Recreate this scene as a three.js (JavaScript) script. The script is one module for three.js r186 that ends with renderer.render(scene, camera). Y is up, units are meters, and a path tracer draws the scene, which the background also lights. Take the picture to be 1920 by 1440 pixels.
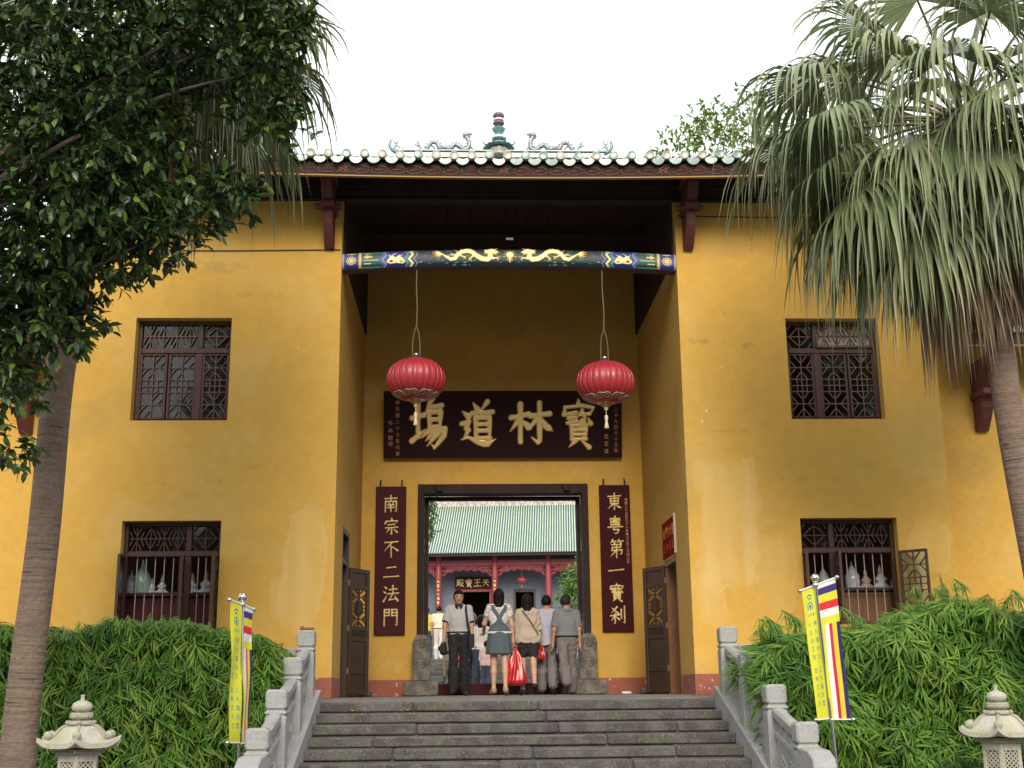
import * as THREE from 'three';
import { mergeGeometries, mergeVertices, toCreasedNormals } from 'three/addons/utils/BufferGeometryUtils.js';

// ---------- camera, sky, sun, exposure ----------
const scene = new THREE.Scene();
const EYE = new THREE.Vector3(-0.662, 0.078, 17.296), FOCAL = 2299.55;      // focal length in pixels of the 1920 x 1440 photograph
const YAW = 0.0389, PITCH = 0.2449, ROLL = -0.0106;
const camera = new THREE.PerspectiveCamera(2 * Math.atan(720 / FOCAL) * 180 / Math.PI, 4 / 3, 0.1, 600);
const FWD = new THREE.Vector3(Math.sin(YAW) * Math.cos(PITCH), Math.sin(PITCH), -Math.cos(YAW) * Math.cos(PITCH));
const RT0 = new THREE.Vector3(Math.cos(YAW), 0, Math.sin(YAW)), UP0 = new THREE.Vector3().crossVectors(RT0, FWD);
const RT = RT0.clone().multiplyScalar(Math.cos(ROLL)).addScaledVector(UP0, Math.sin(ROLL));
const UPV = UP0.clone().multiplyScalar(Math.cos(ROLL)).addScaledVector(RT0, -Math.sin(ROLL));
camera.position.copy(EYE);
camera.quaternion.setFromRotationMatrix(new THREE.Matrix4().makeBasis(RT, UPV, FWD.clone().negate()));
scene.add(camera);

const renderer = new THREE.WebGLRenderer({ antialias: true });
renderer.setSize(1024, 768);
renderer.toneMapping = THREE.LinearToneMapping;
renderer.toneMappingExposure = 2.25;
renderer.shadowMap.enabled = true;

const sky = (() => {                                   // bright overcast: brightest overhead, a little dimmer towards the horizon, the same all round
  const w = 64, h = 64, data = new Float32Array(w * h * 4);
  for (let y = 0; y < h; y++) {
    const e = ((y + 0.5) / h - 0.5) * Math.PI, s = Math.max(0, Math.sin(e));
    const k = e > 0 ? 0.82 * (0.66 + 0.34 * s) : 0.2;
    for (let x = 0; x < w; x++) { const o = (y * w + x) * 4; data[o] = k * 0.985; data[o + 1] = k * 1.0; data[o + 2] = k * 1.03; data[o + 3] = 1; }
  }
  const t = new THREE.DataTexture(data, w, h, THREE.RGBAFormat, THREE.FloatType);
  t.mapping = THREE.EquirectangularReflectionMapping; t.magFilter = THREE.LinearFilter; t.minFilter = THREE.LinearFilter; t.wrapS = THREE.RepeatWrapping; t.needsUpdate = true;
  return t;
})();
scene.background = sky; scene.environment = sky;

const sun = new THREE.DirectionalLight(0xfff1dc, 1.5);
sun.position.set(0.2, 15.3, 25); sun.target.position.set(0, 2, 0);
sun.castShadow = true; sun.shadow.radius = 48; sun.shadow.mapSize.set(4096, 4096);
Object.assign(sun.shadow.camera, { left: -30, right: 30, top: 30, bottom: -30, near: 1, far: 120 });
scene.add(sun, sun.target);

// ---------- helpers ----------
let seed = 20240611;
const rnd = () => { seed = (seed + 0x6d2b79f5) | 0; let t = Math.imul(seed ^ (seed >>> 15), 1 | seed); t = (t + Math.imul(t ^ (t >>> 7), 61 | t)) ^ t; return ((t ^ (t >>> 14)) >>> 0) / 4294967296; };
const reseed = (n) => { seed = n | 0; };
const rr = (a, b) => a + (b - a) * rnd();
const pick = (a) => a[Math.floor(rnd() * a.length)];
const V = (x, y, z) => new THREE.Vector3(x, y, z);
const lerp = (a, b, t) => a + (b - a) * t, clamp = (x, a, b) => Math.min(b, Math.max(a, x));
const sstep = (a, b, x) => { const t = clamp((x - a) / (b - a), 0, 1); return t * t * (3 - 2 * t); };
function rayOf(u, v) { return V(0, 0, 0).addScaledVector(RT, u - 960).addScaledVector(UPV, -(v - 720)).addScaledVector(FWD, FOCAL); }
const atZ = (u, v, z) => { const d = rayOf(u, v); return EYE.clone().addScaledVector(d, (z - EYE.z) / d.z); };      // where a photograph pixel meets the upright plane at z

const counts = {};
const numbered = (n) => { const k = (counts[n] = (counts[n] || 0) + 1); return k === 1 ? n : n + '_' + String(k - 1).padStart(3, '0'); };
function shade(o) { o.castShadow = true; o.receiveShadow = true; return o; }
function tag(o, label, category, group) { o.userData.label = label; o.userData.category = category; if (group) o.userData.group = group; return o; }
function thing(name, label, category, pos = [0, 0, 0], turn = 0, group) {
  const o = new THREE.Group(); o.name = numbered(name); o.position.set(...pos); o.rotation.y = turn; scene.add(o);
  return tag(o, label, category, group);
}
function part(name, geo, mat, parent, kind) {
  const m = shade(new THREE.Mesh(Array.isArray(geo) ? merge(geo) : geo, mat)); m.name = name; parent.add(m);
  if (kind) m.userData.kind = kind;
  return m;
}
function sub(name, parent, pos) { const g = new THREE.Group(); g.name = name; if (pos) g.position.set(...pos); parent.add(g); return g; }
function solo(name, geo, mat, label, category, group) {
  const m = shade(new THREE.Mesh(Array.isArray(geo) ? merge(geo) : geo, mat)); m.name = numbered(name); scene.add(m);
  return tag(m, label, category, group);
}
function structure(name, geo, mat) {
  const m = geo ? shade(new THREE.Mesh(Array.isArray(geo) ? merge(geo) : geo, mat)) : new THREE.Group();
  m.name = name; m.userData.kind = 'structure'; scene.add(m); return m;
}
function clean(g) {
  let h = g.index ? g.toNonIndexed() : g;
  for (const k of Object.keys(h.attributes)) if (!['position', 'normal', 'uv'].includes(k)) h.deleteAttribute(k);
  if (!h.attributes.normal) h.computeVertexNormals();
  if (!h.attributes.uv) h.setAttribute('uv', new THREE.BufferAttribute(new Float32Array(h.attributes.position.count * 2), 2));
  h.morphAttributes = {}; return h;
}
function merge(list) { return list.length === 1 ? list[0] : mergeGeometries(list.map(clean), false); }
// texture coordinates in metres, projected along the main axis of each face
function uvm(g, s = 1, ox = 0, oy = 0) {
  const h = clean(g), p = h.attributes.position, uv = h.attributes.uv, a = V(), b = V(), c = V(), n = V();
  for (let i = 0; i < p.count; i += 3) {
    a.fromBufferAttribute(p, i); b.fromBufferAttribute(p, i + 1); c.fromBufferAttribute(p, i + 2);
    n.crossVectors(b.clone().sub(a), c.clone().sub(a)); const X = Math.abs(n.x), Y = Math.abs(n.y), Z = Math.abs(n.z);
    [a, b, c].forEach((q, j) => { const [u, v] = Z >= X && Z >= Y ? [q.x, q.y] : X >= Y ? [q.z, q.y] : [q.x, q.z]; uv.setXY(i + j, u * s + ox, v * s + oy); });
  }
  return h;
}
// a box from its two corners, with narrow chamfers where bev > 0
function box(x0, x1, y0, y1, z0, z1, bev = 0) {
  const w = x1 - x0, h = y1 - y0, d = z1 - z0, cx = (x0 + x1) / 2, cy = (y0 + y1) / 2, cz = (z0 + z1) / 2;
  if (!bev) return uvm(new THREE.BoxGeometry(w, h, d).translate(cx, cy, cz), 1);
  const b = Math.min(bev, w / 3, h / 3, d / 3), s = new THREE.Shape([[-w / 2 + b, -h / 2], [w / 2 - b, -h / 2], [w / 2, -h / 2 + b], [w / 2, h / 2 - b], [w / 2 - b, h / 2], [-w / 2 + b, h / 2], [-w / 2, h / 2 - b], [-w / 2, -h / 2 + b]].map(([x, y]) => new THREE.Vector2(x * (w - 2 * b) / w, y * (h - 2 * b) / h)));
  const g = new THREE.ExtrudeGeometry(s, { depth: d - 2 * b, bevelEnabled: true, bevelThickness: b, bevelSize: b, bevelSegments: 1, steps: 1 });
  return uvm(g.translate(cx, cy, cz - d / 2 + b), 1);
}
const poly = (pts, depth, bev = 0) => {
  const s = new THREE.Shape(pts.map(([x, y]) => new THREE.Vector2(x, y)));
  return clean(new THREE.ExtrudeGeometry(s, { depth, bevelEnabled: bev > 0, bevelThickness: bev, bevelSize: bev, bevelSegments: 1, curveSegments: 6 }));
};
const lathe = (pts, seg = 24) => clean(new THREE.LatheGeometry(pts.map(([x, y]) => new THREE.Vector2(x, y)), seg));
const bar = (a, b, r, seg = 6) => {
  const d = b.clone().sub(a), L = d.length(), g = new THREE.CylinderGeometry(r, r, L, seg);
  g.applyQuaternion(new THREE.Quaternion().setFromUnitVectors(V(0, 1, 0), d.normalize())); const m = a.clone().add(b).multiplyScalar(0.5);
  return clean(g.translate(m.x, m.y, m.z));
};
const tube = (pts, r, seg = 24, rad = 6) => clean(new THREE.TubeGeometry(new THREE.CatmullRomCurve3(pts), seg, r, rad));
// a tube whose radius changes along its path
function taper(pts, rad, rs = 8, rings = 24) {
  const c = new THREE.CatmullRomCurve3(pts), fr = c.computeFrenetFrames(rings, false), pos = [], uv = [], idx = []; let len = 0, last = null;
  for (let i = 0; i <= rings; i++) {
    const t = i / rings, p = c.getPoint(t), r = rad(t); if (last) len += p.distanceTo(last); last = p;
    for (let j = 0; j <= rs; j++) { const a = j / rs * Math.PI * 2, q = p.clone().addScaledVector(fr.normals[i], Math.cos(a) * r).addScaledVector(fr.binormals[i], Math.sin(a) * r); pos.push(q.x, q.y, q.z); uv.push(j / rs * Math.max(1, Math.round(6.28 * rad(0.5))), len); }
  }
  for (let i = 0; i < rings; i++) for (let j = 0; j < rs; j++) { const a = i * (rs + 1) + j, b = a + rs + 1; idx.push(a, a + 1, b, b, a + 1, b + 1); }
  const g = new THREE.BufferGeometry(); g.setAttribute('position', new THREE.Float32BufferAttribute(pos, 3)); g.setAttribute('uv', new THREE.Float32BufferAttribute(uv, 2)); g.setIndex(idx); g.computeVertexNormals();
  return clean(g);
}
// the surface where a distance field is zero (surface nets), smooth normals
function meshSDF(f, [x0, y0, z0], [x1, y1, z1], c) {
  const nx = Math.ceil((x1 - x0) / c) + 1, ny = Math.ceil((y1 - y0) / c) + 1, nz = Math.ceil((z1 - z0) / c) + 1, F = new Float32Array(nx * ny * nz);
  for (let k = 0, o = 0; k < nz; k++) for (let j = 0; j < ny; j++) for (let i = 0; i < nx; i++, o++) F[o] = f(x0 + i * c, y0 + j * c, z0 + k * c);
  const id = new Int32Array(nx * ny * nz).fill(-1), pos = [], idx = [], sx = 1, sy = nx, sz = nx * ny;
  const C = [0, sx, sy, sx + sy, sz, sx + sz, sy + sz, sx + sy + sz], E = [[0, 1], [2, 3], [4, 5], [6, 7], [0, 2], [1, 3], [4, 6], [5, 7], [0, 4], [1, 5], [2, 6], [3, 7]];
  for (let k = 0; k < nz - 1; k++) for (let j = 0; j < ny - 1; j++) for (let i = 0; i < nx - 1; i++) {
    const o = i + j * sy + k * sz; let m = 0; for (let q = 0; q < 8; q++) if (F[o + C[q]] < 0) m |= 1 << q;
    if (m === 0 || m === 255) continue;
    let px = 0, py = 0, pz = 0, n = 0;
    for (const [a, b] of E) { if (((m >> a) & 1) === ((m >> b) & 1)) continue; const fa = F[o + C[a]], fb = F[o + C[b]], t = fa / (fa - fb); px += (a & 1) + t * ((b & 1) - (a & 1)); py += ((a >> 1) & 1) + t * (((b >> 1) & 1) - ((a >> 1) & 1)); pz += (a >> 2) + t * ((b >> 2) - (a >> 2)); n++; }
    id[o] = pos.length / 3; pos.push(x0 + (i + px / n) * c, y0 + (j + py / n) * c, z0 + (k + pz / n) * c);
  }
  const quad = (a, b, cc, d, flip) => { if (a < 0 || b < 0 || cc < 0 || d < 0) return; if (flip) idx.push(a, cc, b, a, d, cc); else idx.push(a, b, cc, a, cc, d); };
  for (let k = 1; k < nz - 1; k++) for (let j = 1; j < ny - 1; j++) for (let i = 1; i < nx - 1; i++) {
    const o = i + j * sy + k * sz, a = F[o] < 0;
    if (a !== (F[o + sx] < 0)) quad(id[o - sy - sz], id[o - sz], id[o], id[o - sy], !a);
    if (a !== (F[o + sy] < 0)) quad(id[o - sx - sz], id[o - sx], id[o], id[o - sz], !a);
    if (a !== (F[o + sz] < 0)) quad(id[o - sx - sy], id[o - sy], id[o], id[o - sx], !a);
  }
  const g = new THREE.BufferGeometry(); g.setAttribute('position', new THREE.Float32BufferAttribute(pos, 3)); g.setIndex(idx); g.computeVertexNormals();
  g.setAttribute('uv', new THREE.BufferAttribute(new Float32Array(pos.length / 3 * 2), 2));
  const P = g.attributes.position, U = g.attributes.uv; for (let i = 0; i < P.count; i++) U.setXY(i, P.getX(i) + P.getZ(i) * 0.7, P.getY(i));
  return g;
}
// distance to a round-ended bar whose radius goes from ra to rb
function cone3(px, py, pz, a, b, ra, rb) {
  const bx = b[0] - a[0], by = b[1] - a[1], bz = b[2] - a[2], qx = px - a[0], qy = py - a[1], qz = pz - a[2];
  const t = clamp((qx * bx + qy * by + qz * bz) / (bx * bx + by * by + bz * bz + 1e-9), 0, 1), dx = qx - bx * t, dy = qy - by * t, dz = qz - bz * t;
  return Math.sqrt(dx * dx + dy * dy + dz * dz) - (ra + (rb - ra) * t);
}
const smin = (a, b, k) => { const h = Math.max(k - Math.abs(a - b), 0) / k; return Math.min(a, b) - h * h * k * 0.25; };

// ---------- tiling noise and textures ----------
const hash2 = (x, y, s) => { let h = Math.imul(x, 374761393) ^ Math.imul(y, 668265263) ^ Math.imul(s, 2147483647 - 1013); h = Math.imul(h ^ (h >>> 13), 1274126177); return ((h ^ (h >>> 16)) >>> 0) / 4294967296; };
function vn(x, y, p, s) { const xi = Math.floor(x), yi = Math.floor(y), fx = x - xi, fy = y - yi, u = fx * fx * (3 - 2 * fx), v = fy * fy * (3 - 2 * fy), m = (k, q) => ((k % q) + q) % q; const a = hash2(m(xi, p), m(yi, p), s), b = hash2(m(xi + 1, p), m(yi, p), s), c = hash2(m(xi, p), m(yi + 1, p), s), d = hash2(m(xi + 1, p), m(yi + 1, p), s); return lerp(lerp(a, b, u), lerp(c, d, u), v); }
function fbm(u, v, p, oct, s) { let a = 0, k = 0.5, t = 0; for (let i = 0; i < oct; i++) { a += k * vn(u * p, v * p, p, s + i * 17); t += k; k *= 0.5; p *= 2; } return a / t; }
function dataTex(n, fn, srgb = true, rep = 1, m = n) {
  const d = new Uint8Array(n * m * 4);
  for (let y = 0; y < m; y++) for (let x = 0; x < n; x++) { const c = fn((x + 0.5) / n, (y + 0.5) / m), o = (y * n + x) * 4; for (let k = 0; k < 3; k++) { let q = Array.isArray(c) ? c[k] : c; if (srgb) q = q <= 0.0031308 ? q * 12.92 : 1.055 * Math.pow(Math.max(q, 0), 1 / 2.4) - 0.055; d[o + k] = clamp(Math.round(q * 255), 0, 255); } d[o + 3] = 255; }
  const t = new THREE.DataTexture(d, n, m, THREE.RGBAFormat); t.magFilter = THREE.LinearFilter; t.minFilter = THREE.LinearMipmapLinearFilter; t.generateMipmaps = true; t.wrapS = t.wrapT = THREE.RepeatWrapping; t.repeat.set(rep, rep); if (srgb) t.colorSpace = THREE.SRGBColorSpace; t.needsUpdate = true; return t;
}
const mixc = (a, b, t) => [lerp(a[0], b[0], t), lerp(a[1], b[1], t), lerp(a[2], b[2], t)], mulc = (a, k) => [a[0] * k, a[1] * k, a[2] * k];
function canvasTex(w, h, draw, rep) { const c = document.createElement('canvas'); c.width = w; c.height = h; draw(c.getContext('2d'), w, h); const t = new THREE.CanvasTexture(c); t.colorSpace = THREE.SRGBColorSpace; t.magFilter = THREE.LinearFilter; if (rep) t.wrapS = t.wrapT = THREE.RepeatWrapping; return t; }
const mat = (o) => { const { rgb, ...r } = o, m = new THREE.MeshStandardMaterial({ roughness: 0.8, metalness: 0, ...r }); if (rgb) m.color.setRGB(...rgb); return m; };
const pmat = (o) => { const { rgb, ...r } = o, m = new THREE.MeshPhysicalMaterial({ roughness: 0.8, metalness: 0, ...r }); if (rgb) m.color.setRGB(...rgb); return m; };

const M = {};
{
  // yellow limewash: grain, soft blotches and brush drift
  const YEL = [0.60, 0.355, 0.068], PALE = [0.60, 0.40, 0.125], DIRT = [0.33, 0.23, 0.09];
  const plast = (u, v, s) => { const a = fbm(u, v, 5, 5, 11 + s), b = fbm(u, v, 40, 3, 71 + s), c = fbm(u * 1, v * 1, 3, 4, 5 + s); let k = mixc(YEL, PALE, sstep(0.5, 0.75, a) * 0.5); k = mixc(k, DIRT, sstep(0.62, 0.8, c) * 0.30); return mulc(k, 0.93 + 0.14 * b); };
  M.plasterTex = dataTex(512, (u, v) => plast(u, v, 0), true, 0.3);
  M.plasterBump = dataTex(256, (u, v) => fbm(u, v, 24, 4, 3), false, 0.8);
  M.plaster = mat({ map: M.plasterTex, bumpMap: M.plasterBump, bumpScale: 0.004, roughness: 0.92 });
  // the street front, one map per side: repainted paler patches by the corner, long smudges, chips; u runs over 3.8 m, v over 8 m
  const front = (mirror, patches, smudges, chips) => {
    return dataTex(512, (u, v) => {
      const X = (mirror ? 2.5 + u * 3.8 : -6.3 + u * 3.8), Y = v * 8;
      let k = plast(u * 0.9, v * 2 % 1, mirror ? 40 : 0); const wob = fbm(u, v, 12, 4, 9) - 0.5, wob2 = fbm(u, v, 30, 3, 19) - 0.5;
      for (const [x0, x1, y0, y1, s] of patches) { const e = Math.min(X - x0, x1 - X, Y - y0, y1 - Y) + wob * 0.42 + wob2 * 0.1; const br = fbm(u * 1.0, v * 0.25, 26, 3, 77); k = mixc(k, [0.66, 0.46, 0.17], sstep(-0.02, 0.16, e) * s * clamp(0.15 + 1.1 * br, 0, 1)); k = mixc(k, [0.68, 0.52, 0.24], s * 0.5 * sstep(0.055, 0.0, Math.abs(e - 0.03)) * sstep(0.45, 0.7, fbm(u, v, 18, 3, 58))); }
      for (const [x, y, w, h, s] of smudges) { const d = ((X - x) / w) ** 2 + ((Y - y) / h) ** 2; k = mixc(k, [0.27, 0.2, 0.1], clamp(1 - d + wob * 2.6 + wob2 * 2, 0, 1) * s * sstep(0.35, 0.7, fbm(u, v, 44, 3, 31))); }
      for (const [x, y, r] of chips) if ((X - x) ** 2 + (Y - y) ** 2 < r * r * (1 + wob * 2)) k = [0.75, 0.72, 0.66];
      return k;
    }, true, 1, 1024);
  };
  const FL = front(false, [[-3.25, -2.66, 0.85, 2.6, 0.75], [-3.4, -3.0, 1.0, 1.7, 0.5]], [[-4.4, 6.2, 0.6, 0.1, 0.4], [-3.6, 5.75, 0.5, 0.06, 0.3], [-4.1, 3.0, 0.3, 0.06, 0.3], [-3.3, 3.2, 0.5, 0.05, 0.2], [-5.2, 2.95, 0.4, 0.05, 0.25]], [[-3.1, 4.95, 0.012]]);
  const FR = front(true, [[2.62, 3.45, 1.45, 3.25, 0.85], [3.3, 3.95, 1.1, 2.2, 0.6], [2.55, 2.95, 0.9, 1.8, 0.5], [5.6, 6.2, 1.7, 2.3, 0.5]], [[3.5, 4.98, 0.22, 0.06, 0.55], [2.9, 5.05, 0.35, 0.05, 0.45], [4.2, 4.8, 0.45, 0.05, 0.35], [3.1, 5.5, 0.35, 0.07, 0.35], [3.2, 3.7, 0.4, 0.04, 0.3], [4.4, 3.0, 0.5, 0.05, 0.25], [5.1, 3.2, 0.5, 0.06, 0.25]], [[3.1, 4.66, 0.014], [2.84, 4.0, 0.013], [2.77, 3.85, 0.013], [2.68, 0.12, 0.02], [2.8, 0.2, 0.02]]);
  M.frontL = mat({ map: FL, bumpMap: M.plasterBump, bumpScale: 0.004, roughness: 0.92 });
  M.frontR = mat({ map: FR, bumpMap: M.plasterBump, bumpScale: 0.004, roughness: 0.92 });
  M.band = mat({ map: dataTex(256, (u, v) => { const a = fbm(u, v, 6, 5, 2), b = fbm(u, v, 34, 3, 8); let k = mixc([0.30, 0.085, 0.055], [0.36, 0.13, 0.09], a); if (b > 0.80) k = [0.6, 0.52, 0.46]; return mulc(k, 0.85 + 0.3 * b); }, true, 0.7), roughness: 0.9 });
  // stones
  const grain = (u, v, s) => [fbm(u, v, 6, 5, s), fbm(u, v, 64, 2, s + 5), fbm(u, v, 128, 1, s + 9)];
  M.graniteTex = dataTex(512, (u, v) => { const [a, b, c] = grain(u, v, 4); let k = mixc([0.29, 0.295, 0.305], [0.39, 0.39, 0.385], a); k = mixc(k, [0.27, 0.28, 0.19], sstep(0.58, 0.78, fbm(u, v, 4, 4, 91)) * 0.6); return mulc(k, 0.8 + 0.25 * b + 0.18 * c); }, true, 0.8);
  M.graniteBump = dataTex(256, (u, v) => 0.6 * fbm(u, v, 48, 2, 6) + 0.4 * fbm(u, v, 8, 3, 2), false, 1.2);
  M.granite = mat({ map: M.graniteTex, bumpMap: M.graniteBump, bumpScale: 0.004, roughness: 0.75 });
  const stepTex = (s) => dataTex(512, (u, v) => { const [a, b, c] = grain(u, v, s); let k = mixc([0.074, 0.066, 0.070], [0.125, 0.117, 0.112], sstep(0.3, 0.7, a)); k = mixc(k, [0.11, 0.125, 0.07], sstep(0.58, 0.75, fbm(u, v, 5, 4, s + 33)) * 0.5); k = mixc(k, [0.34, 0.32, 0.28], sstep(0.66, 0.8, b) * 0.3); return mulc(k, 0.7 + 0.45 * c); }, true, 0.9);
  M.stepBump = dataTex(256, (u, v) => 0.5 * fbm(u, v, 40, 3, 16) + 0.5 * fbm(u, v, 10, 3, 12), false, 1.5);
  M.step = [21, 57, 83].map((s) => mat({ map: stepTex(s), bumpMap: M.stepBump, bumpScale: 0.012, roughness: 0.88 }));
  M.oldStone = mat({ map: dataTex(512, (u, v) => { const [a, b, c] = grain(u, v, 44); let k = mixc([0.10, 0.09, 0.08], [0.21, 0.19, 0.165], sstep(0.3, 0.75, a)); return mulc(k, 0.7 + 0.4 * b + 0.2 * c); }, true, 1.5), bumpMap: M.stepBump, bumpScale: 0.01, roughness: 0.85 });
  M.lanternStone = mat({ map: dataTex(512, (u, v) => { const [a, b, c] = grain(u, v, 63); let k = mixc([0.36, 0.34, 0.29], [0.50, 0.48, 0.42], a); k = mixc(k, [0.33, 0.35, 0.17], sstep(0.42, 0.7, fbm(u, v, 5, 5, 27)) * 0.8); return mulc(k, 0.8 + 0.25 * b + 0.15 * c); }, true, 1.3), bumpMap: M.graniteBump, bumpScale: 0.006, roughness: 0.9 });
  M.paving = mat({ map: dataTex(512, (u, v) => { const [a, b, c] = grain(u, v, 101); return mulc(mixc([0.13, 0.125, 0.12], [0.21, 0.205, 0.195], a), 0.8 + 0.2 * b + 0.2 * c); }, true, 0.5), bumpMap: M.stepBump, bumpScale: 0.004, roughness: 0.8 });
  M.soil = mat({ map: dataTex(256, (u, v) => mulc([0.11, 0.085, 0.055], 0.6 + 0.8 * fbm(u, v, 16, 4, 3)), true, 0.7), roughness: 1 });
  // wood: grain drawn along the second texture axis
  const wood = (a, b, s, rep = 1) => dataTex(256, (u, v) => { const w = fbm(u, v * 0.125, 32, 3, s), f = fbm(u, v, 4, 3, s + 3); return mulc(mixc(a, b, w), 0.8 + 0.4 * f); }, true, rep);
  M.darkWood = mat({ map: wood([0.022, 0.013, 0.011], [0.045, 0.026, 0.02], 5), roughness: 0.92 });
  M.frameWood = mat({ map: wood([0.045, 0.017, 0.012], [0.08, 0.031, 0.02], 15), roughness: 0.55 });
  M.doorWood = mat({ map: wood([0.035, 0.019, 0.011], [0.07, 0.038, 0.022], 25), roughness: 0.5 });
  M.warmWood = mat({ map: wood([0.17, 0.07, 0.025], [0.26, 0.115, 0.045], 35), roughness: 0.55 });
  M.redWood = mat({ map: wood([0.09, 0.022, 0.022], [0.14, 0.04, 0.036], 45), roughness: 0.65 });
  M.latticeWood = mat({ map: wood([0.10, 0.055, 0.035], [0.16, 0.09, 0.058], 55), roughness: 0.65 });
  M.plaque = pmat({ map: wood([0.030, 0.011, 0.013], [0.042, 0.016, 0.017], 65), roughness: 0.75, specularIntensity: 0.35 });
  M.board = pmat({ map: wood([0.050, 0.011, 0.015], [0.07, 0.017, 0.021], 75), roughness: 0.75, specularIntensity: 0.35 });
  M.gold = mat({ rgb: [0.86, 0.65, 0.27], metalness: 0.4, roughness: 0.36 });
  M.goldPaint = mat({ rgb: [0.80, 0.63, 0.28], metalness: 0.2, roughness: 0.45 });
  M.goldDull = mat({ rgb: [0.30, 0.18, 0.07], metalness: 0.3, roughness: 0.6 });
  M.carve = mat({ rgb: [0.15, 0.045, 0.025], roughness: 0.7 });
  M.iron = mat({ rgb: [0.05, 0.045, 0.04], metalness: 0.6, roughness: 0.55 });
  M.steel = mat({ rgb: [0.62, 0.62, 0.62], metalness: 1, roughness: 0.16 });
  M.barMetal = mat({ rgb: [0.42, 0.39, 0.36], metalness: 0.3, roughness: 0.5 });
  M.glass = pmat({ rgb: [0.75, 0.82, 0.80], transmission: 1, roughness: 0.06, thickness: 0, ior: 1.5 });
  M.glaze = pmat({ map: dataTex(256, (u, v) => mixc([0.12, 0.235, 0.195], [0.25, 0.335, 0.29], sstep(0.25, 0.75, fbm(u, v, 10, 4, 2))), true, 1.7), roughness: 0.3, clearcoat: 0.6, clearcoatRoughness: 0.2 });
  M.glazePale = pmat({ map: dataTex(256, (u, v) => mixc([0.25, 0.25, 0.20], [0.36, 0.355, 0.29], fbm(u, v, 14, 4, 9)), true, 1.3), roughness: 0.35, clearcoat: 0.5, clearcoatRoughness: 0.25 });
  M.porcelainBlue = pmat({ map: dataTex(128, (u, v) => mixc([0.14, 0.155, 0.18], [0.29, 0.31, 0.34], fbm(u, v, 12, 3, 7)), true, 2), roughness: 0.3, clearcoat: 0.5 });
  M.teal = pmat({ rgb: [0.10, 0.22, 0.235], roughness: 0.3, clearcoat: 0.5 });
  M.purple = pmat({ rgb: [0.17, 0.08, 0.115], roughness: 0.3, clearcoat: 0.5 });
  M.porcelain = pmat({ rgb: [0.66, 0.68, 0.70], roughness: 0.2, clearcoat: 1, clearcoatRoughness: 0.05 });
  M.porcelainGreen = pmat({ rgb: [0.42, 0.58, 0.52], roughness: 0.2, clearcoat: 1, clearcoatRoughness: 0.05 });
  M.rope = mat({ rgb: [0.15, 0.11, 0.07], roughness: 0.9 });
  M.cable = mat({ rgb: [0.04, 0.035, 0.03], roughness: 0.7 });
  M.white = mat({ rgb: [0.72, 0.72, 0.70], roughness: 0.6 });
}
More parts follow.
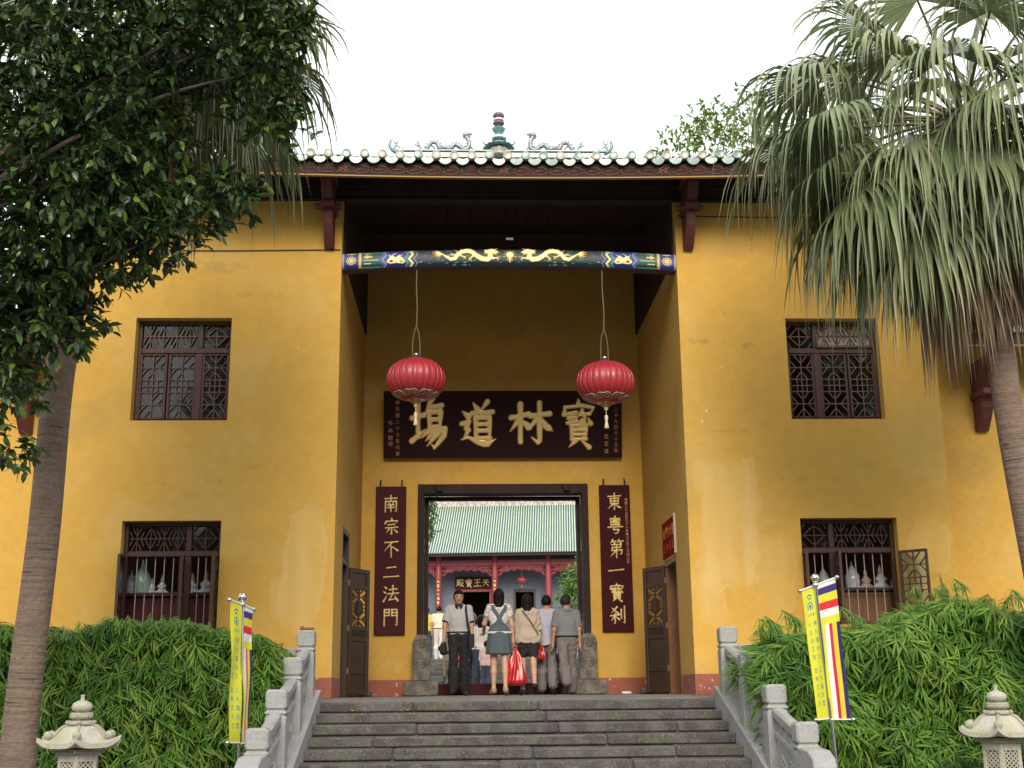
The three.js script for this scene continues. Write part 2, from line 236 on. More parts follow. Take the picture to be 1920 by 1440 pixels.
// ---------- brush lettering: each character a list of strokes on a 100 x 100 square, y down; the first letter is how the brush moves ----------
const GLYPH = {
  '林': 'h 8 38 46 30/s 28 8 28 92/p 28 38 6 68/d 30 44 46 58/h 50 34 92 29/g 70 5 70 90 66 94 53 82/p 68 36 44 66/n 72 36 84 57 99 68',
  '道': 'd 38 6 49 19/p 76 2 60 20/h 34 27 90 24/p 62 26 54 36/s 44 37 45 84/g 44 37 82 36 82 84/h 46 51 80 50/h 46 65 80 64/h 45 81 82 80/d 9 24 24 34/g 6 50 26 44 18 60 25 63 12 80/n 5 84 24 79 52 90 76 94 99 82',
  '塲': 'h 4 40 36 34/s 20 14 21 76/p 4 84 40 62/p 60 1 42 28/h 52 19 86 15/s 51 29 54 60/g 51 29 84 27 81 58/h 54 43 81 42/h 54 57 80 56/p 56 60 31 78/g 54 63 96 60 93 74 66 98 60 92/p 68 64 42 84/p 82 64 46 94',
  '寶': 'd 50 1 50 12/d 15 15 12 32/g 14 18 60 14 90 18 86 26 76 31/h 23 31 44 28/h 23 40 44 38/h 21 50 46 46/s 33 30 33 48/p 60 25 53 36/h 54 33 80 31/s 66 32 66 50/d 58 42 57 50/d 76 40 83 51/s 31 55 32 84/g 31 55 71 54 70 84/h 34 64 68 63/h 34 73 68 73/h 32 83 70 82/p 43 86 24 99/d 58 86 78 99',
  '南': 'h 14 21 86 18/s 50 4 50 33/s 18 37 16 94/g 18 37 83 35 83 92 73 88/d 37 43 42 52/p 64 42 57 52/h 33 58 67 56/h 31 72 69 70/s 50 57 50 92',
  '宗': 'd 50 3 52 14/d 19 19 13 34/g 18 23 86 20 78 33/h 32 42 69 39/h 15 59 87 55/g 51 58 51 94 42 89/p 35 67 19 86/d 65 66 84 83',
  '不': 'h 12 17 88 12/p 54 17 8 64/s 50 38 50 95/d 58 40 88 61', '二': 'h 24 30 76 25/h 6 80 94 75', '一': 'h 5 55 95 47',
  '法': 'd 12 10 23 19/d 6 35 18 44/p 7 90 28 58/h 42 27 86 23/s 63 5 63 48/h 34 49 96 45/p 62 49 41 82/h 41 82 84 75/d 75 60 92 86',
  '門': 's 14 10 13 96/g 14 10 43 9 42 43/h 16 26 40 25/h 16 42 42 41/s 58 9 58 43/g 58 10 89 9 89 93 78 87/h 60 26 86 25/h 60 42 86 41',
  '東': 'h 12 22 88 18/s 25 34 27 63/g 25 34 75 32 73 63/h 28 48 72 47/h 27 62 73 61/g 50 3 50 96 41 90/p 46 63 9 90/n 54 63 72 80 95 86',
  '粵': 'p 51 1 42 11/s 23 13 24 50/g 23 14 77 13 76 50/d 35 20 42 27/p 64 19 57 27/h 32 32 68 31/s 50 18 50 46/p 47 34 35 45/d 53 34 65 44/h 24 49 76 48/h 6 62 94 58/g 44 62 38 76 71 74 64 92 50 97 42 90',
  '第': 'p 28 1 13 21/h 24 12 47 9/d 34 14 39 21/p 66 1 54 19/h 62 11 91 8/d 73 13 77 21/h 22 29 77 27/s 77 28 75 43/h 25 44 75 42/s 25 44 21 60/g 21 60 83 57 79 80 68 77/s 50 29 50 99/p 48 61 12 92',
  '刹': 'p 47 6 11 39/d 14 11 52 41/h 7 54 60 48/g 33 43 33 95 25 90/p 32 55 9 80/d 37 57 58 74/s 71 20 71 67/g 91 3 91 93 80 87',
  '天': 'h 22 20 78 17/h 10 46 90 42/p 50 20 44 60 6 94/n 52 46 70 76 96 91', '王': 'h 16 14 84 11/h 20 48 80 45/s 50 14 50 86/h 6 89 94 86',
  '殿': 'h 12 10 47 8/s 45 10 44 26/h 14 26 46 25/p 12 10 10 60 1 94/h 16 44 49 42/s 24 34 24 62/s 38 33 38 62/h 11 64 53 62/p 24 70 12 86/d 37 68 50 82/p 64 8 57 35/g 64 10 82 9 82 30 95 31/h 58 48 87 46/p 87 46 55 94/n 60 54 76 79 97 93',
  '中': 's 20 26 22 62/g 20 26 80 25 78 62/h 22 60 78 59/s 50 4 50 97', '華': 'h 16 16 84 15/s 34 6 34 26/s 66 6 66 26/h 10 34 90 33/h 16 52 84 51/s 34 40 34 62/s 66 40 66 62/h 6 72 94 71/s 50 28 50 97',
  '民': 'g 20 12 76 11 75 34/h 20 34 76 33/p 20 12 20 90 42 76/h 20 56 80 53/n 50 34 60 70 92 92', '國': 's 14 10 14 94/g 14 10 86 10 86 94/h 14 92 86 92/h 26 30 74 29/s 30 42 30 58/g 30 42 48 42 48 58/h 30 58 48 58/h 26 74 54 70/n 56 16 62 56 78 76/p 72 42 54 72',
  '十': 'h 10 48 90 45/s 50 6 50 95', '七': 'h 10 48 90 36/g 44 8 44 82 84 82 86 66', '年': 'p 30 4 14 34/h 26 20 82 18/h 26 44 76 43/s 28 44 28 68/h 8 68 92 66/s 52 20 52 97',
  '戊': 'h 16 28 86 24/p 22 28 20 62 8 92/n 50 6 60 56 90 92/p 80 46 48 84/d 70 8 80 16', '寅': 'd 50 2 50 10/g 12 24 12 14 88 14 86 24/h 26 28 74 28/s 26 40 26 74/g 26 40 74 40 74 74/h 26 56 74 56/h 26 74 74 74/s 50 28 50 74/p 40 80 20 96/d 60 80 80 96',
  '森': 'h 26 18 74 16/s 50 2 50 44/p 48 20 28 40/d 52 20 74 38/h 6 58 44 56/s 26 44 26 97/p 25 58 6 84/d 28 60 44 76/h 56 58 96 56/s 76 44 76 97/p 75 58 56 84/d 78 60 96 78',
  '題': 's 14 8 14 38/g 14 8 42 8 42 38/h 14 23 42 23/h 14 38 42 38/h 6 48 50 48/s 28 48 28 82/h 28 64 46 64/p 14 60 6 86/n 8 84 40 92 96 92/h 54 10 94 10/s 60 22 60 70/g 60 22 88 22 88 70/h 60 38 88 38/h 60 54 88 54/h 60 70 88 70/p 66 74 56 84/d 80 74 90 84',
  '佛': 'p 26 4 6 50/s 18 32 18 96/g 36 16 84 15 83 34/h 38 34 84 33/s 38 34 36 54/g 36 54 92 52 86 84 76 80/p 54 4 52 70 36 96/s 70 4 70 97', '曆': 'h 16 10 92 8/p 18 10 16 60 4 96/h 24 24 54 22/s 38 14 38 46/p 38 26 24 42/h 60 24 92 22/s 76 14 76 46/d 78 26 92 42/s 32 58 32 94/g 32 58 78 58 78 94/h 32 76 78 76/h 32 93 78 93',
  '千': 'p 74 8 20 22/h 8 50 92 46/s 50 16 50 96', '九': 'p 36 6 34 50 8 92/g 14 34 68 28 66 80 92 82 92 62', '百': 'h 8 12 92 9/p 50 12 40 30/s 22 32 22 94/g 22 32 78 31 78 94/h 22 62 78 61/h 22 92 78 91', '六': 'd 48 4 56 18/h 8 34 92 31/p 38 50 12 92/d 62 50 88 90',
  '五': 'h 16 12 84 10/p 46 12 36 88/g 24 46 74 44 70 88/h 6 90 94 88', '三': 'h 16 16 84 13/h 22 50 78 47/h 6 88 94 85', '八': 'p 40 18 8 90/n 56 12 70 60 96 88', '歲': 's 48 2 48 24/h 48 12 74 11/s 24 8 24 24/h 8 26 92 24/p 18 36 14 70 4 96/h 18 38 92 36/n 60 26 68 66 94 94/p 84 52 54 88/h 26 52 54 51/s 40 52 40 80/p 32 62 24 76/d 48 62 56 74',
  '次': 'd 8 24 20 36/p 8 82 28 54/p 52 6 36 42/g 48 24 92 22 84 40/p 66 40 60 66 32 94/n 66 56 78 78 96 92', '乙': 'g 14 16 78 14 24 70 24 88 88 88 90 70', '亥': 'd 48 2 54 12/h 10 22 90 20/p 48 22 24 46 56 44/p 68 32 44 66 12 92/p 76 52 46 90/d 60 68 88 92', '月': 'p 26 8 26 60 12 96/g 26 8 76 8 76 94 64 90/h 28 34 74 34/h 28 60 74 60',
  '初': 'd 22 4 30 14/g 6 26 42 24 8 60/s 26 44 26 96/d 30 50 42 62/g 46 20 90 18 86 88 72 82/p 66 20 60 60 40 92', '日': 's 22 8 22 94/g 22 8 78 8 78 94/h 22 50 78 50/h 22 92 78 92', '虛': 's 50 2 50 20/h 50 10 76 9/g 14 24 14 22 90 22 84 34/p 14 24 12 66 2 94/h 28 38 76 34/s 50 26 50 46/s 38 56 38 88/s 62 56 62 88/d 22 62 28 80/p 82 60 74 80/h 10 92 94 90',
  '雲': 'h 18 8 82 7/g 8 34 10 20 92 20 86 32/s 50 8 50 46/d 24 30 36 34/d 64 30 76 34/h 26 58 74 56/h 8 74 92 72/p 46 74 24 96/h 24 95 76 90/d 66 80 84 97', '建': 'h 44 14 82 12/h 36 28 94 26/h 44 42 82 41/h 44 58 84 56/h 38 72 92 70/s 64 4 64 84/g 10 18 34 16 18 44 34 46 10 90/n 8 68 40 90 96 92', '立': 'd 48 4 54 18/h 14 30 86 28/d 32 44 40 74/p 72 42 58 80/h 6 90 94 88',
  '大': 'h 8 36 92 33/p 50 6 46 50 8 94/n 52 40 68 72 96 92', '元': 'h 22 14 78 12/h 8 40 92 38/p 38 40 32 70 8 94/g 60 40 60 88 92 88 92 72', '正': 'h 10 12 90 10/s 54 12 54 88/h 54 48 84 46/s 26 46 26 88/h 6 90 94 88', '福': 'd 22 4 30 14/g 6 28 42 26 8 64/s 24 46 24 96/h 48 12 94 11/s 56 24 56 42/g 56 24 86 24 86 42/h 56 42 86 42/s 52 54 52 94/g 52 54 92 54 92 94/h 52 74 92 74/h 52 92 92 92/s 72 54 72 92', '首': 'd 34 2 40 14/p 68 2 58 16/h 8 22 92 20/p 50 22 42 36/s 24 38 24 96/g 24 38 78 37 78 96/h 24 56 78 56/h 24 75 78 75/h 24 94 78 94',
};
const PROFILE = { h: [1, 0.74, 1.02], s: [1.08, 0.84, 0.92], p: [1.08, 0.84, 0.3], n: [0.4, 0.85, 1.3, 0.22], d: [0.5, 1.28], g: [0.95, 0.84, 1.02, 0.9, 0.4] };
const prof = (k, t) => { const p = PROFILE[k], x = t * (p.length - 1), i = Math.min(Math.floor(x), p.length - 2); return lerp(p[i], p[i + 1], x - i); };
// a character as tapered segments [ax, ay, bx, by, ra, rb], centred, y up, side length 1
function segments(ch, weight) {
  const out = [];
  for (const line of GLYPH[ch].split('/')) {
    const [k, ...n] = line.split(' '), p = []; for (let i = 0; i < n.length; i += 2) p.push([n[i] / 100 - 0.5, 0.5 - n[i + 1] / 100]);
    const L = p.slice(1).map((q, i) => Math.hypot(q[0] - p[i][0], q[1] - p[i][1])), T = L.reduce((a, b) => a + b, 0); let s = 0;
    for (let i = 0; i < L.length; i++) for (let j = 0; j < 3; j++) {
      const a = j / 3, b = (j + 1) / 3, f = (t) => [lerp(p[i][0], p[i + 1][0], t), lerp(p[i][1], p[i + 1][1], t)];
      out.push([...f(a), ...f(b), weight * prof(k, (s + a * L[i]) / T), weight * prof(k, (s + b * L[i]) / T)]); if (j === 2) s += L[i];
    }
  }
  return out;
}
const seg2 = (x, y, s) => { const bx = s[2] - s[0], by = s[3] - s[1], t = clamp(((x - s[0]) * bx + (y - s[1]) * by) / (bx * bx + by * by + 1e-9), 0, 1); return Math.hypot(x - s[0] - bx * t, y - s[1] - by * t) - lerp(s[4], s[5], t); };
// rounded relief of flat segments: the middle of each stroke stands proudest
function relief(segs, w, h, thick, cell) {
  const f = (x, y, z) => { let d = 9; for (const s of segs) { const q = seg2(x, y, s); if (q < d) d = q; } const k = thick * Math.sqrt(clamp(-d / (thick * 0.62), 0, 1)); return Math.max(d, Math.abs(z) - Math.max(k, 0.0005)) * 0.8; };
  return meshSDF(f, [-w / 2 - cell * 2, -h / 2 - cell * 2, -cell * 0.51], [w / 2 + cell * 2, h / 2 + cell * 2, thick + cell * 2], cell);
}
const scaleSeg = (s, sx, sy, ox = 0, oy = 0) => [s[0] * sx + ox, s[1] * sy + oy, s[2] * sx + ox, s[3] * sy + oy, s[4] * (sx + sy) / 2, s[5] * (sx + sy) / 2];
function character(ch, sx, sy, weight, thick, cell) { return relief(segments(ch, weight).map((s) => scaleSeg(s, sx, sy)), sx * 1.1, sy * 1.1, thick, cell); }
// the same characters as flat print
function drawChar(g, ch, cx, cy, size, weight, sy = 1) {
  for (const s of segments(ch, weight)) { g.lineWidth = size * (s[4] + s[5]); g.lineCap = 'round'; g.beginPath(); g.moveTo(cx + s[0] * size, cy - s[1] * size * sy); g.lineTo(cx + s[2] * size, cy - s[3] * size * sy); g.stroke(); }
}

// ---------- the ground: forecourt, terrace, stairs ----------
const GROUND = -1.45, STEP_H = 0.1275, STEP_T = 0.38, EDGE_Z = 1.2, EDGE_Y = -0.05;
structure('ground', uvm(new THREE.PlaneGeometry(500, 500, 1, 1).rotateX(-Math.PI / 2).translate(0, GROUND, 0)), M.paving);
const apron = (x0, x1, z) => uvm(poly([[0.0, -0.3], [z, -0.3], [z, -0.004 - 0.0347 * z], [0, -0.004]], x1 - x0).rotateY(-Math.PI / 2).translate(x1, 0, 0));
structure('terrace', [box(-14, 14, GROUND + 0.004, -0.07, -9, 0.76), apron(-13.95, -2.615, 1.5), apron(-2.61, 2.61, 0.82), apron(2.615, 13.95, 1.5), box(-13.9, -2.62, GROUND + 0.004, -0.3, 0.77, 1.49), box(2.62, 13.9, GROUND + 0.004, -0.3, 0.77, 1.49), box(-6.3, 6.3, -0.3, -0.001, -6, 0.001)], M.paving);
structure('courtyard', uvm(box(-40, 40, GROUND + 0.02, -0.006, -40, -5.9)), M.paving);
{
  const stairs = structure('stairs'); reseed(5);
  const cuts = [[-1.33, 0.25], [0.33], [-1.26, 0.45, 1.9], [-1.75, 1.0], [-1.5, 0.1, 1.75], [-0.3, 1.2], [-1.2, 0.7], [0.4], [-1.6, 0.9], [-0.5, 1.5], [-1.1, 0.6]];
  for (let k = 0; k < 11; k++) {
    const y1 = EDGE_Y - STEP_H * k + (k ? 0 : 0.001), z1 = EDGE_Z + STEP_T * k, xs = [-2.6, ...cuts[k], 2.6];
    for (let i = 0; i + 1 < xs.length; i++) {
      const g = box(xs[i] + 0.006, xs[i + 1] - 0.006, y1 - STEP_H + 0.013, y1 + rr(-0.006, 0.004), z1 - STEP_T - 0.05, z1 + rr(-0.008, 0.01), 0.014);
      const p = g.attributes.position;                                             // worn noses
      const o = rr(0, 9); for (let q = 0; q < p.count; q++) { const X = p.getX(q); if (p.getZ(q) > z1 - 0.05) { p.setY(q, p.getY(q) - 0.006 * vn(X * 3 + o, k, 999, 3)); p.setZ(q, p.getZ(q) - 0.01 * vn(X * 5 + o, k, 999, 4)); } }
      const m = part('stone_slab', uvm(g, 1, rnd(), rnd()), pick(M.step), stairs); m.receiveShadow = true;
    }
    part('step_bed', box(-2.58, 2.58, y1 - STEP_H - 0.02, y1 - 0.025, z1 - STEP_T - 0.03, z1 - 0.045), M.step[0], stairs);
  }
}

// ---------- the gate hall ----------
const hall = thing('gate_hall', 'yellow plastered temple gate hall with green tiled eave and deep central entrance', 'building');
const RW = 2.5, RZ = -4.365, WX = 6.3, TOPY = 7.95;
function wallWithHoles(pts, holes, depth) {
  const s = new THREE.Shape(pts.map(([x, y]) => new THREE.Vector2(x, y)));
  for (const [x0, x1, y0, y1] of holes) s.holes.push(new THREE.Path([[x0, y0], [x0, y1], [x1, y1], [x1, y0]].map(([x, y]) => new THREE.Vector2(x, y))));
  return clean(new THREE.ExtrudeGeometry(s, { depth, bevelEnabled: false }));
}
const WIN = { lu: [-5.455, -4.075, 3.872, 5.405], ll: [-5.465, -4.09, 0.93, 2.435], ru: [4.085, 5.47, 3.872, 5.405], rl: [4.105, 5.5, 0.93, 2.425] };
for (const s of [-1, 1]) {
  const x0 = s < 0 ? -WX : RW, x1 = s < 0 ? -RW : WX, g = wallWithHoles([[x0, 0], [x1, 0], [x1, TOPY], [x0, TOPY]], s < 0 ? [WIN.lu, WIN.ll] : [WIN.ru, WIN.rl], 0.32).translate(0, 0, -0.32);
  uvm(g); const uv = g.attributes.uv, p = g.attributes.position; for (let i = 0; i < p.count; i++) uv.setXY(i, (p.getX(i) - x0 + (p.getZ(i)) * 0.3) / 3.8, p.getY(i) / 8);
  part('front_wall', g, s < 0 ? M.frontL : M.frontR, hall);
  // side wall of the entrance with its doorway
  const dz0 = 1.12, dz1 = 2.2, dh = s < 0 ? 2.5 : 2.03, side = wallWithHoles([[0.32, 0], [-RZ, 0], [-RZ, TOPY], [0.32, TOPY]], [[dz0, dz1, 0.001, dh]], 0.3).rotateY(Math.PI / 2);   // shape x becomes -z
  part('porch_wall', uvm(side.translate(s < 0 ? -RW - 0.3 : RW, 0, 0)), M.plaster, hall);
  part('end_wall', box(s * WX - (s > 0 ? 0.3 : 0), s * WX + (s > 0 ? 0 : 0.3), 0, TOPY, RZ, -0.32), M.plaster, hall);
  // painted base bands
  const bx = (a, b) => (s < 0 ? [-b, -a] : [a, b]), f = bx(RW - 0.004, WX);
  for (const q of [[f[0], f[1], 0.0, 0.275, 0.0005, 0.004], [...bx(RW - 0.004, RW), 0, 0.275, -1.05, 0], [...bx(RW - 0.004, RW), 0, 0.275, RZ + 0.005, -2.28], [...bx(1.515, RW - 0.005), 0, 0.275, RZ, RZ + 0.004]]) part('base_band', box(...q), M.band, hall);
}
part('back_wall', uvm(wallWithHoles([[-WX, 0], [-1.51, 0], [-1.51, 3.65], [1.51, 3.65], [1.51, 0], [WX, 0], [WX, TOPY], [-WX, TOPY]], [], 0.5).translate(0, 0, RZ - 0.5)), M.plaster, hall);
for (const [a, b] of [[-WX + 0.301, -RW - 0.301], [RW + 0.301, WX - 0.301]]) part('upper_floor', box(a, b, 3.0, 3.2, RZ, -0.321), M.darkWood, hall);
{
  const ceil = sub('ceiling', hall); reseed(8);
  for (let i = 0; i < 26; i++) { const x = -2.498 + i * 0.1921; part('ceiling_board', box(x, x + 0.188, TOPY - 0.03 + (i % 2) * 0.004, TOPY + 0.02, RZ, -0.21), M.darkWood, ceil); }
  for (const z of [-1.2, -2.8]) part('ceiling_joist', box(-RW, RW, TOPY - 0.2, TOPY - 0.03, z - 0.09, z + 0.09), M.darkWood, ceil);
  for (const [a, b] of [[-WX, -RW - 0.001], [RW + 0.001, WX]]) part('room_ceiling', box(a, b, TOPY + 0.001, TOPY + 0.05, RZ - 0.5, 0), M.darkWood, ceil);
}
for (const s of [-1, 1]) part('shade_lining', box(s < 0 ? -RW : RW - 0.03, s < 0 ? -RW + 0.03 : RW, 6.43, TOPY - 0.035, RZ + 0.001, -0.205), M.darkWood, hall);  // dark boards added to stand in for the shade high on the porch walls
// door frame of the through gate, threshold
{
  const d = sub('gateway', hall);
  part('door_frame', [box(-1.512, -1.4, 0, 3.652, RZ - 0.30, RZ + 0.05, 0.008), box(1.4, 1.512, 0, 3.652, RZ - 0.30, RZ + 0.05, 0.008), box(-1.4, 1.4, 3.48, 3.652, RZ - 0.30, RZ + 0.045, 0.008)], M.darkWood, d);
  part('door_frame', [box(-1.4, -1.33, 0, 3.48, RZ - 0.5, RZ - 0.32), box(1.33, 1.4, 0, 3.48, RZ - 0.5, RZ - 0.32), box(-1.33, 1.33, 3.42, 3.48, RZ - 0.5, RZ - 0.32)], M.darkWood, d);
  for (const x of [-1.13, 1.13]) part('door_peg', poly([[-0.07, 0], [0.07, 0], [0.045, 0.1], [-0.045, 0.1]].map(([a, b]) => [a, -b]), 0.06, 0.006).translate(x, 3.62, RZ + 0.055), M.darkWood, d);
  part('threshold', box(-1.27, 1.27, 0.004, 0.2, RZ - 0.12, RZ + 0.02, 0.012), M.board, d);
}
// frieze under the eave and the batten along its foot
{
  const f = sub('frieze', hall);
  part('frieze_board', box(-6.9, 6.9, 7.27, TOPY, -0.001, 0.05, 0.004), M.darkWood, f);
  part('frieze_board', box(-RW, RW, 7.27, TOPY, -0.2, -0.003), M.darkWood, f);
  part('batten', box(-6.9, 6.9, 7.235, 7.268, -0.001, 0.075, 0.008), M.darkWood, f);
  for (const s of [-1, 1]) for (const [x0, x1] of [[1.75, 2.55], [2.85, 4.6], [4.8, 6.6]]) {
    const P = [[x0, 7.62], [x0 + 0.03, 7.5], [x0 + 0.16, 7.45], [(x0 + x1) / 2, 7.455], [x1 - 0.12, 7.45], [x1, 7.47]].map(([x, y]) => V(s * x, y, 0.055));
    part('scroll_line', tube(P, 0.006, 20, 5), M.carve, f);
  }
}
// two-tier carved brackets under the eave
for (const s of [-1, 1]) {
  const b = sub('eave_bracket', hall, [s * 2.68, 0, 0]), P = (pts, w, x = 0) => { const g = poly(pts, w, 0.012).rotateY(-Math.PI / 2); return uvm(g.translate(w / 2 + x, 0, 0)); };
  part('lower_scroll', P([[0.0, 6.48], [0.06, 6.47], [0.12, 6.52], [0.22, 6.62], [0.33, 6.76], [0.38, 6.9], [0.36, 6.97], [0.0, 6.97]], 0.12), M.redWood, b);
  part('bearing_block', [box(-0.11, 0.11, 6.975, 7.06, -0.0, 0.5, 0.012), box(-0.19, 0.19, 6.98, 7.05, 0.26, 0.4, 0.02)], M.redWood, b);
  part('upper_scroll', P([[0.0, 7.065], [0.42, 7.065], [0.52, 7.1], [0.62, 7.2], [0.68, 7.3], [0.66, 7.4], [0.0, 7.4]], 0.13), M.redWood, b);
  part('cross_block', box(-0.12, 0.12, 7.405, 7.5, 0.05, 0.95, 0.015), M.redWood, b);
  for (const q of [-1, 1]) part('volute', tube([0, 1, 2, 3, 4, 5, 6, 7, 8, 9, 10].map((i) => { const a = i * 0.75, r = 0.075 * (1 - i / 12); return V(q * 0.066, 6.86 + Math.sin(a) * r, 0.22 + Math.cos(a) * r); }), 0.012, 24, 5), M.redWood, b);
}
// ---------- roof ----------
const eaveY = (x) => 7.40 + 0.0042 * x * x, RIDGE_Z = -2.6, roofY = (x, z) => { const t = (1.15 - z) / (1.15 - RIDGE_Z); return eaveY(x) + t * (8.86 - 7.4) * (0.86 + 0.14 * t) - 0.004 * x * x * t * 0.6; };
{
  const roof = sub('roof', hall), X0 = -6.9, SP = 0.2532, N = 55; reseed(77);
  // deck: concave pans between the cover rows, front and back slopes
  const deck = (zs) => { const pos = [], idx = [], uv = [], nx = N * 4; zs.forEach((z, j) => { for (let i = 0; i <= nx; i++) { const x = X0 + i * SP / 4, c = Math.cos((i / 4) * Math.PI * 2); pos.push(x, (z >= RIDGE_Z ? roofY(x, z) : roofY(x, 2 * RIDGE_Z - z)) + 0.03 * c, z); uv.push(x, z); } }); for (let j = 0; j + 1 < zs.length; j++) for (let i = 0; i < nx; i++) { const a = j * (nx + 1) + i, b = a + nx + 1; idx.push(a, a + 1, b, b, a + 1, b + 1); } const g = new THREE.BufferGeometry(); g.setAttribute('position', new THREE.Float32BufferAttribute(pos, 3)); g.setAttribute('uv', new THREE.Float32BufferAttribute(uv, 2)); g.setIndex(idx); g.computeVertexNormals(); return clean(g); };
  part('pan_tiles', deck([1.15, 0.2, -0.8, -1.7, RIDGE_Z, -3.5, -4.4, -5.4, -6.4]), M.glaze, roof, 'stuff');
  const halfTube = (z0, z1, x) => { const c = [], n = 6; for (let i = 0; i <= n; i++) { const z = lerp(z0, z1, i / n); c.push(V(x, (z >= RIDGE_Z ? roofY(x, z) : roofY(x, 2 * RIDGE_Z - z)) + 0.045, z)); } return clean(new THREE.TubeGeometry(new THREE.CatmullRomCurve3(c), 8, 0.062, 8)); };
  const disc = lathe([[0, 0.012], [0.045, 0.012], [0.05, 0.02], [0.063, 0.02], [0.066, 0.01], [0.066, -0.05]], 16).rotateX(Math.PI / 2);
  const moon = (() => { const o = [], a = [], w = 0.098; for (let i = 0; i <= 10; i++) { const t = i / 10 * 2 - 1; o.push([t * w, -0.118 * Math.sqrt(1 - t * t * 0.93) + 0.012]); a.push([t * w * 0.97, -0.035 * (1 - t * t) + 0.014]); } return poly([...o, ...a.reverse()], 0.014, 0.004); })();
  for (let i = 0; i <= N; i++) {
    const x = X0 + i * SP, r = part('cover_tile_row', halfTube(1.12, -6.3, x), rnd() < 0.4 ? M.glazePale : M.glaze, roof);
    const e = part('round_tile_end', disc, rnd() < 0.65 ? M.glazePale : M.glaze, roof); e.position.set(x + rr(-0.006, 0.006), eaveY(x) + 0.058 + rr(-0.007, 0.007), 1.17 + rr(-0.01, 0.015)); e.rotation.x = rr(-0.12, 0.05); e.rotation.y = rr(-0.08, 0.08);
    if (i < N) { const xm = x + SP / 2, d = part('drip_tile', moon, M.glaze, roof); d.position.set(xm + rr(-0.006, 0.006), eaveY(xm) + 0.028 + rr(-0.006, 0.006), 1.15 + rr(-0.012, 0.012)); d.rotation.x = rr(-0.15, 0.1); d.rotation.z = rr(-0.05, 0.05); }
  }
  // fascia with carved chain, its gilded lower lip, rafters and boards behind
  const strip = (y0, y1, z0, z1) => { const g = uvm(new THREE.BoxGeometry(13.8, y1 - y0, z1 - z0, 46, 1, 1).translate(0, (y0 + y1) / 2, (z0 + z1) / 2)), q = g.attributes.position; for (let i = 0; i < q.count; i++) q.setY(i, q.getY(i) + eaveY(q.getX(i)) - 7.4); return g; };
  part('fascia', strip(7.165, 7.36, 1.05, 1.09), M.darkWood, roof);
  part('fascia_lip', strip(7.145, 7.162, 1.04, 1.105), M.goldDull, roof);
  for (let i = 0; i < 54; i++) {
    const x = -6.7 + i * 0.2533, m = eaveY(x) - 7.4, kind = i % 9, S = [];
    const arc = (cx, cy, rx, ry, a0, a1) => { for (let q = 0; q < 7; q++) { const a = lerp(a0, a1, q / 7), b = lerp(a0, a1, (q + 1) / 7); S.push([cx + Math.cos(a) * rx, cy + Math.sin(a) * ry, cx + Math.cos(b) * rx, cy + Math.sin(b) * ry, 0.0085, 0.0085]); } };
    if (kind < 6) { arc(0, 0, 0.115, 0.06, 0.2, 2.94); arc(0, 0, 0.115, 0.06, 3.34, 6.08); S.push([-0.05, 0, 0.05, 0, 0.012, 0.007]); }
    else if (kind < 8) { arc(-0.02, 0, 0.08, 0.055, 1.57, 4.71); S.push([-0.02, 0.055, 0.1, 0.055, 0.009, 0.008], [-0.02, -0.055, 0.1, -0.055, 0.009, 0.008], [0.0, 0, 0.09, 0, 0.009, 0.006]); }
    else { S.push([-0.09, -0.05, 0.09, 0.05, 0.009, 0.009], [-0.09, 0.05, 0.09, -0.05, 0.009, 0.009]); arc(0, 0, 0.05, 0.05, 0, 6.28); }
    const c = part('carving', relief(S, 0.26, 0.16, 0.012, 0.009), M.carve, roof); c.position.set(x, 7.255 + m, 1.091);
  }
  for (let i = 0; i < 54; i++) { const x = -6.7 + i * 0.2533; part('rafter', uvm(poly([[-0.02, roofY(x, -0.02) - 0.16], [1.04, roofY(x, 1.04) - 0.16], [1.04, roofY(x, 1.04) - 0.075], [-0.02, roofY(x, -0.02) - 0.075]], 0.07).rotateY(-Math.PI / 2).translate(x + 0.035, 0, 0)), M.darkWood, roof); }
  part('eave_boards', uvm(poly([[-0.3, roofY(0, -0.3) - 0.07], [1.06, 7.37], [1.06, 7.40], [-0.3, roofY(0, -0.3) - 0.045]], 13.8).rotateY(-Math.PI / 2).translate(6.9, 0.0, 0)), M.darkWood, roof);
  for (const x of [-6.4, 6.65]) part('gable', uvm(poly([[1.0, 7.3], [-6.2, 7.3], [-2.6, 8.78]], 0.25).rotateY(-Math.PI / 2).translate(x, 0, 0)), M.plaster, roof);
  part('ridge', box(-6.9, 6.9, 8.72, 9.0, RIDGE_Z - 0.13, RIDGE_Z + 0.13, 0.03), M.glaze, roof);
  // raised middle of the ridge: panelled wall, coping, curled ends
  part('ridge_wall', box(-1.84, 1.78, 9.0, 9.21, RIDGE_Z - 0.09, RIDGE_Z + 0.09, 0.01), M.porcelainBlue, roof);
  const curl = (s, x) => [V(x - s * 0.25, 9.225, RIDGE_Z), V(x, 9.235, RIDGE_Z), V(x + s * 0.1, 9.28, RIDGE_Z), V(x + s * 0.15, 9.38, RIDGE_Z), V(x + s * 0.13, 9.47, RIDGE_Z)];
  part('ridge_coping', [box(-1.86, 1.8, 9.21, 9.25, RIDGE_Z - 0.12, RIDGE_Z + 0.12, 0.015), taper(curl(-1, -1.84), (t) => 0.055 - 0.035 * t, 8, 16), taper(curl(1, 1.77), (t) => 0.055 - 0.035 * t, 8, 16)], M.teal, roof);
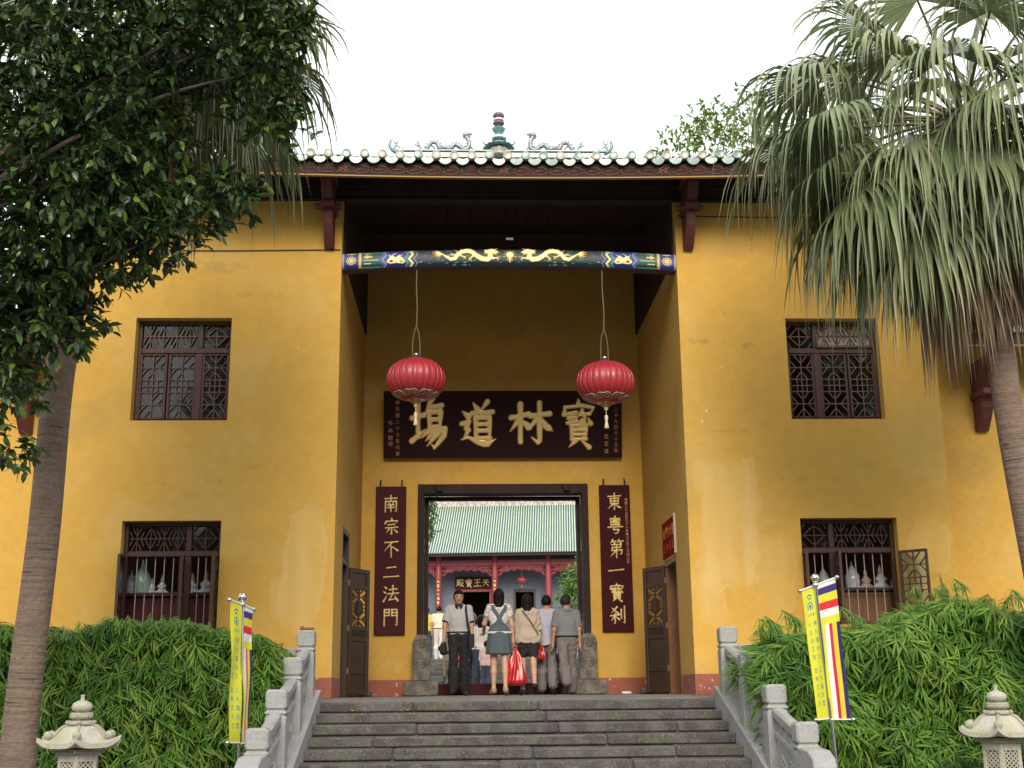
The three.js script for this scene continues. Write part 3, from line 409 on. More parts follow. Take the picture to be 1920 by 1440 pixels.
  for (const [x, s] of [[-1.94, -1], [1.87, 1]]) {
    const g = [taper([V(x, 9.28, RIDGE_Z), V(x - s * 0.06, 9.36, RIDGE_Z), V(x - s * 0.03, 9.45, RIDGE_Z), V(x + s * 0.01, 9.5, RIDGE_Z)], (t) => 0.022 * (1 - 0.7 * t), 6, 12), taper([V(x - s * 0.1, 9.26, RIDGE_Z), V(x - s * 0.17, 9.3, RIDGE_Z), V(x - s * 0.2, 9.34, RIDGE_Z)], (t) => 0.02 * (1 - 0.6 * t), 6, 10), taper([V(x - s * 0.03, 9.4, RIDGE_Z), V(x - s * 0.1, 9.43, RIDGE_Z), V(x - s * 0.07, 9.5, RIDGE_Z)], (t) => 0.018 * (1 - 0.6 * t), 6, 10), taper([V(x - s * 0.02, 9.35, RIDGE_Z), V(x - s * 0.1, 9.36, RIDGE_Z), V(x - s * 0.13, 9.32, RIDGE_Z)], (t) => 0.014, 6, 10)];
    part('ridge_scroll', g, M.porcelainBlue, roof);
  }
  for (const s of [-1, 1]) for (let i = 0; i < 4; i++) part('ridge_panel', box(s * (0.42 + i * 0.36) - 0.15, s * (0.42 + i * 0.36) + 0.15, 9.03, 9.18, RIDGE_Z + 0.091, RIDGE_Z + 0.1), M.glazePale, roof);
}
// porcelain dragons and finial on the ridge, things that stand on the roof
for (const s of [-1, 1]) {
  const cx = s < 0 ? -1.05 : 0.93, z = RIDGE_Z, d = thing('ridge_dragon', s < 0 ? 'pale porcelain ridge dragon on the side of the broadleaf tree, facing the finial' : 'pale porcelain ridge dragon on the side of the airy pale tree, facing the finial', 'dragon ornament', [cx, 9.25, z], 0, 'dragons facing the finial on the ridge');
  const q = -s, W = (x, y) => V(q * x, y, 0);                       // local x towards the finial
  const spine = [W(-0.42, 0.13), W(-0.36, 0.03), W(-0.28, 0.06), W(-0.21, 0.17), W(-0.12, 0.17), W(-0.05, 0.06), W(0.04, 0.08), W(0.12, 0.06), W(0.2, 0.14), W(0.29, 0.1), W(0.37, 0.04), W(0.44, 0.08), W(0.45, 0.2), W(0.40, 0.29)];
  part('body', taper(spine, (t) => 0.018 + 0.03 * Math.sin(Math.min(1, t * 1.15) * Math.PI * 0.75), 8, 70), M.porcelainBlue, d);
  part('tail_fin', [taper([W(-0.42, 0.1), W(-0.46, 0.18), W(-0.5, 0.22)], (t) => 0.02 * (1 - t * 0.8), 5, 8), taper([W(-0.42, 0.1), W(-0.43, 0.19), W(-0.42, 0.24)], (t) => 0.018 * (1 - t * 0.8), 5, 8), taper([W(-0.42, 0.1), W(-0.49, 0.13), W(-0.53, 0.14)], (t) => 0.018 * (1 - t * 0.8), 5, 8)], M.porcelainBlue, d);
  const fins = []; const cv = new THREE.CatmullRomCurve3(spine); for (let i = 4; i < 28; i++) { const p = cv.getPoint(i / 30), t = cv.getTangent(i / 30), n = V(-t.y, t.x, 0).multiplyScalar(q > 0 ? 1 : -1); fins.push(clean(new THREE.ConeGeometry(0.016, 0.06, 4).translate(0, 0.03, 0).applyQuaternion(new THREE.Quaternion().setFromUnitVectors(V(0, 1, 0), n))).translate(p.x + n.x * 0.03, p.y + n.y * 0.03, 0)); }
  part('back_fins', fins, M.porcelainBlue, d);
  part('head', meshSDF((x, y, zz) => { const X = q * x; let k = cone3(X, y, zz, [0.38, 0.31, 0], [0.43, 0.33, 0], 0.042, 0.04); k = smin(k, cone3(X, y, zz, [0.43, 0.335, 0], [0.50, 0.345, 0], 0.034, 0.018), 0.02); k = smin(k, cone3(X, y, zz, [0.42, 0.30, 0], [0.48, 0.285, 0], 0.022, 0.012), 0.012); for (const e of [-1, 1]) { k = smin(k, cone3(X, y, zz, [0.40, 0.35, e * 0.02], [0.33, 0.385, e * 0.045], 0.013, 0.005), 0.01); k = smin(k, cone3(X, y, zz, [0.40, 0.33, e * 0.03], [0.31, 0.32, e * 0.05], 0.016, 0.005), 0.01); } k = smin(k, cone3(X, y, zz, [0.45, 0.36, 0], [0.47, 0.40, 0], 0.012, 0.004), 0.01); k = smin(k, cone3(X, y, zz, [0.39, 0.28, 0], [0.33, 0.25, 0], 0.018, 0.005), 0.01); return k; }, [-0.58, 0.18, -0.1], [0.58, 0.44, 0.1], 0.011), M.porcelainBlue, d);
  for (const [x, y] of [[-0.2, 0.12], [0.06, 0.07], [0.3, 0.08], [0.46, 0.12]]) part('leg', [taper([W(x, y), W(x + 0.045, y * 0.55), W(x + 0.02, 0.015), W(x + 0.07, 0.008)], (t) => 0.02 * (1 - 0.45 * t), 5, 10)], M.porcelainBlue, d);
  part('whisker', taper([W(0.5, 0.33), W(0.55, 0.24), W(0.52, 0.12), W(0.545, 0.05)], () => 0.006, 5, 14), M.porcelainBlue, d);
}
{
  const f = thing('ridge_finial', 'tiered porcelain finial with a purple gourd top at the middle of the roof ridge', 'finial', [-0.075, 9.12, RIDGE_Z]);
  part('base', lathe([[0, 0], [0.2, 0], [0.21, 0.07], [0.17, 0.11], [0.19, 0.16], [0.16, 0.2], [0, 0.2]], 8), M.glazePale, f);
  part('skirt', lathe([[0.15, 0.2], [0.27, 0.205], [0.26, 0.235], [0.2, 0.27], [0.12, 0.32], [0.08, 0.345], [0, 0.35]], 8), M.teal, f);
  for (let i = 0; i < 8; i++) { const a = (i + 0.5) / 8 * Math.PI * 2; part('corner_curl', taper([V(Math.cos(a) * 0.2, 0.24, Math.sin(a) * 0.2), V(Math.cos(a) * 0.27, 0.23, Math.sin(a) * 0.27), V(Math.cos(a) * 0.3, 0.26, Math.sin(a) * 0.3), V(Math.cos(a) * 0.29, 0.3, Math.sin(a) * 0.29)], (t) => 0.02 * (1 - 0.6 * t), 5, 8), M.teal, f); }
  part('neck', lathe([[0, 0.34], [0.1, 0.34], [0.12, 0.38], [0.07, 0.42], [0.06, 0.47], [0.085, 0.5], [0.125, 0.57], [0.1, 0.585], [0.05, 0.6], [0.05, 0.63], [0, 0.63]], 16), M.teal, f);
  part('collar', lathe([[0, 0.36], [0.125, 0.37], [0.13, 0.4], [0.09, 0.43], [0, 0.43]], 12), M.white, f);
  part('gourd', lathe([[0, 0.62], [0.05, 0.63], [0.1, 0.66], [0.105, 0.69], [0.075, 0.71], [0.06, 0.72], [0, 0.722]], 16), M.purple, f);
  part('ring', lathe([[0, 0.715], [0.085, 0.72], [0.095, 0.74], [0.085, 0.76], [0, 0.765]], 16), M.white, f);
  part('ball', lathe([[0, 0.755], [0.07, 0.765], [0.105, 0.805], [0.1, 0.85], [0.06, 0.885], [0, 0.893]], 16), M.purple, f);
}
// ---------- windows ----------
const R0 = 0.011;
// one lattice square: a cross, with a chevron pointing inward from each side
const lat = {
  motif: (x0, x1, y0, y1, o) => { const w = x1 - x0, h = y1 - y0, L = (a, b, c, d) => o.push([x0 + a * w, y0 + b * h, x0 + c * w, y0 + d * h]); L(0.5, 0, 0.5, 1); L(0, 0.5, 1, 0.5); L(0.2, 1, 0.44, 0.73); L(0.44, 0.73, 0.56, 0.73); L(0.56, 0.73, 0.8, 1); L(0.2, 0, 0.44, 0.27); L(0.44, 0.27, 0.56, 0.27); L(0.56, 0.27, 0.8, 0); L(0, 0.22, 0.26, 0.5); L(0.26, 0.5, 0, 0.78); L(1, 0.22, 0.74, 0.5); L(0.74, 0.5, 1, 0.78); },
  casement: (x0, x1, y0, y1, o) => { const h = y1 - y0, a = y0 + h * 0.405, b = y0 + h * 0.605; lat.motif(x0, x1, y0, a, o); lat.motif(x0, x1, b, y1, o); for (const y of [a, (a + b) / 2, b]) o.push([x0, y, x1, y]); for (const t of [0.27, 0.5, 0.73]) o.push([lerp(x0, x1, t), a, lerp(x0, x1, t), b]); },
  transom: (x0, x1, y0, y1, n, shift, o) => { const w = (x1 - x0) / n, m = (y0 + y1) / 2, h = y1 - y0; o.push([x0, m, x1, m]); for (let i = 0; i < n; i++) { const a = x0 + i * w, c = a + w / 2, L = (p, q, r, s) => o.push([a + p * w, y0 + q * h, a + r * w, y0 + s * h]); o.push([c, y0, c, y1]); if ((i + shift) % 2) { L(0.08, 0.5, 0.42, 0.86); L(0.42, 0.86, 0.58, 0.86); L(0.58, 0.86, 0.92, 0.5); L(0.92, 0.5, 0.58, 0.14); L(0.58, 0.14, 0.42, 0.14); L(0.42, 0.14, 0.08, 0.5); } else { L(0.15, 1, 0.42, 0.68); L(0.42, 0.68, 0.58, 0.68); L(0.58, 0.68, 0.85, 1); L(0.15, 0, 0.42, 0.32); L(0.42, 0.32, 0.58, 0.32); L(0.58, 0.32, 0.85, 0); L(0, 0.2, 0.22, 0.5); L(0.22, 0.5, 0, 0.8); L(1, 0.2, 0.78, 0.5); L(0.78, 0.5, 1, 0.8); } } },
};
const latticeGeo = (lines, z, t = R0) => lines.map(([ax, ay, bx, by], i) => { const L = Math.hypot(bx - ax, by - ay), g = new THREE.BoxGeometry(L + t * 0.6, t * 1.25, 0.02 + (i % 5) * 0.0006); g.rotateZ(Math.atan2(by - ay, bx - ax)); return uvm(g.translate((ax + bx) / 2, (ay + by) / 2, z)); });
function windowIn([x0, x1, y0, y1], mirror, lower) {
  const w = sub('window', hall), zf = -0.165, zb = -0.25, W = x1 - x0, H = y1 - y0, yt = y0 + H * 0.705, mx = mirror ? (t) => x1 - t * W : (t) => x0 + t * W;
  const B = (a, b, c, d, z0 = zb, z1 = zf) => box(Math.min(a, b), Math.max(a, b), c, d, z0, z1, 0.008);
  const fr = [B(x0, x0 + 0.055, y0, y1), B(x1 - 0.055, x1, y0, y1), B(x0 + 0.055, x1 - 0.055, y1 - 0.055, y1), B(x0 + 0.055, x1 - 0.055, y0, y0 + 0.05), B(x0 + 0.055, x1 - 0.055, yt - 0.04, yt + 0.04), B(mx(0.655) - 0.04, mx(0.655) + 0.04, yt + 0.04, y1 - 0.055), B(mx(0.655) - 0.045, mx(0.655) + 0.045, y0 + 0.05, yt - 0.04)];
  part('frame', fr, M.frameWood, w);
  const wide = [Math.min(mx(0.055), mx(0.615)), Math.max(mx(0.055), mx(0.615))], small = [Math.min(mx(0.7), mx(0.955)), Math.max(mx(0.7), mx(0.955))];
  let o = []; lat.transom(wide[0], wide[1], yt + 0.045, y1 - 0.06, 4, 0, o); part('lattice', latticeGeo(o, -0.19), lower ? M.frameWood : M.latticeWood, w);
  o = []; lat.transom(small[0], small[1], yt + 0.045, y1 - 0.06, 1, 1, o); for (const e of [[0, 0.2, 0.14, 0], [0, 0.8, 0.14, 1], [1, 0.2, 0.86, 0], [1, 0.8, 0.86, 1]]) o.push([lerp(small[0], small[1], e[0]), lerp(yt + 0.045, y1 - 0.06, e[1]), lerp(small[0], small[1], e[2]), lerp(yt + 0.045, y1 - 0.06, e[3])]);
  part('lattice', latticeGeo(o, -0.19), lower ? M.frameWood : M.latticeWood, w);
  part('pane', box(wide[0] - 0.02, wide[1] + 0.02, yt + 0.03, y1 - 0.04, -0.222, -0.218), M.glass, w); part('pane', box(small[0] - 0.02, small[1] + 0.02, yt + 0.03, y1 - 0.04, -0.222, -0.218), M.glass, w);
  if (!lower) {
    for (const [a, b] of [[0.045, 0.305], [0.345, 0.615], [0.7, 0.955]]) {
      const p = Math.min(mx(a), mx(b)), q = Math.max(mx(a), mx(b)), c = y0 + 0.055, d = yt - 0.045;
      part('casement', [B(p - 0.02, p + 0.02, c, d, -0.235, -0.175), B(q - 0.02, q + 0.02, c, d, -0.235, -0.175), B(p + 0.02, q - 0.02, c, c + 0.03, -0.235, -0.175), B(p + 0.02, q - 0.02, d - 0.03, d, -0.235, -0.175)], M.frameWood, w);
      o = []; lat.casement(p + 0.02, q - 0.02, c + 0.03, d - 0.03, o); part('lattice', latticeGeo(o, -0.19), M.latticeWood, w);
      part('pane', box(p + 0.01, q - 0.01, c + 0.01, d - 0.01, -0.215, -0.211), M.glass, w);
    }
  } else {
    const zb2 = -0.225;
    for (let i = 0; i < 5; i++) { const x = mx(0.135 + i * 0.092); part('security_bar', bar(V(x, y0 + 0.03, zb2), V(x, yt - 0.02, zb2), 0.008), M.barMetal, w); }
    for (let i = 0; i < 3; i++) { const x = mx(0.755 + i * 0.078); part('security_bar', bar(V(x, y0 + 0.03, zb2), V(x, yt - 0.02, zb2), 0.008), M.barMetal, w); }
    part('cross_bar', [B(mx(0.055), mx(0.61), y0 + H * 0.335, y0 + H * 0.352, zb2 - 0.015, zb2 + 0.012), B(mx(0.7), mx(0.945), y0 + H * 0.335, y0 + H * 0.352, zb2 - 0.015, zb2 + 0.012)], M.frameWood, w);
    // casements swung outwards on their hinges
    const leaf = (tx, ang, wd, zh = zf + 0.01) => { const g = [], hh = yt - y0 - 0.09, L = []; g.push(box(0, 0.035, 0, hh, -0.02, 0.02, 0.005), box(wd - 0.035, wd, 0, hh, -0.02, 0.02, 0.005), box(0.035, wd - 0.035, 0, 0.035, -0.02, 0.02), box(0.035, wd - 0.035, hh - 0.035, hh, -0.02, 0.02)); lat.casement(0.035, wd - 0.035, 0.035, hh - 0.035, L); g.push(...latticeGeo(L, 0)); const m = part('open_casement', g, M.frameWood, w); m.position.set(mx(tx), y0 + 0.055, zh); m.rotation.y = ang; const gl = part('pane', box(0.03, wd - 0.03, 0.03, hh - 0.03, -0.012, -0.009), M.glass, w); gl.position.copy(m.position); gl.rotation.y = ang; };
    if (!mirror) { leaf(0.02, -1.50 + Math.PI * 0 , 0.4); leaf(0.585, -1.3, 0.4); leaf(0.975, -1.62, 0.36); }
    else { leaf(0.015, -0.75, 0.42, 0.02); leaf(0.615, -1.75, 0.4); leaf(0.985, -1.6, 0.36); }
  }
  return w;
}
windowIn(WIN.lu, false, false); windowIn(WIN.ru, true, false); windowIn(WIN.ll, false, true); windowIn(WIN.rl, true, true);
// tilted top light of the right upper window
{ const w = sub('tilted_top_light', hall, [4.6, 4.99, -0.15]); w.rotation.x = -0.16; const L = []; lat.transom(0, 0.78, 0.03, 0.36, 4, 0, L); part('lattice', [...latticeGeo(L, 0), box(-0.03, 0, 0, 0.4, -0.02, 0.02), box(0.78, 0.81, 0, 0.4, -0.02, 0.02), box(0, 0.78, 0, 0.035, -0.02, 0.02), box(0, 0.78, 0.36, 0.4, -0.02, 0.02)], M.frameWood, w); part('pane', box(0, 0.78, 0.02, 0.38, -0.012, -0.008), mat({ rgb: [0.2, 0.17, 0.15], roughness: 0.35 }), w); }
// ---------- the painted beam across the entrance ----------
{
  const beam = sub('painted_beam', hall), n = 40, arch = (x) => 6.165 + 0.1 * (1 - (x / 2.5) ** 2) * 0.75, HB = 0.25, prof2 = [[0.03, 0], [0.075, 0.035], [0.085, 0.06], [0.085, HB - 0.04], [0.06, HB], [-0.16, HB], [-0.16, 0], [0.03, 0]];
  const tex = canvasTex(2048, 128, (g, w, h) => {
    const P = (x) => x * 1024, fill = (c, x, y, ww, hh) => { g.fillStyle = c; g.fillRect(x, y, ww, hh); };
    for (const s of [0, 1]) {
      g.save(); if (s) { g.translate(w, 0); g.scale(-1, 1); }
      fill('#16323a', 0, 0, w / 2, h); for (let i = 0; i < 34; i++) { g.fillStyle = ['#4f8a8c', '#7f8fa0', '#3c6f66', '#7a4a4c', '#6fa3a8'][(i * 7) % 5]; const x = P(0.45 + hash2(i, 1, 5) * 0.55), y = 12 + hash2(i, 2, 5) * 108; g.beginPath(); g.ellipse(x, y, 9 + 5 * hash2(i, 3, 5), 3.5, 0, 0, 7); g.ellipse(x + 5, y - 3, 5, 4, 0, 0, 7); g.fill(); }
      fill('#1c2f7a', P(0.012), 0, P(0.1), h); fill('#9a93a0', 0, 0, P(0.014), h); fill('#b79a6a', P(0.098), 0, P(0.02), h); fill('#e8cf8a', P(0.106), 0, 5, h);
      g.strokeStyle = '#d8bd78'; g.lineWidth = 5; for (let i = 0; i < 8; i++) { const a = i * Math.PI / 4; g.beginPath(); g.ellipse(P(0.056) + Math.cos(a) * 17, 62 + Math.sin(a) * 20, 11, 11, 0, 0, 7); g.stroke(); } g.fillStyle = '#e6cd88'; g.beginPath(); g.arc(P(0.056), 62, 8, 0, 7); g.fill();
      fill('#0f4a42', P(0.12), 0, P(0.135), h); for (const y of [4, 58, 112]) { fill('#4fa08c', P(0.12), y, P(0.11), 6); fill('#d9e6d0', P(0.13), y + 7, P(0.09), 3); } fill('#e0c070', P(0.13), 32, P(0.05), 12); g.beginPath(); g.arc(P(0.15), 38, 13, 0, 7); g.fillStyle = '#e0c070'; g.fill(); fill('#e0c070', P(0.13), 86, P(0.045), 8);
      const zig = (x, c, t) => { g.strokeStyle = c; g.lineWidth = t; g.beginPath(); g.moveTo(P(x) - 10, -4); g.lineTo(P(x) + 14, 30); g.lineTo(P(x) - 10, 64); g.lineTo(P(x) + 14, 98); g.lineTo(P(x) - 10, 132); g.stroke(); };
      fill('#1f2f86', P(0.255), 0, P(0.125), h); zig(0.236, '#37588a', 14); zig(0.25, '#8f93c4', 8); zig(0.262, '#2b3f98', 12); zig(0.378, '#5f86b0', 10); zig(0.392, '#2f6f66', 12); zig(0.408, '#f1e6a2', 13); zig(0.424, '#2a2f60', 8); zig(0.436, '#9a8fb4', 6);
      g.restore();
    }
    fill('rgba(70,48,60,1)', 0, 118, w, 10);
  });
  const pos = [], uv = [], idx = [];
  for (let i = 0; i <= n; i++) { const x = -2.497 + i * 4.994 / n; prof2.forEach(([z, y], j) => { pos.push(x, arch(x) + y, z - 0.1); uv.push((x + 2.5) / 5, j < 4 ? 0.04 + 0.96 * (y / HB) : 0.02); }); }
  const k = prof2.length; for (let i = 0; i < n; i++) for (let j = 0; j + 1 < k; j++) { const a = i * k + j, b = a + k; idx.push(a, b, a + 1, b, b + 1, a + 1); }
  const g = new THREE.BufferGeometry(); g.setAttribute('position', new THREE.Float32BufferAttribute(pos, 3)); g.setAttribute('uv', new THREE.Float32BufferAttribute(uv, 2)); g.setIndex(idx);
  part('beam', toCreasedNormals(clean(g), 0.6), mat({ map: tex, roughness: 0.5 }), beam);
  // gilded relief: two dragons, the pearl face, two lion masks (coordinates measured on an enlargement, 754 units to the metre)
  const U = 0.001328, chain = (pts, r) => pts.slice(1).map((q, i) => [pts[i][0], pts[i][1], q[0], q[1], r[Math.min(i, r.length - 1)], r[Math.min(i + 1, r.length - 1)]]);
  const dragon = [...chain([[1110, 205], [1160, 240], [1215, 272], [1262, 262], [1295, 215], [1335, 187], [1400, 176], [1458, 192], [1500, 232], [1560, 270], [1625, 280], [1662, 250], [1650, 205]], [9, 15, 20, 22, 23, 23, 24, 24, 26, 27, 26, 26, 24]),
    ...[[1008, 178], [1004, 206], [1015, 236], [1042, 168], [1046, 250], [1080, 254], [1072, 172]].flatMap((e) => chain([[1112, 205], e], [10, 4])),
    ...chain([[1290, 220], [1240, 222], [1206, 202]], [12, 9, 4]), ...chain([[1240, 222], [1208, 228]], [8, 4]), ...chain([[1240, 222], [1232, 192]], [7, 3]), ...chain([[1325, 232], [1368, 250], [1394, 232]], [12, 9, 4]), ...chain([[1368, 250], [1384, 272]], [8, 4]), ...chain([[1368, 250], [1358, 276]], [7, 3]),
    ...chain([[1465, 238], [1432, 262], [1414, 296]], [13, 10, 4]), ...chain([[1432, 268], [1448, 300]], [8, 4]), ...chain([[1432, 262], [1412, 268]], [7, 3]), ...chain([[1680, 272], [1732, 264], [1758, 248]], [13, 10, 4]), ...chain([[1732, 264], [1762, 280]], [8, 4]), ...chain([[1732, 264], [1746, 300]], [8, 4]),
    ...chain([[1612, 188], [1680, 184], [1738, 198]], [20, 26, 14]), ...chain([[1690, 205], [1728, 226]], [13, 7]), ...chain([[1650, 178], [1586, 164]], [9, 3]), ...chain([[1690, 170], [1742, 154]], [8, 3]), ...chain([[1620, 205], [1582, 222]], [9, 3]), ...chain([[1730, 190], [1764, 208]], [5, 3]), ...chain([[1300, 190], [1265, 168]], [8, 3]), ...chain([[1350, 170], [1330, 152]], [7, 3]), ...chain([[1420, 160], [1440, 150]], [7, 3])];
  for (const s of [-1, 1]) {
    const rel = relief(dragon.map(([a, b, c, d, r1, r2]) => [(a - 1385) * U * -s, (228 - b) * U, (c - 1385) * U * -s, (228 - d) * U, r1 * U * 1.25, r2 * U * 1.25]), 1.06, 0.24, 0.016, 0.0065);
    const m = part('gilt_dragon', rel, M.goldPaint, beam); m.position.set(s * 0.655, arch(0.655) + 0.15, -0.012); m.rotation.z = -s * 0.02;
    const mask = relief([...chain([[-90, 40], [-40, -10], [10, 30], [60, 10], [95, 45]], [14, 24, 20, 26, 12]), ...chain([[-70, -30], [-20, 30], [40, -20]], [10, 20, 14]), ...chain([[-95, 50], [-60, 60], [0, 55]], [9, 12, 8]), ...chain([[20, 50], [80, 60]], [14, 9]), ...chain([[-30, -40], [20, -55]], [9, 4]), ...chain([[40, -10], [85, -50]], [11, 4]), ...chain([[-60, -10], [-85, -45]], [9, 4]), ...chain([[0, 0], [50, -45]], [10, 4])].map(([a, b, c, d, r1, r2]) => [-s * a * U, -b * U, -s * c * U, -d * U, r1 * U, r2 * U]), 0.3, 0.22, 0.014, 0.0065);
    const q = part('gilt_mask', mask, M.goldPaint, beam); q.position.set(s * 1.70, arch(1.7) + 0.135, -0.012);
  }
  const rays = []; for (let i = 0; i < 9; i++) { const a = -0.4 + i * 0.49; rays.push([Math.cos(a) * 30 * U, Math.sin(a) * 30 * U, Math.cos(a) * 78 * U, Math.sin(a) * 62 * U, 9 * U, 3 * U]); }
  const c = part('gilt_pearl_face', relief([[0, 0, 0, 0.001, 44 * U, 44 * U], ...rays, [0, -0.05, 0, -0.11, 14 * U, 10 * U], [-0.03, -0.06, -0.035, -0.09, 9 * U, 6 * U], [0.03, -0.06, 0.035, -0.09, 9 * U, 6 * U]], 0.26, 0.26, 0.018, 0.0065), M.goldPaint, beam); c.position.set(0, arch(0) + 0.15, -0.012);
}
// side doors of the entrance: jambs, and a leaf folded back on each side
for (const s of [-1, 1]) {
  const d = sub('side_door', hall, [s * RW, 0, 0]); d.scale.x = s; const top = s < 0 ? 2.5 : 2.03, wd = s < 0 ? M.doorWood : M.warmWood;
  part('jamb', box(0.0, 0.28, 0.004, top, -1.2, -1.122, 0.006), wd, d); part('jamb', box(0.0, 0.28, 0.004, top, -2.198, -2.12, 0.006), wd, d); part('door_head', box(0.0, 0.28, top - 0.08, top - 0.002, -2.12, -1.2, 0.006), wd, d); if (s < 0) part('transom_bar', box(0.02, 0.26, 1.98, 2.06, -2.12, -1.2, 0.006), wd, d);
    const H = 1.95, W = 0.56, m = s < 0 ? M.doorWood : M.doorWood, pieces = [box(0, 0.07, 0, H, -0.025, 0.025, 0.006), box(W - 0.07, W, 0, H, -0.025, 0.025, 0.006)];
  for (const y of [0, 0.32, 0.82, 0.98, 1.62, H - 0.07]) pieces.push(box(0.07, W - 0.07, y, y + 0.07, -0.022, 0.022, 0.005));
  pieces.push(box(0.07, W - 0.07, 0.07, 0.82, -0.008, 0.008), box(0.07, W - 0.07, 0.89, 0.98, -0.008, 0.008), box(0.07, W - 0.07, 1.69, H - 0.07, -0.008, 0.008)); const L = []; lat.casement(0.07, W - 0.07, 1.05, 1.62, L); pieces.push(...latticeGeo(L, 0.0, 0.014));
  for (let i = 0; i < 3; i++) pieces.push(box(0.1, W - 0.1, 0.9 + i * 0.025, 0.912 + i * 0.025, -0.02, 0.02));
  pieces.push(clean(new THREE.TorusGeometry(0.12, 0.012, 5, 20).scale(0.9, 1.5, 1).translate(W / 2, 0.6, 0.012)), clean(new THREE.TorusGeometry(0.07, 0.014, 5, 16).translate(W / 2, 0.52, 0.012)), clean(new THREE.TorusGeometry(0.05, 0.014, 5, 16).translate(W / 2 + 0.02, 0.7, 0.012)), box(W / 2 - 0.05, W / 2 + 0.05, 1.24, 1.44, -0.02, 0.016));
  const lm = part('door_leaf', pieces, m, d); lm.position.set(-0.01, 0.03, -2.2); lm.rotation.y = 2.07;          // opened past a right angle, its face to the street
  const k = part('knob', lathe([[0, 0], [0.02, 0], [0.012, 0.03], [0.03, 0.05], [0.03, 0.075], [0, 0.085]], 12).rotateX(Math.PI / 2), M.iron, d); k.position.set(-0.01 + Math.cos(2.07) * 0.53, 1.03, -2.2 - Math.sin(-2.07) * -0.53); k.rotation.y = Math.PI;
  for (const y of [0.35, 1.0, 1.7]) part('hinge', box(-0.02, 0.02, y, y + 0.09, -2.215, -2.185), M.goldDull, d);
}
// cables clipped along the front
for (const c of [[V(-6.2, 6.47, 0.012), V(-4.5, 6.44, 0.012), V(-3, 6.455, 0.012), V(-2.52, 6.46, 0.012)], [V(2.55, 7.02, 0.012), V(4, 7.0, 0.012), V(6.2, 7.03, 0.012)]]) part('cable', tube(c, 0.008, 20, 5), M.cable, hall);
{ const v = sub('vent_louvre', hall, [0.0, 6.66, 0.0]); part('louvre_frame', box(-0.06, 0.06, -0.02, 0.02, -0.06, -0.04), M.iron, v); for (let i = 0; i < 4; i++) part('louvre_slat', box(-0.045 + i * 0.025, -0.03 + i * 0.025, -0.017, 0.017, -0.039, -0.03), M.barMetal, v); }

// ---------- signs on the back wall ----------
const onPlane = (u, v, p0, n) => { const d = rayOf(u, v); return EYE.clone().addScaledVector(d, p0.clone().sub(EYE).dot(n) / d.dot(n)); };
{
  // name plaque, hung leaning forward
  const yb = 4.115, zb = RZ + 0.07, tilt = 0.19, W = 4.26, H = 1.2, g0 = V(0.005, yb, zb), up = V(0, Math.cos(tilt), Math.sin(tilt)), nrm = V(0, -Math.sin(tilt), Math.cos(tilt));
  const p = thing('name_plaque', 'long dark maroon name plaque with four large gilt characters above the gateway', 'plaque', [g0.x, g0.y, g0.z]); p.rotation.x = tilt;
  const loc = (u, v) => { const q = onPlane(u, v, g0.clone().addScaledVector(nrm, 0.051), nrm).sub(g0); return [q.x, q.dot(up)]; };
  const tex = canvasTex(2048, 576, (g, w, h) => {
    g.fillStyle = '#291314'; g.fillRect(0, 0, w, h);
    for (let i = 0; i < 900; i++) { g.fillStyle = `rgba(${hash2(i, 1, 3) < 0.5 ? '10,2,4' : '70,34,34'},${0.10 * hash2(i, 4, 3)})`; g.fillRect(hash2(i, 2, 3) * w, hash2(i, 3, 3) * h, 60 + 300 * hash2(i, 6, 3), 1.5); }
    g.strokeStyle = '#b0865a'; const P = (u, v) => { const [x, y] = loc(u, v); return [(x / W + 0.5) * w, h - y / H * h]; };
    const col = (chars, u, v0, v1, s) => [...chars].forEach((c, i) => { const [x, y] = P(u + (s === 2 ? 0.4 * i : 0), lerp(v0, v1, chars.length > 1 ? i / (chars.length - 1) : 0)); drawChar(g, c, x, y, 42, 0.05); });
    col('中華民國二十七年戊寅', 745.5, 743, 851, 1); col('林森題', 732, 793, 821, 1); col('二千九百六十五年', 1155, 768, 845, 1); col('虛雲建', 1137, 818, 846, 1);
    const [sx, sy] = P(732, 832.5); g.lineWidth = 4; g.strokeRect(sx - 15, sy - 15, 30, 30); g.strokeRect(sx - 7, sy - 9, 14, 18);
  });
  const board = new THREE.BoxGeometry(W, H, 0.05).translate(0, H / 2, 0.025);
  part('board', board, pmat({ map: tex, roughness: 0.75, specularIntensity: 0.35 }), p);
  for (const [c, u0, u1, v0, v1] of [['寶', 1049, 1120, 746, 841], ['林', 951, 1038, 750, 837], ['道', 861, 931, 750, 840], ['塲', 769, 838, 744, 844]]) {
    const a = loc(u0, v1), b = loc(u1, v0), sx = (b[0] - a[0]) * 0.98, sy = (b[1] - a[1]) * 0.97, m = part('gilt_character', character(c, sx, sy, c === '寶' ? 0.056 : 0.072, 0.03, 0.0085), M.gold, p);
    m.position.set((a[0] + b[0]) / 2, (a[1] + b[1]) / 2, 0.0505);
  }
  for (const x of [-1.6, 1.6]) part('hanger', bar(V(x, H, 0.02), V(x, H + 0.12, -0.2), 0.012), M.iron, p);
}
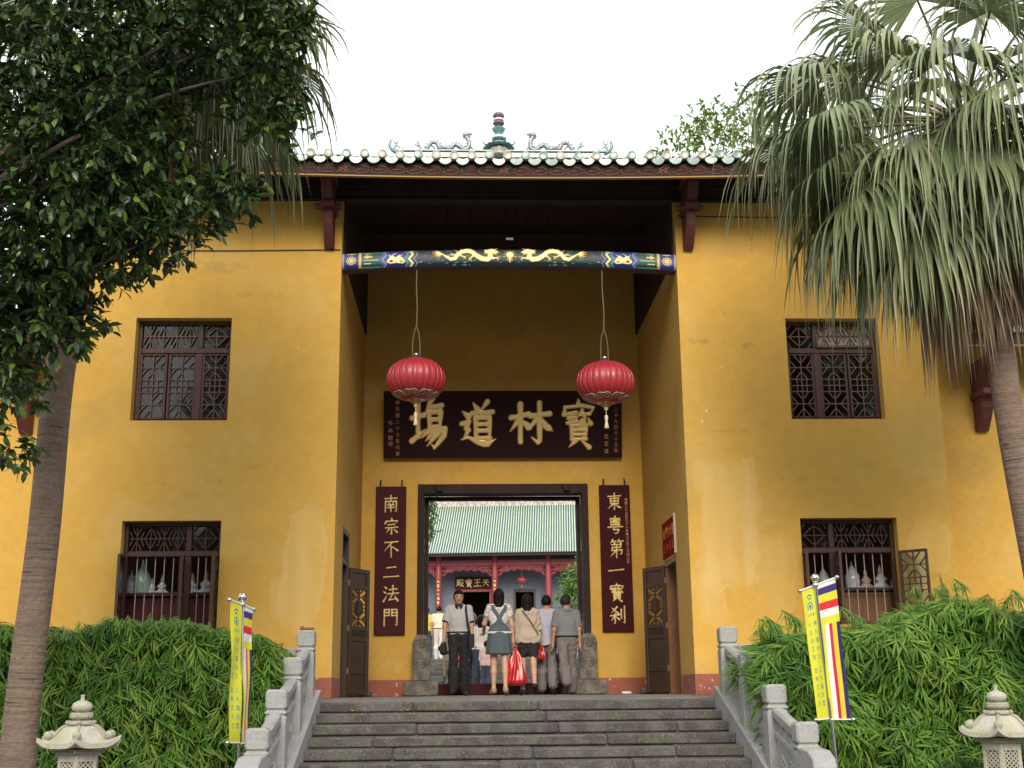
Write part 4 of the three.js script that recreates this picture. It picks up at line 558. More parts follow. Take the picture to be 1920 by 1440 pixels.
for (const [text, xs, ys, y0, y1, x0, x1, label] of [
  ['南宗不二法門', [733, 734, 733.5, 733.5, 732.5, 732], [945, 987, 1029, 1072, 1114, 1157.5], 1.03, 3.61, -2.252, -1.716, 'tall maroon board of six gilt characters only, hung beside the gateway'],
  ['東粵第一寶刹', [1152, 1153.5, 1156, 1155.5, 1156.5, 1158.5], [940.5, 985, 1029, 1069, 1110.5, 1153.5], 1.05, 3.62, 1.712, 2.258, 'tall maroon board of six gilt characters and a small date column, beside the gateway']]) {
  const b = thing('couplet_board', label, 'sign board', [(x0 + x1) / 2, y0, RZ + 0.012], 0, 'couplet boards beside the gateway'), z = RZ + 0.062;
  const right = x0 > 0, tex = right ? canvasTex(256, 1232, (g, w, h) => { g.fillStyle = '#3d1419'; g.fillRect(0, 0, w, h); g.strokeStyle = '#c7a678'; [...'佛曆二千五百三十八年歲次乙亥八月初三日'].forEach((c, i, a) => { const q = atZ(lerp(1174, 1178.5, i / 18), lerp(936.5, 1053, i / 18), z); drawChar(g, c, (q.x - x0) / (x1 - x0) * w, h - (q.y - y0) / (y1 - y0) * h, 27, 0.055); }); }) : null;
  const body = box(-(x1 - x0) / 2, (x1 - x0) / 2, 0, y1 - y0, 0, 0.05, 0.006);
  part('board', body, M.board, b);
  if (tex) { const f = part('date_column', new THREE.PlaneGeometry(x1 - x0 - 0.014, y1 - y0 - 0.014).translate(0, (y1 - y0) / 2, 0.0525), pmat({ map: tex, roughness: 0.75, specularIntensity: 0.35 }), b); }
  [...text].forEach((c, i) => { const q = atZ(xs[i], ys[i], z), m = part('gilt_character', character(c, 0.29, 0.32, 0.056, 0.02, 0.0055), M.goldPaint, b); m.position.set(q.x - (x0 + x1) / 2, q.y - y0, 0.0535); });
  for (const s of [-1, 1]) part('hook', [tube([V(s * 0.19, y1 - y0 - 0.02, 0.02), V(s * 0.19, y1 - y0 + 0.06, 0.03), V(s * 0.19, y1 - y0 + 0.1, 0.0), V(s * 0.185, y1 - y0 + 0.12, -0.01)], 0.014, 12, 6)], M.iron, b);
}
// red paper notice over the right side door
{
  const tex = canvasTex(256, 160, (g, w, h) => { g.fillStyle = '#8c0f14'; g.fillRect(0, 0, w, h); g.strokeStyle = '#e8b04a'; [...'法門大福'].forEach((c, i) => drawChar(g, c, 34 + i * 62, 52, 52, 0.06)); g.strokeStyle = '#e07a30'; [...'三天元正'].forEach((c, i) => drawChar(g, c, 40 + i * 58, 116, 40, 0.06)); });
  const p = thing('red_notice', 'red sign with gold lettering on the porch wall over the side door', 'sign', [RW - 0.012, 2.06, -1.66], -Math.PI / 2);
  part('panel', new THREE.BoxGeometry(1.15, 0.56, 0.02).translate(0, 0.29, 0), pmat({ map: tex, roughness: 0.95, specularIntensity: 0.15 }), p);
  part('edge_strip', box(0.575, 0.6, 0.0, 0.6, -0.012, 0.02), M.barMetal, p);
}
// ---------- red lanterns ----------
M.lanternSilk = pmat({ rgb: [0.36, 0.016, 0.028], roughness: 0.5, clearcoat: 0.35, clearcoatRoughness: 0.14, transmission: 0.12 });
M.lanternTrim = mat({ rgb: [0.34, 0.27, 0.19], roughness: 0.6 }); M.brass = mat({ rgb: [0.5, 0.38, 0.16], metalness: 0.9, roughness: 0.25 }); M.ribWire = pmat({ rgb: [0.50, 0.06, 0.065], roughness: 0.2, clearcoat: 1, clearcoatRoughness: 0.05 });
function lantern(u, v, z, label) {
  const c = atZ(u, v, z), L = thing('red_lantern', label, 'lantern', [c.x, c.y - 0.36, z], 0, 'red lanterns hanging in the entrance'), R = 0.437, HH = 0.328, n = 26;
  const pos = [], idx = [], uv = [], nr = n * 6, nv = 22;
  const rad = (t) => R * Math.pow(Math.max(0, 1 - Math.pow(Math.abs(t), 2.25)), 0.56);
  for (let j = 0; j <= nv; j++) { const t = -0.94 + 1.87 * j / nv; for (let i = 0; i <= nr; i++) { const a = i / nr * Math.PI * 2, k = 1 - 0.03 * Math.pow(Math.abs(Math.cos(a * n / 2)), 6); const r = rad(t) * k; pos.push(Math.cos(a) * r, HH * t + 0.36, Math.sin(a) * r); uv.push(i / nr, j / nv); } }
  for (let j = 0; j < nv; j++) for (let i = 0; i < nr; i++) { const a = j * (nr + 1) + i, b = a + nr + 1; idx.push(a, b, a + 1, b, b + 1, a + 1); }
  const g = new THREE.BufferGeometry(); g.setAttribute('position', new THREE.Float32BufferAttribute(pos, 3)); g.setAttribute('uv', new THREE.Float32BufferAttribute(uv, 2)); g.setIndex(idx); g.computeVertexNormals();
  part('silk_body', clean(g), M.lanternSilk, L);
  for (let i = 0; i < n; i++) { const a = (i + 0) / n * Math.PI * 2, p = []; for (let j = 0; j <= 10; j++) { const t = -0.82 + 1.64 * j / 10, r = rad(t) * 0.978; p.push(V(Math.cos(a) * r, HH * t + 0.36, Math.sin(a) * r)); } part('rib', tube(p, 0.0048, 14, 5), M.ribWire, L); }
  // fretted trim round the bottom, brass cap, tassel
  for (let i = 0; i < 8; i++) { const a = i / 8 * Math.PI * 2 + 0.2, q = []; for (const [da, t] of [[-0.3, -0.86], [-0.33, -0.74], [-0.2, -0.66], [0, -0.68], [0.2, -0.66], [0.33, -0.74], [0.3, -0.86]]) { const r = rad(t) * 1.015; q.push(V(Math.cos(a + da) * r, HH * t + 0.36, Math.sin(a + da) * r)); } const w = [tube(q, 0.008, 20, 5)]; for (const s of [-1, 1]) { const e = []; for (let j = 0; j < 9; j++) { const b = j * 0.7, da = s * 0.14 + Math.cos(b) * 0.09, t = -0.77 + Math.sin(b) * 0.05, r = rad(t) * 1.012; e.push(V(Math.cos(a + da) * r, HH * t + 0.36, Math.sin(a + da) * r)); } w.push(tube(e, 0.007, 16, 4)); } part('trim_petal', w, M.lanternTrim, L); }
  part('bottom_cap', lathe([[0, 0.0], [0.05, 0.0], [0.075, 0.02], [0.08, 0.045], [0.13, 0.05], [0.17, 0.065], [0.16, 0.08], [0, 0.09]], 20), M.brass, L);
  part('tassel', [lathe([[0, 0.0], [0.03, 0.005], [0.028, -0.05], [0.0, -0.06]], 10), bar(V(0, -0.05, 0), V(0, -0.12, 0), 0.006), lathe([[0, -0.12], [0.022, -0.13], [0.028, -0.17], [0.018, -0.21], [0.024, -0.25], [0.036, -0.32], [0, -0.325]], 10)], mat({ rgb: [0.62, 0.52, 0.32], roughness: 0.6 }), L);
  part('top_cap', lathe([[0, 0.73], [0.03, 0.73], [0.045, 0.715], [0.045, 0.69], [0.16, 0.675], [0.15, 0.66], [0, 0.66]], 18), M.iron, L);
  part('hanger_ball', lathe([[0, 0.775], [0.025, 0.77], [0.04, 0.745], [0.03, 0.72], [0, 0.715]], 14), M.steel, L);
  part('rope_loop', [tube([V(-0.055, 0.72, 0), V(-0.05, 0.95, 0), V(-0.03, 1.1, 0), V(0.0, 1.17, 0)], 0.008, 14, 5), tube([V(0.055, 0.72, 0), V(0.05, 0.95, 0), V(0.025, 1.1, 0), V(0.0, 1.17, 0)], 0.008, 14, 5)], M.rope, L);
  const topY = 6.225 - c.y + 0.36; part('rope', tube([V(0, 1.17, 0), V(0.008, 1.45, 0), V(-0.006, lerp(1.45, topY, 0.6), 0), V(0, z > -2 ? topY : 2.2, 0)], 0.01, 20, 6), M.rope, L);
  return L;
}
lantern(780, 712, -0.13, 'red silk lantern hanging before the plaque, on the side of the clipped hedge');
lantern(1135, 718, -0.13, 'red silk lantern hanging before the plaque, on the side of the loose bamboo');
// ---------- carved stone blocks either side of the threshold ----------
for (const s of [-1, 1]) {
  const d = thing('door_stone', s < 0 ? 'weathered carved stone door block beside the man in black trousers' : 'weathered carved stone door block beside the man in grey trousers and the white foam box', 'stone block', [s * 1.42, 0.004, RZ + 0.27], 0, 'carved door stones at the gateway');
  part('plinth', box(-0.29, 0.29, 0, 0.235, -0.25, 0.28, 0.02), M.oldStone, d);
  const w = 0.135; part('upright', uvm(poly([[-w, 0.236], [w, 0.236], [w, 0.86], [w - 0.02, 0.93], [w - 0.06, 0.985], [0, 1.0], [-w + 0.06, 0.985], [-w + 0.02, 0.93], [-w, 0.86]], 0.34, 0.015).translate(0, 0, -0.2)), M.oldStone, d);
  const S = []; reseed(31 + s); const spiral = (cx, cy, r0, a0, dir, turns = 1.6) => { let px, py; for (let i = 0; i <= 22; i++) { const a = a0 + dir * i / 22 * turns * 6.28, r = r0 * (1 - i / 26), x = cx + Math.cos(a) * r, y = cy + Math.sin(a) * r; if (i) S.push([px, py, x, y, 0.011, 0.01]); px = x; py = y; } };
  spiral(0.02, 0.24, 0.08, 0, 1); spiral(-0.03, 0.06, 0.07, 2, -1); spiral(0.04, -0.1, 0.065, 1, 1); spiral(-0.02, -0.25, 0.07, 0, -1); S.push([-0.1, 0.32, 0.1, 0.34, 0.012, 0.012], [-0.11, -0.34, 0.11, -0.34, 0.012, 0.012], [-0.11, -0.34, -0.11, 0.3, 0.009, 0.009], [0.11, -0.34, 0.11, 0.3, 0.009, 0.009]);
  const c = part('carving', relief(S, 0.27, 0.72, 0.02, 0.011), M.oldStone, d); c.position.set(0, 0.6, 0.157);
}
part('sill_block', box(-2.42, -2.2, 0.004, 0.1, RZ + 0.9, RZ + 1.2, 0.02), M.oldStone, hall); part('sill_block', box(2.2, 2.42, 0.004, 0.1, RZ + 0.9, RZ + 1.2, 0.02), M.oldStone, hall);
// ---------- stone balustrades of the stairs and of the terrace ----------
const railY = (z) => 0.842 - 0.3165 * (z - 1.4), curbY = (z) => 0.06 - 0.3355 * (z - 1.3);
const postGeo = (h) => { const w = 0.11; return [box(-w, w, 0, h - 0.27, -w, w, 0.012), box(-w + 0.012, w - 0.012, h - 0.27, h - 0.255, -w + 0.012, w - 0.012), box(-w - 0.004, w + 0.004, h - 0.255, h - 0.225, -w - 0.004, w + 0.004, 0.008), box(-w + 0.012, w - 0.012, h - 0.225, h - 0.21, -w + 0.012, w - 0.012), box(-w - 0.002, w + 0.002, h - 0.21, h, -w - 0.002, w + 0.002, 0.02)]; };
function scrolls(w, h, n, sd) { reseed(sd); const S = []; for (let k = 0; k < n; k++) { const cx = rr(-w / 2 + 0.09, w / 2 - 0.09), cy = rr(-h / 2 + 0.07, h / 2 - 0.07), r0 = rr(0.05, 0.085), a0 = rr(0, 6), dir = rnd() < 0.5 ? 1 : -1; let px, py; for (let i = 0; i <= 12; i++) { const a = a0 + dir * i / 12 * 7, r = r0 * (1 - i / 15), x = cx + Math.cos(a) * r, y = cy + Math.sin(a) * r; if (i) S.push([px, py, x, y, 0.013, 0.011]); px = x; py = y; } } return relief(S, w, h, 0.02, 0.014); }
function balustrade(s) {
  const b = thing('stair_balustrade', s < 0 ? 'grey granite stair balustrade stepping down beside the yellow banner with the tilted bar' : 'pale granite stair balustrade beside the loose bamboo and the leaning banner', 'balustrade', [s * 2.675, 0, 0], 0, 'stair balustrades'), zs = [1.4, 2.55, 3.7, 4.85];
  zs.forEach((z, i) => { const y0 = curbY(z) - 0.05, m = part('post', postGeo(railY(z) - y0), M.granite, b); m.position.set(0, y0, z); });
  const shear = (g, z0, f) => { const p = g.attributes.position; for (let i = 0; i < p.count; i++) p.setY(i, p.getY(i) + f(p.getZ(i) + z0)); g.computeVertexNormals(); return uvm(g); };
  // curb under the posts, in three lengths
  [[1.15, 2.5], [2.505, 3.9], [3.905, 5.9]].forEach(([a, c]) => part('curb_stone', shear(box(-0.15, 0.17, -0.42, 0, a, c), 0, (z) => curbY(z)), M.granite, b));
  for (let i = 0; i < 3; i++) {
    const a = zs[i] + 0.11, c = zs[i + 1] - 0.11, L = c - a, hr = (z) => railY(z) - 0.2 + 0.09 * (z - zs[i] - 0.11) / L, lo = (z) => curbY(z);
    part('handrail', shear(box(-0.065, 0.065, -0.125, 0, a, c, 0.02), 0, hr), M.granite, b);
    part('mid_rail', shear(box(-0.05, 0.05, -0.32, -0.245, a, c, 0.01), 0, hr), M.granite, b);
    for (const t of [0.2, 0.5, 0.8]) part('cloud_strut', shear(poly([[-0.1, -0.245], [0.1, -0.245], [0.05, -0.2], [0.035, -0.18], [0.06, -0.15], [0.07, -0.125], [-0.07, -0.125], [-0.06, -0.15], [-0.035, -0.18], [-0.05, -0.2]], 0.05).rotateY(Math.PI / 2).translate(-0.025, 0, lerp(a, c, t)), 0, hr), M.granite, b);
    const hh = 0.36; part('panel', shear(box(-0.03, 0.03, -0.32 - hh, -0.32, a, c), 0, hr), M.granite, b);
    const r = scrolls(L - 0.06, hh - 0.08, 9, 400 + i * 7 + (s > 0 ? 50 : 0)); r.rotateY(-s * Math.PI / 2); part('carved_relief', shear(r.translate(-s * 0.031, -0.32 - hh / 2, (a + c) / 2), 0, hr), M.granite, b);
    const r2 = scrolls(L - 0.06, hh - 0.08, 9, 420 + i * 7); r2.rotateY(s * Math.PI / 2); part('carved_relief', shear(r2.translate(s * 0.031, -0.32 - hh / 2, (a + c) / 2), 0, hr), M.granite, b);
  }
  part('end_stone', uvm(poly([[4.965, -1.2], [5.95, -1.45], [5.9, -1.15], [5.8, -0.98], [5.62, -0.86], [5.5, -0.72], [5.46, -0.58], [5.3, -0.515], [4.965, -0.5]], 0.2, 0.012).rotateY(-Math.PI / 2).translate(0.1, 0, 0)), M.granite, b);
}
balustrade(-1); balustrade(1);
for (const s of [-1, 1]) {
  const b = thing('terrace_balustrade', s < 0 ? 'granite terrace balustrade behind the clipped bamboo hedge' : 'granite terrace balustrade behind the loose bamboo', 'balustrade', [0, -0.05, 1.4], 0, 'terrace balustrades');
  for (let k = 1; k <= 3; k++) { const m = part('post', postGeo(0.89), M.granite, b); m.position.set(s * (2.675 + k * 1.85), 0, 0); }
  for (let k = 0; k < 3; k++) { const a = 2.675 + k * 1.85 + 0.11, c = a + 1.63, f = (x0, x1) => (s < 0 ? [-x1, -x0] : [x0, x1]); part('handrail', box(...f(a, c), 0.545, 0.67, -0.065, 0.065, 0.02), M.granite, b); part('panel', box(...f(a, c), 0.0, 0.46, -0.03, 0.03), M.granite, b); for (const t of [0.25, 0.75]) part('cloud_strut', box(...f(lerp(a, c, t) - 0.05, lerp(a, c, t) + 0.05), 0.46, 0.545, -0.025, 0.025, 0.01), M.granite, b); }
}
// ---------- garden lanterns of stone ----------
function stoneLantern(x, z, turn, label) {
  const L = thing('stone_lantern', label, 'stone lantern', [x, GROUND, z], turn, 'stone garden lanterns'), hex = (a) => Math.cos(Math.PI / 6) / Math.cos(((((a % (Math.PI / 3)) + Math.PI / 3) % (Math.PI / 3))) - Math.PI / 6);
  part('foot', lathe([[0, 0], [0.36, 0], [0.36, 0.1], [0.3, 0.14], [0.2, 0.2], [0, 0.2]], 6), M.lanternStone, L);
  part('shaft', lathe([[0, 0.19], [0.15, 0.19], [0.12, 0.3], [0.12, 0.42], [0.16, 0.5], [0, 0.5]], 6), M.lanternStone, L);
  part('table', lathe([[0, 0.49], [0.2, 0.5], [0.28, 0.56], [0.28, 0.62], [0, 0.62]], 6), M.lanternStone, L);
  const cy0 = 0.62, cy1 = 1.03, R = 0.185;
  part('chamber_core', lathe([[0, cy0], [0.1, cy0], [0.1, cy1], [0, cy1]], 6), M.cable, L);
  for (let i = 0; i < 6; i++) {
    const a = (i + 0.5) / 6 * Math.PI * 2, side = sub('chamber_side', L); side.rotation.y = a; const d = R * Math.cos(Math.PI / 6), w = R * 0.5, lines = [];
    const fr = [box(-w, -w + 0.03, cy0, cy1, d - 0.03, d, 0.004), box(w - 0.03, w, cy0, cy1, d - 0.03, d, 0.004), box(-w + 0.03, w - 0.03, cy1 - 0.06, cy1, d - 0.03, d), box(-w + 0.03, w - 0.03, cy0, cy0 + 0.04, d - 0.03, d)];
    part('side_frame', fr, M.lanternStone, side);
    for (let q = 0; q < 3; q++) for (let k = 0; k < 8; k++) { const cx = -w + 0.05 + q * (2 * w - 0.1) / 2, cyy = cy0 + 0.06 + k * 0.04; lines.push([cx - 0.02, cyy - 0.02, cx + 0.02, cyy + 0.02], [cx - 0.02, cyy + 0.02, cx + 0.02, cyy - 0.02]); }
    part('lattice', latticeGeo(lines, d - 0.02, 0.008), M.lanternStone, side);
  }
  part('cornice', lathe([[0, cy1], [0.2, cy1], [0.215, cy1 + 0.02], [0.235, cy1 + 0.03], [0.25, cy1 + 0.05], [0, cy1 + 0.055]], 6), M.lanternStone, L);
  for (let i = 0; i < 6; i++) { const a0 = i / 6 * Math.PI * 2, a1 = (i + 1) / 6 * Math.PI * 2, g = []; for (let k = 0; k < 8; k++) { const t = (k + 0.5) / 8, x0 = lerp(Math.sin(a0), Math.sin(a1), t) * 0.24, z0 = lerp(Math.cos(a0), Math.cos(a1), t) * 0.24; g.push(clean(new THREE.SphereGeometry(0.011, 6, 5).translate(x0, cy1 + 0.022, z0))); } part('bead_row', g, M.lanternStone, L, 'stuff'); }
  // hexagonal roof with lifted corners
  const pos = [], idx = [], na = 72, ring = [[0.10, 0.185], [0.13, 0.182], [0.17, 0.165], [0.205, 0.13], [0.24, 0.09], [0.28, 0.06], [0.33, 0.045], [0.365, 0.04], [0.366, 0.0], [0.33, -0.004], [0.2, 0.0], [0.0, 0.0]];
  ring.forEach(([r, y], j) => { for (let i = 0; i <= na; i++) { const a = i / na * Math.PI * 2, hx = hex(a), c = Math.pow(Math.max(0, (hx - 0.866) / 0.134), 2), k = Math.pow(clamp((r - 0.2) / 0.166, 0, 1), 2), rr2 = r * lerp(1, hx, clamp(r / 0.2, 0, 1)) * (1 + 0.06 * c * k); pos.push(Math.sin(a) * rr2, cy1 + 0.055 + y + 0.055 * c * k, Math.cos(a) * rr2); } });
  for (let j = 0; j + 1 < ring.length; j++) for (let i = 0; i < na; i++) { const a = j * (na + 1) + i, b = a + na + 1; idx.push(a, b, a + 1, b, b + 1, a + 1); }
  const g = new THREE.BufferGeometry(); g.setAttribute('position', new THREE.Float32BufferAttribute(pos, 3)); g.setIndex(idx); g.computeVertexNormals(); part('roof', uvm(toCreasedNormals(clean(g), 0.7)), M.lanternStone, L);
  for (let i = 0; i < 6; i++) { const a = i / 6 * Math.PI * 2, P = (r, y) => V(Math.sin(a) * r, cy1 + 0.055 + y, Math.cos(a) * r); part('roof_rib', taper([P(0.11, 0.19), P(0.165, 0.175), P(0.215, 0.13), P(0.26, 0.085), P(0.3, 0.085)], (t) => 0.011 + 0.004 * t, 7, 14), M.lanternStone, L); part('scroll_ball', [clean(new THREE.SphereGeometry(0.038, 12, 9).translate(...P(0.29, 0.105).toArray()))], M.lanternStone, L); part('collar_knob', [clean(new THREE.SphereGeometry(0.02, 8, 6).translate(...P(0.125, 0.21).toArray()))], M.lanternStone, L); }
  const y = cy1 + 0.235; part('collar', lathe([[0, y], [0.125, y], [0.13, y + 0.03], [0.11, y + 0.045], [0, y + 0.05]], 12), M.lanternStone, L);
  part('lotus_band', [lathe([[0, y + 0.05], [0.07, y + 0.05], [0.095, y + 0.07], [0.1, y + 0.1], [0.095, y + 0.115], [0, y + 0.115]], 16), ...[0, 1, 2, 3, 4, 5].map((i) => clean(new THREE.SphereGeometry(0.045, 10, 7).scale(1, 0.45, 0.4).translate(0, y + 0.08, 0.085).rotateY(i * Math.PI / 3 + 0.3)))], M.lanternStone, L);
  part('gourd_finial', lathe([[0, y + 0.115], [0.06, y + 0.118], [0.085, y + 0.14], [0.09, y + 0.165], [0.075, y + 0.195], [0.04, y + 0.212], [0.019, y + 0.222], [0.016, y + 0.25], [0.02, y + 0.265], [0, y + 0.268]], 20), M.lanternStone, L);
}
{ const a = atZ(149, 1395, 6), b = atZ(1874, 1365, 6); stoneLantern(a.x, 6, 0.2, 'hexagonal stone garden lantern in front of the clipped hedge beside the palm trunk'); stoneLantern(b.x, 6, 0.62, 'hexagonal stone garden lantern in front of the loose bamboo'); }
// ---------- banners ----------
const bannerFront = canvasTex(256, 1536, (g, w, h) => { g.fillStyle = '#dede3a'; g.fillRect(0, 0, w, h); g.strokeStyle = '#1f7f9a'; g.lineWidth = 16; g.beginPath(); g.arc(w / 2, 130, 44, 3.5, 5.9); g.stroke(); g.beginPath(); g.arc(w / 2, 150, 26, 3.3, 6.1); g.stroke(); g.lineWidth = 14; g.beginPath(); g.arc(w / 2, 222, 46, 2.2, 7.2); g.stroke(); g.beginPath(); g.arc(w / 2, 222, 16, 0, 7); g.stroke(); g.beginPath(); g.moveTo(w / 2, 200); g.lineTo(w / 2, 270); g.stroke(); g.globalAlpha = 0.55; g.strokeStyle = '#4f93a8'; [...'南華寶'].forEach((c, i) => drawChar(g, c, 80 + i * 48, 322, 46, 0.05)); g.globalAlpha = 0.85; g.strokeStyle = '#2a7f96'; [...'佛大福法五三大福法雲'].forEach((c, i) => drawChar(g, c, 178, 430 + i * 96 + (i > 4 ? 60 : 0), 62, 0.05)); [...'元正法王首首南王元立'].forEach((c, i) => drawChar(g, c, 84, 430 + i * 96 + (i > 4 ? 60 : 0), 62, 0.05)); });
const bannerStripe = canvasTex(128, 1536, (g, w, h) => { const F = (c, x, y, a, b) => { g.fillStyle = c; g.fillRect(x * w, y * h, a * w, b * h); }; F('#dede3a', 0, 0, 1, 1); F('#e8e8e4', 0, 0, 1, 0.035); F('#2f2a78', 0, 0.035, 1, 0.05); F('#e0da34', 0, 0.085, 1, 0.06); F('#dc2430', 0, 0.145, 1, 0.055); F('#e9e9e6', 0, 0.2, 1, 0.055); F('#dede3a', 0, 0.255, 1, 0.055); F('#dede3a', 0, 0.31, 0.16, 0.7); F('#ece9ea', 0.16, 0.31, 0.24, 0.7); F('#c8203a', 0.4, 0.31, 0.16, 0.7); F('#f0cf3c', 0.56, 0.31, 0.24, 0.7); F('#2a2466', 0.8, 0.31, 0.2, 0.7); });
M.bannerFront = pmat({ map: bannerFront, roughness: 0.7, transmission: 0.15 }); M.bannerStripe = pmat({ map: bannerStripe, roughness: 0.7, transmission: 0.15 });
// cloth hung between four corners, with slight waves
function cloth(tl, tr, bl, br, seedv, amp = 0.012) {
  const nx = 8, ny = 30, pos = [], uv = [], idx = [], n = tr.clone().sub(tl).cross(bl.clone().sub(tl)).normalize();
  for (let j = 0; j <= ny; j++) for (let i = 0; i <= nx; i++) { const u = i / nx, v = j / ny, p = tl.clone().lerp(tr, u).lerp(bl.clone().lerp(br, u), v).addScaledVector(n, amp * (Math.sin(v * 9 + u * 3 + seedv) + 0.6 * Math.sin(u * 6 + v * 4 + seedv * 2)) * Math.sin(v * Math.PI)); pos.push(p.x, p.y, p.z); uv.push(u, 1 - v); }
  for (let j = 0; j < ny; j++) for (let i = 0; i < nx; i++) { const a = j * (nx + 1) + i, b = a + nx + 1; idx.push(a, b, a + 1, b, b + 1, a + 1); }
  const g = new THREE.BufferGeometry(); g.setAttribute('position', new THREE.Float32BufferAttribute(pos, 3)); g.setAttribute('uv', new THREE.Float32BufferAttribute(uv, 2)); g.setIndex(idx); g.computeVertexNormals(); return g;
}
function banner(label, z, pole0, pole1, yel, str) {                   // corners given as photograph pixels plus a depth offset
  const B = thing('banner', label, 'banner', [0, 0, 0], 0, 'temple banners on steel poles'), Q = ([u, v, dz = 0]) => atZ(u, v, z + dz), top = Q(pole0), low = Q(pole1), dir = low.clone().sub(top), foot = top.clone().addScaledVector(dir, (GROUND - top.y) / dir.y);
  B.position.copy(foot); const R = (p) => Q(p).sub(foot), K = (v) => v.clone().sub(foot);
  part('pole', bar(K(foot), K(top), 0.018, 10), M.steel, B);
  const t = K(top); part('pole_knob', [clean(new THREE.SphereGeometry(0.046, 16, 12).translate(t.x, t.y + 0.045, t.z)), clean(new THREE.SphereGeometry(0.034, 14, 10).translate(t.x, t.y - 0.03, t.z)), lathe([[0.012, -0.02], [0.03, 0], [0.012, 0.02]], 12).translate(t.x, t.y, t.z)], M.steel, B);
  const [a, b, c, d] = yel.map(R), [e, f, g, h] = str.map(R), up = V(0, 0.02, 0);
  part('cross_bar', bar(a.clone().lerp(b, -0.08), f.clone().lerp(e, -0.08), 0.011, 8), M.white, B);
  part('low_bar', bar(c.clone().lerp(d, -0.1), d.clone(), 0.008, 8), M.white, B); part('low_bar', bar(g.clone(), h.clone().lerp(g, -0.1), 0.008, 8), M.white, B);
  for (const p of [a.clone().lerp(b, -0.1), f.clone().lerp(e, -0.1), c.clone().lerp(d, -0.12), h.clone().lerp(g, -0.12)]) part('end_cap', clean(new THREE.SphereGeometry(0.024, 10, 8).translate(p.x, p.y, p.z)), M.steel, B);
  part('yellow_flag', cloth(a, b, c, d, 1.3), M.bannerFront, B); part('striped_flag', cloth(e, f, g, h, 4.1), M.bannerStripe, B);
}
banner('yellow and striped banner turned edge-on in front of the clipped hedge', 4.5, [454.5, 1128], [447, 1440], [[432.5, 1125, 0.28], [453.5, 1131, 0.03], [429, 1393, 0.28], [450, 1393, 0.03]], [[457.5, 1136, -0.02], [474.5, 1142, -0.24], [453, 1394, -0.02], [466, 1393, -0.24]]);
banner('yellow and striped banner leaning in front of the open shop window on the bamboo side', 4.6, [1528.5, 1092], [1569, 1440], [[1503, 1107, -0.08], [1527.5, 1098, -0.01], [1533, 1350, -0.08], [1556, 1347.5, -0.01]], [[1532.5, 1096, 0.01], [1566, 1083.5, 0.1], [1558, 1349, 0.01], [1595.5, 1349, 0.1]]);
// ---------- shop goods behind the lower windows ----------
reseed(61);
for (const s of [-1, 1]) {
  const c = thing('display_counter', s < 0 ? 'dark counter holding figurines inside the lower window by the clipped hedge' : 'brown counter holding figurines inside the lower window by the bamboo', 'counter', [s * 4.78, 0, -0.75], 0, 'display counters'), y = 1.46;
  part('top', box(-1.0, 1.0, y - 0.04, y, -0.3, 0.36, 0.008), M.doorWood, c); part('front', box(-0.98, 0.98, 0.004, y - 0.04, 0.27, 0.3), s < 0 ? mat({ rgb: [0.10, 0.012, 0.012], roughness: 0.7 }) : M.warmWood, c); part('back', box(-0.98, 0.98, 0.004, y - 0.04, -0.3, -0.27), M.doorWood, c);
}
const figProf = { pagoda: [[0, 0], [0.115, 0], [0.12, 0.03], [0.11, 0.05], [0.125, 0.1], [0.115, 0.16], [0.12, 0.2], [0.08, 0.28], [0.03, 0.36], [0.012, 0.44], [0, 0.46]], vase: [[0, 0], [0.085, 0], [0.095, 0.05], [0.07, 0.12], [0.05, 0.2], [0.03, 0.27], [0, 0.3]] };
function figurine(u, v, h, kind, m, label, z) {
  const p = atZ(u, v, z), f = thing('figurine', label, 'figurine', [p.x, 1.462, z], 0, 'porcelain figurines in the lower windows');
  const k = h / 0.46;
  if (kind === 'pagoda') { part('body', lathe(figProf.pagoda.map(([a, b]) => [a * k, b * k]), 18), m, f); part('ring', lathe([[0.112 * k, 0.19 * k], [0.13 * k, 0.2 * k], [0.112 * k, 0.215 * k]], 18), m, f); }
  else {
    part('robe', meshSDF((x, y, q) => { let d = cone3(x, y, q, [0, 0.06, 0], [0, 0.2, 0], 0.088, 0.055); d = smin(d, cone3(x, y, q, [-0.07, 0.16, 0.03], [0.0, 0.12, 0.07], 0.026, 0.02), 0.03); d = smin(d, cone3(x, y, q, [0.07, 0.16, 0.03], [0.0, 0.12, 0.07], 0.026, 0.02), 0.03); d = smin(d, cone3(x, y, q, [-0.09, 0.035, 0.02], [0.09, 0.035, 0.02], 0.04, 0.04), 0.03); return Math.max(d, -y + 0.001); }, [-0.15, -0.01, -0.12], [0.15, 0.28, 0.13], 0.012).scale(k, k, k), m, f);
    part('head', meshSDF((x, y, q) => { let d = cone3(x, y, q, [0, 0.275, 0], [0, 0.3, 0], 0.04, 0.036); d = smin(d, cone3(x, y, q, [0, 0.33, -0.005], [0, 0.37, -0.005], 0.022, 0.015), 0.015); return smin(d, cone3(x, y, q, [0, 0.3, 0.038], [0, 0.285, 0.045], 0.006, 0.006), 0.008); }, [-0.07, 0.22, -0.07], [0.07, 0.42, 0.08], 0.01).scale(k, k, k), M.figSkin, f);
    part('plinth', lathe([[0, 0], [0.12 * k, 0], [0.12 * k, 0.02], [0.1 * k, 0.03], [0, 0.03]], 16), m, f);
  }
}
M.figSkin = pmat({ rgb: [0.62, 0.46, 0.36], roughness: 0.3, clearcoat: 0.8 }); M.figPink = pmat({ rgb: [0.55, 0.40, 0.38], roughness: 0.3, clearcoat: 0.8 });
figurine(246, 1099, 0.36, 'pagoda', M.porcelain, 'pale lilac bell-shaped figurine at the hinge end of the hedge-side window', -0.6);
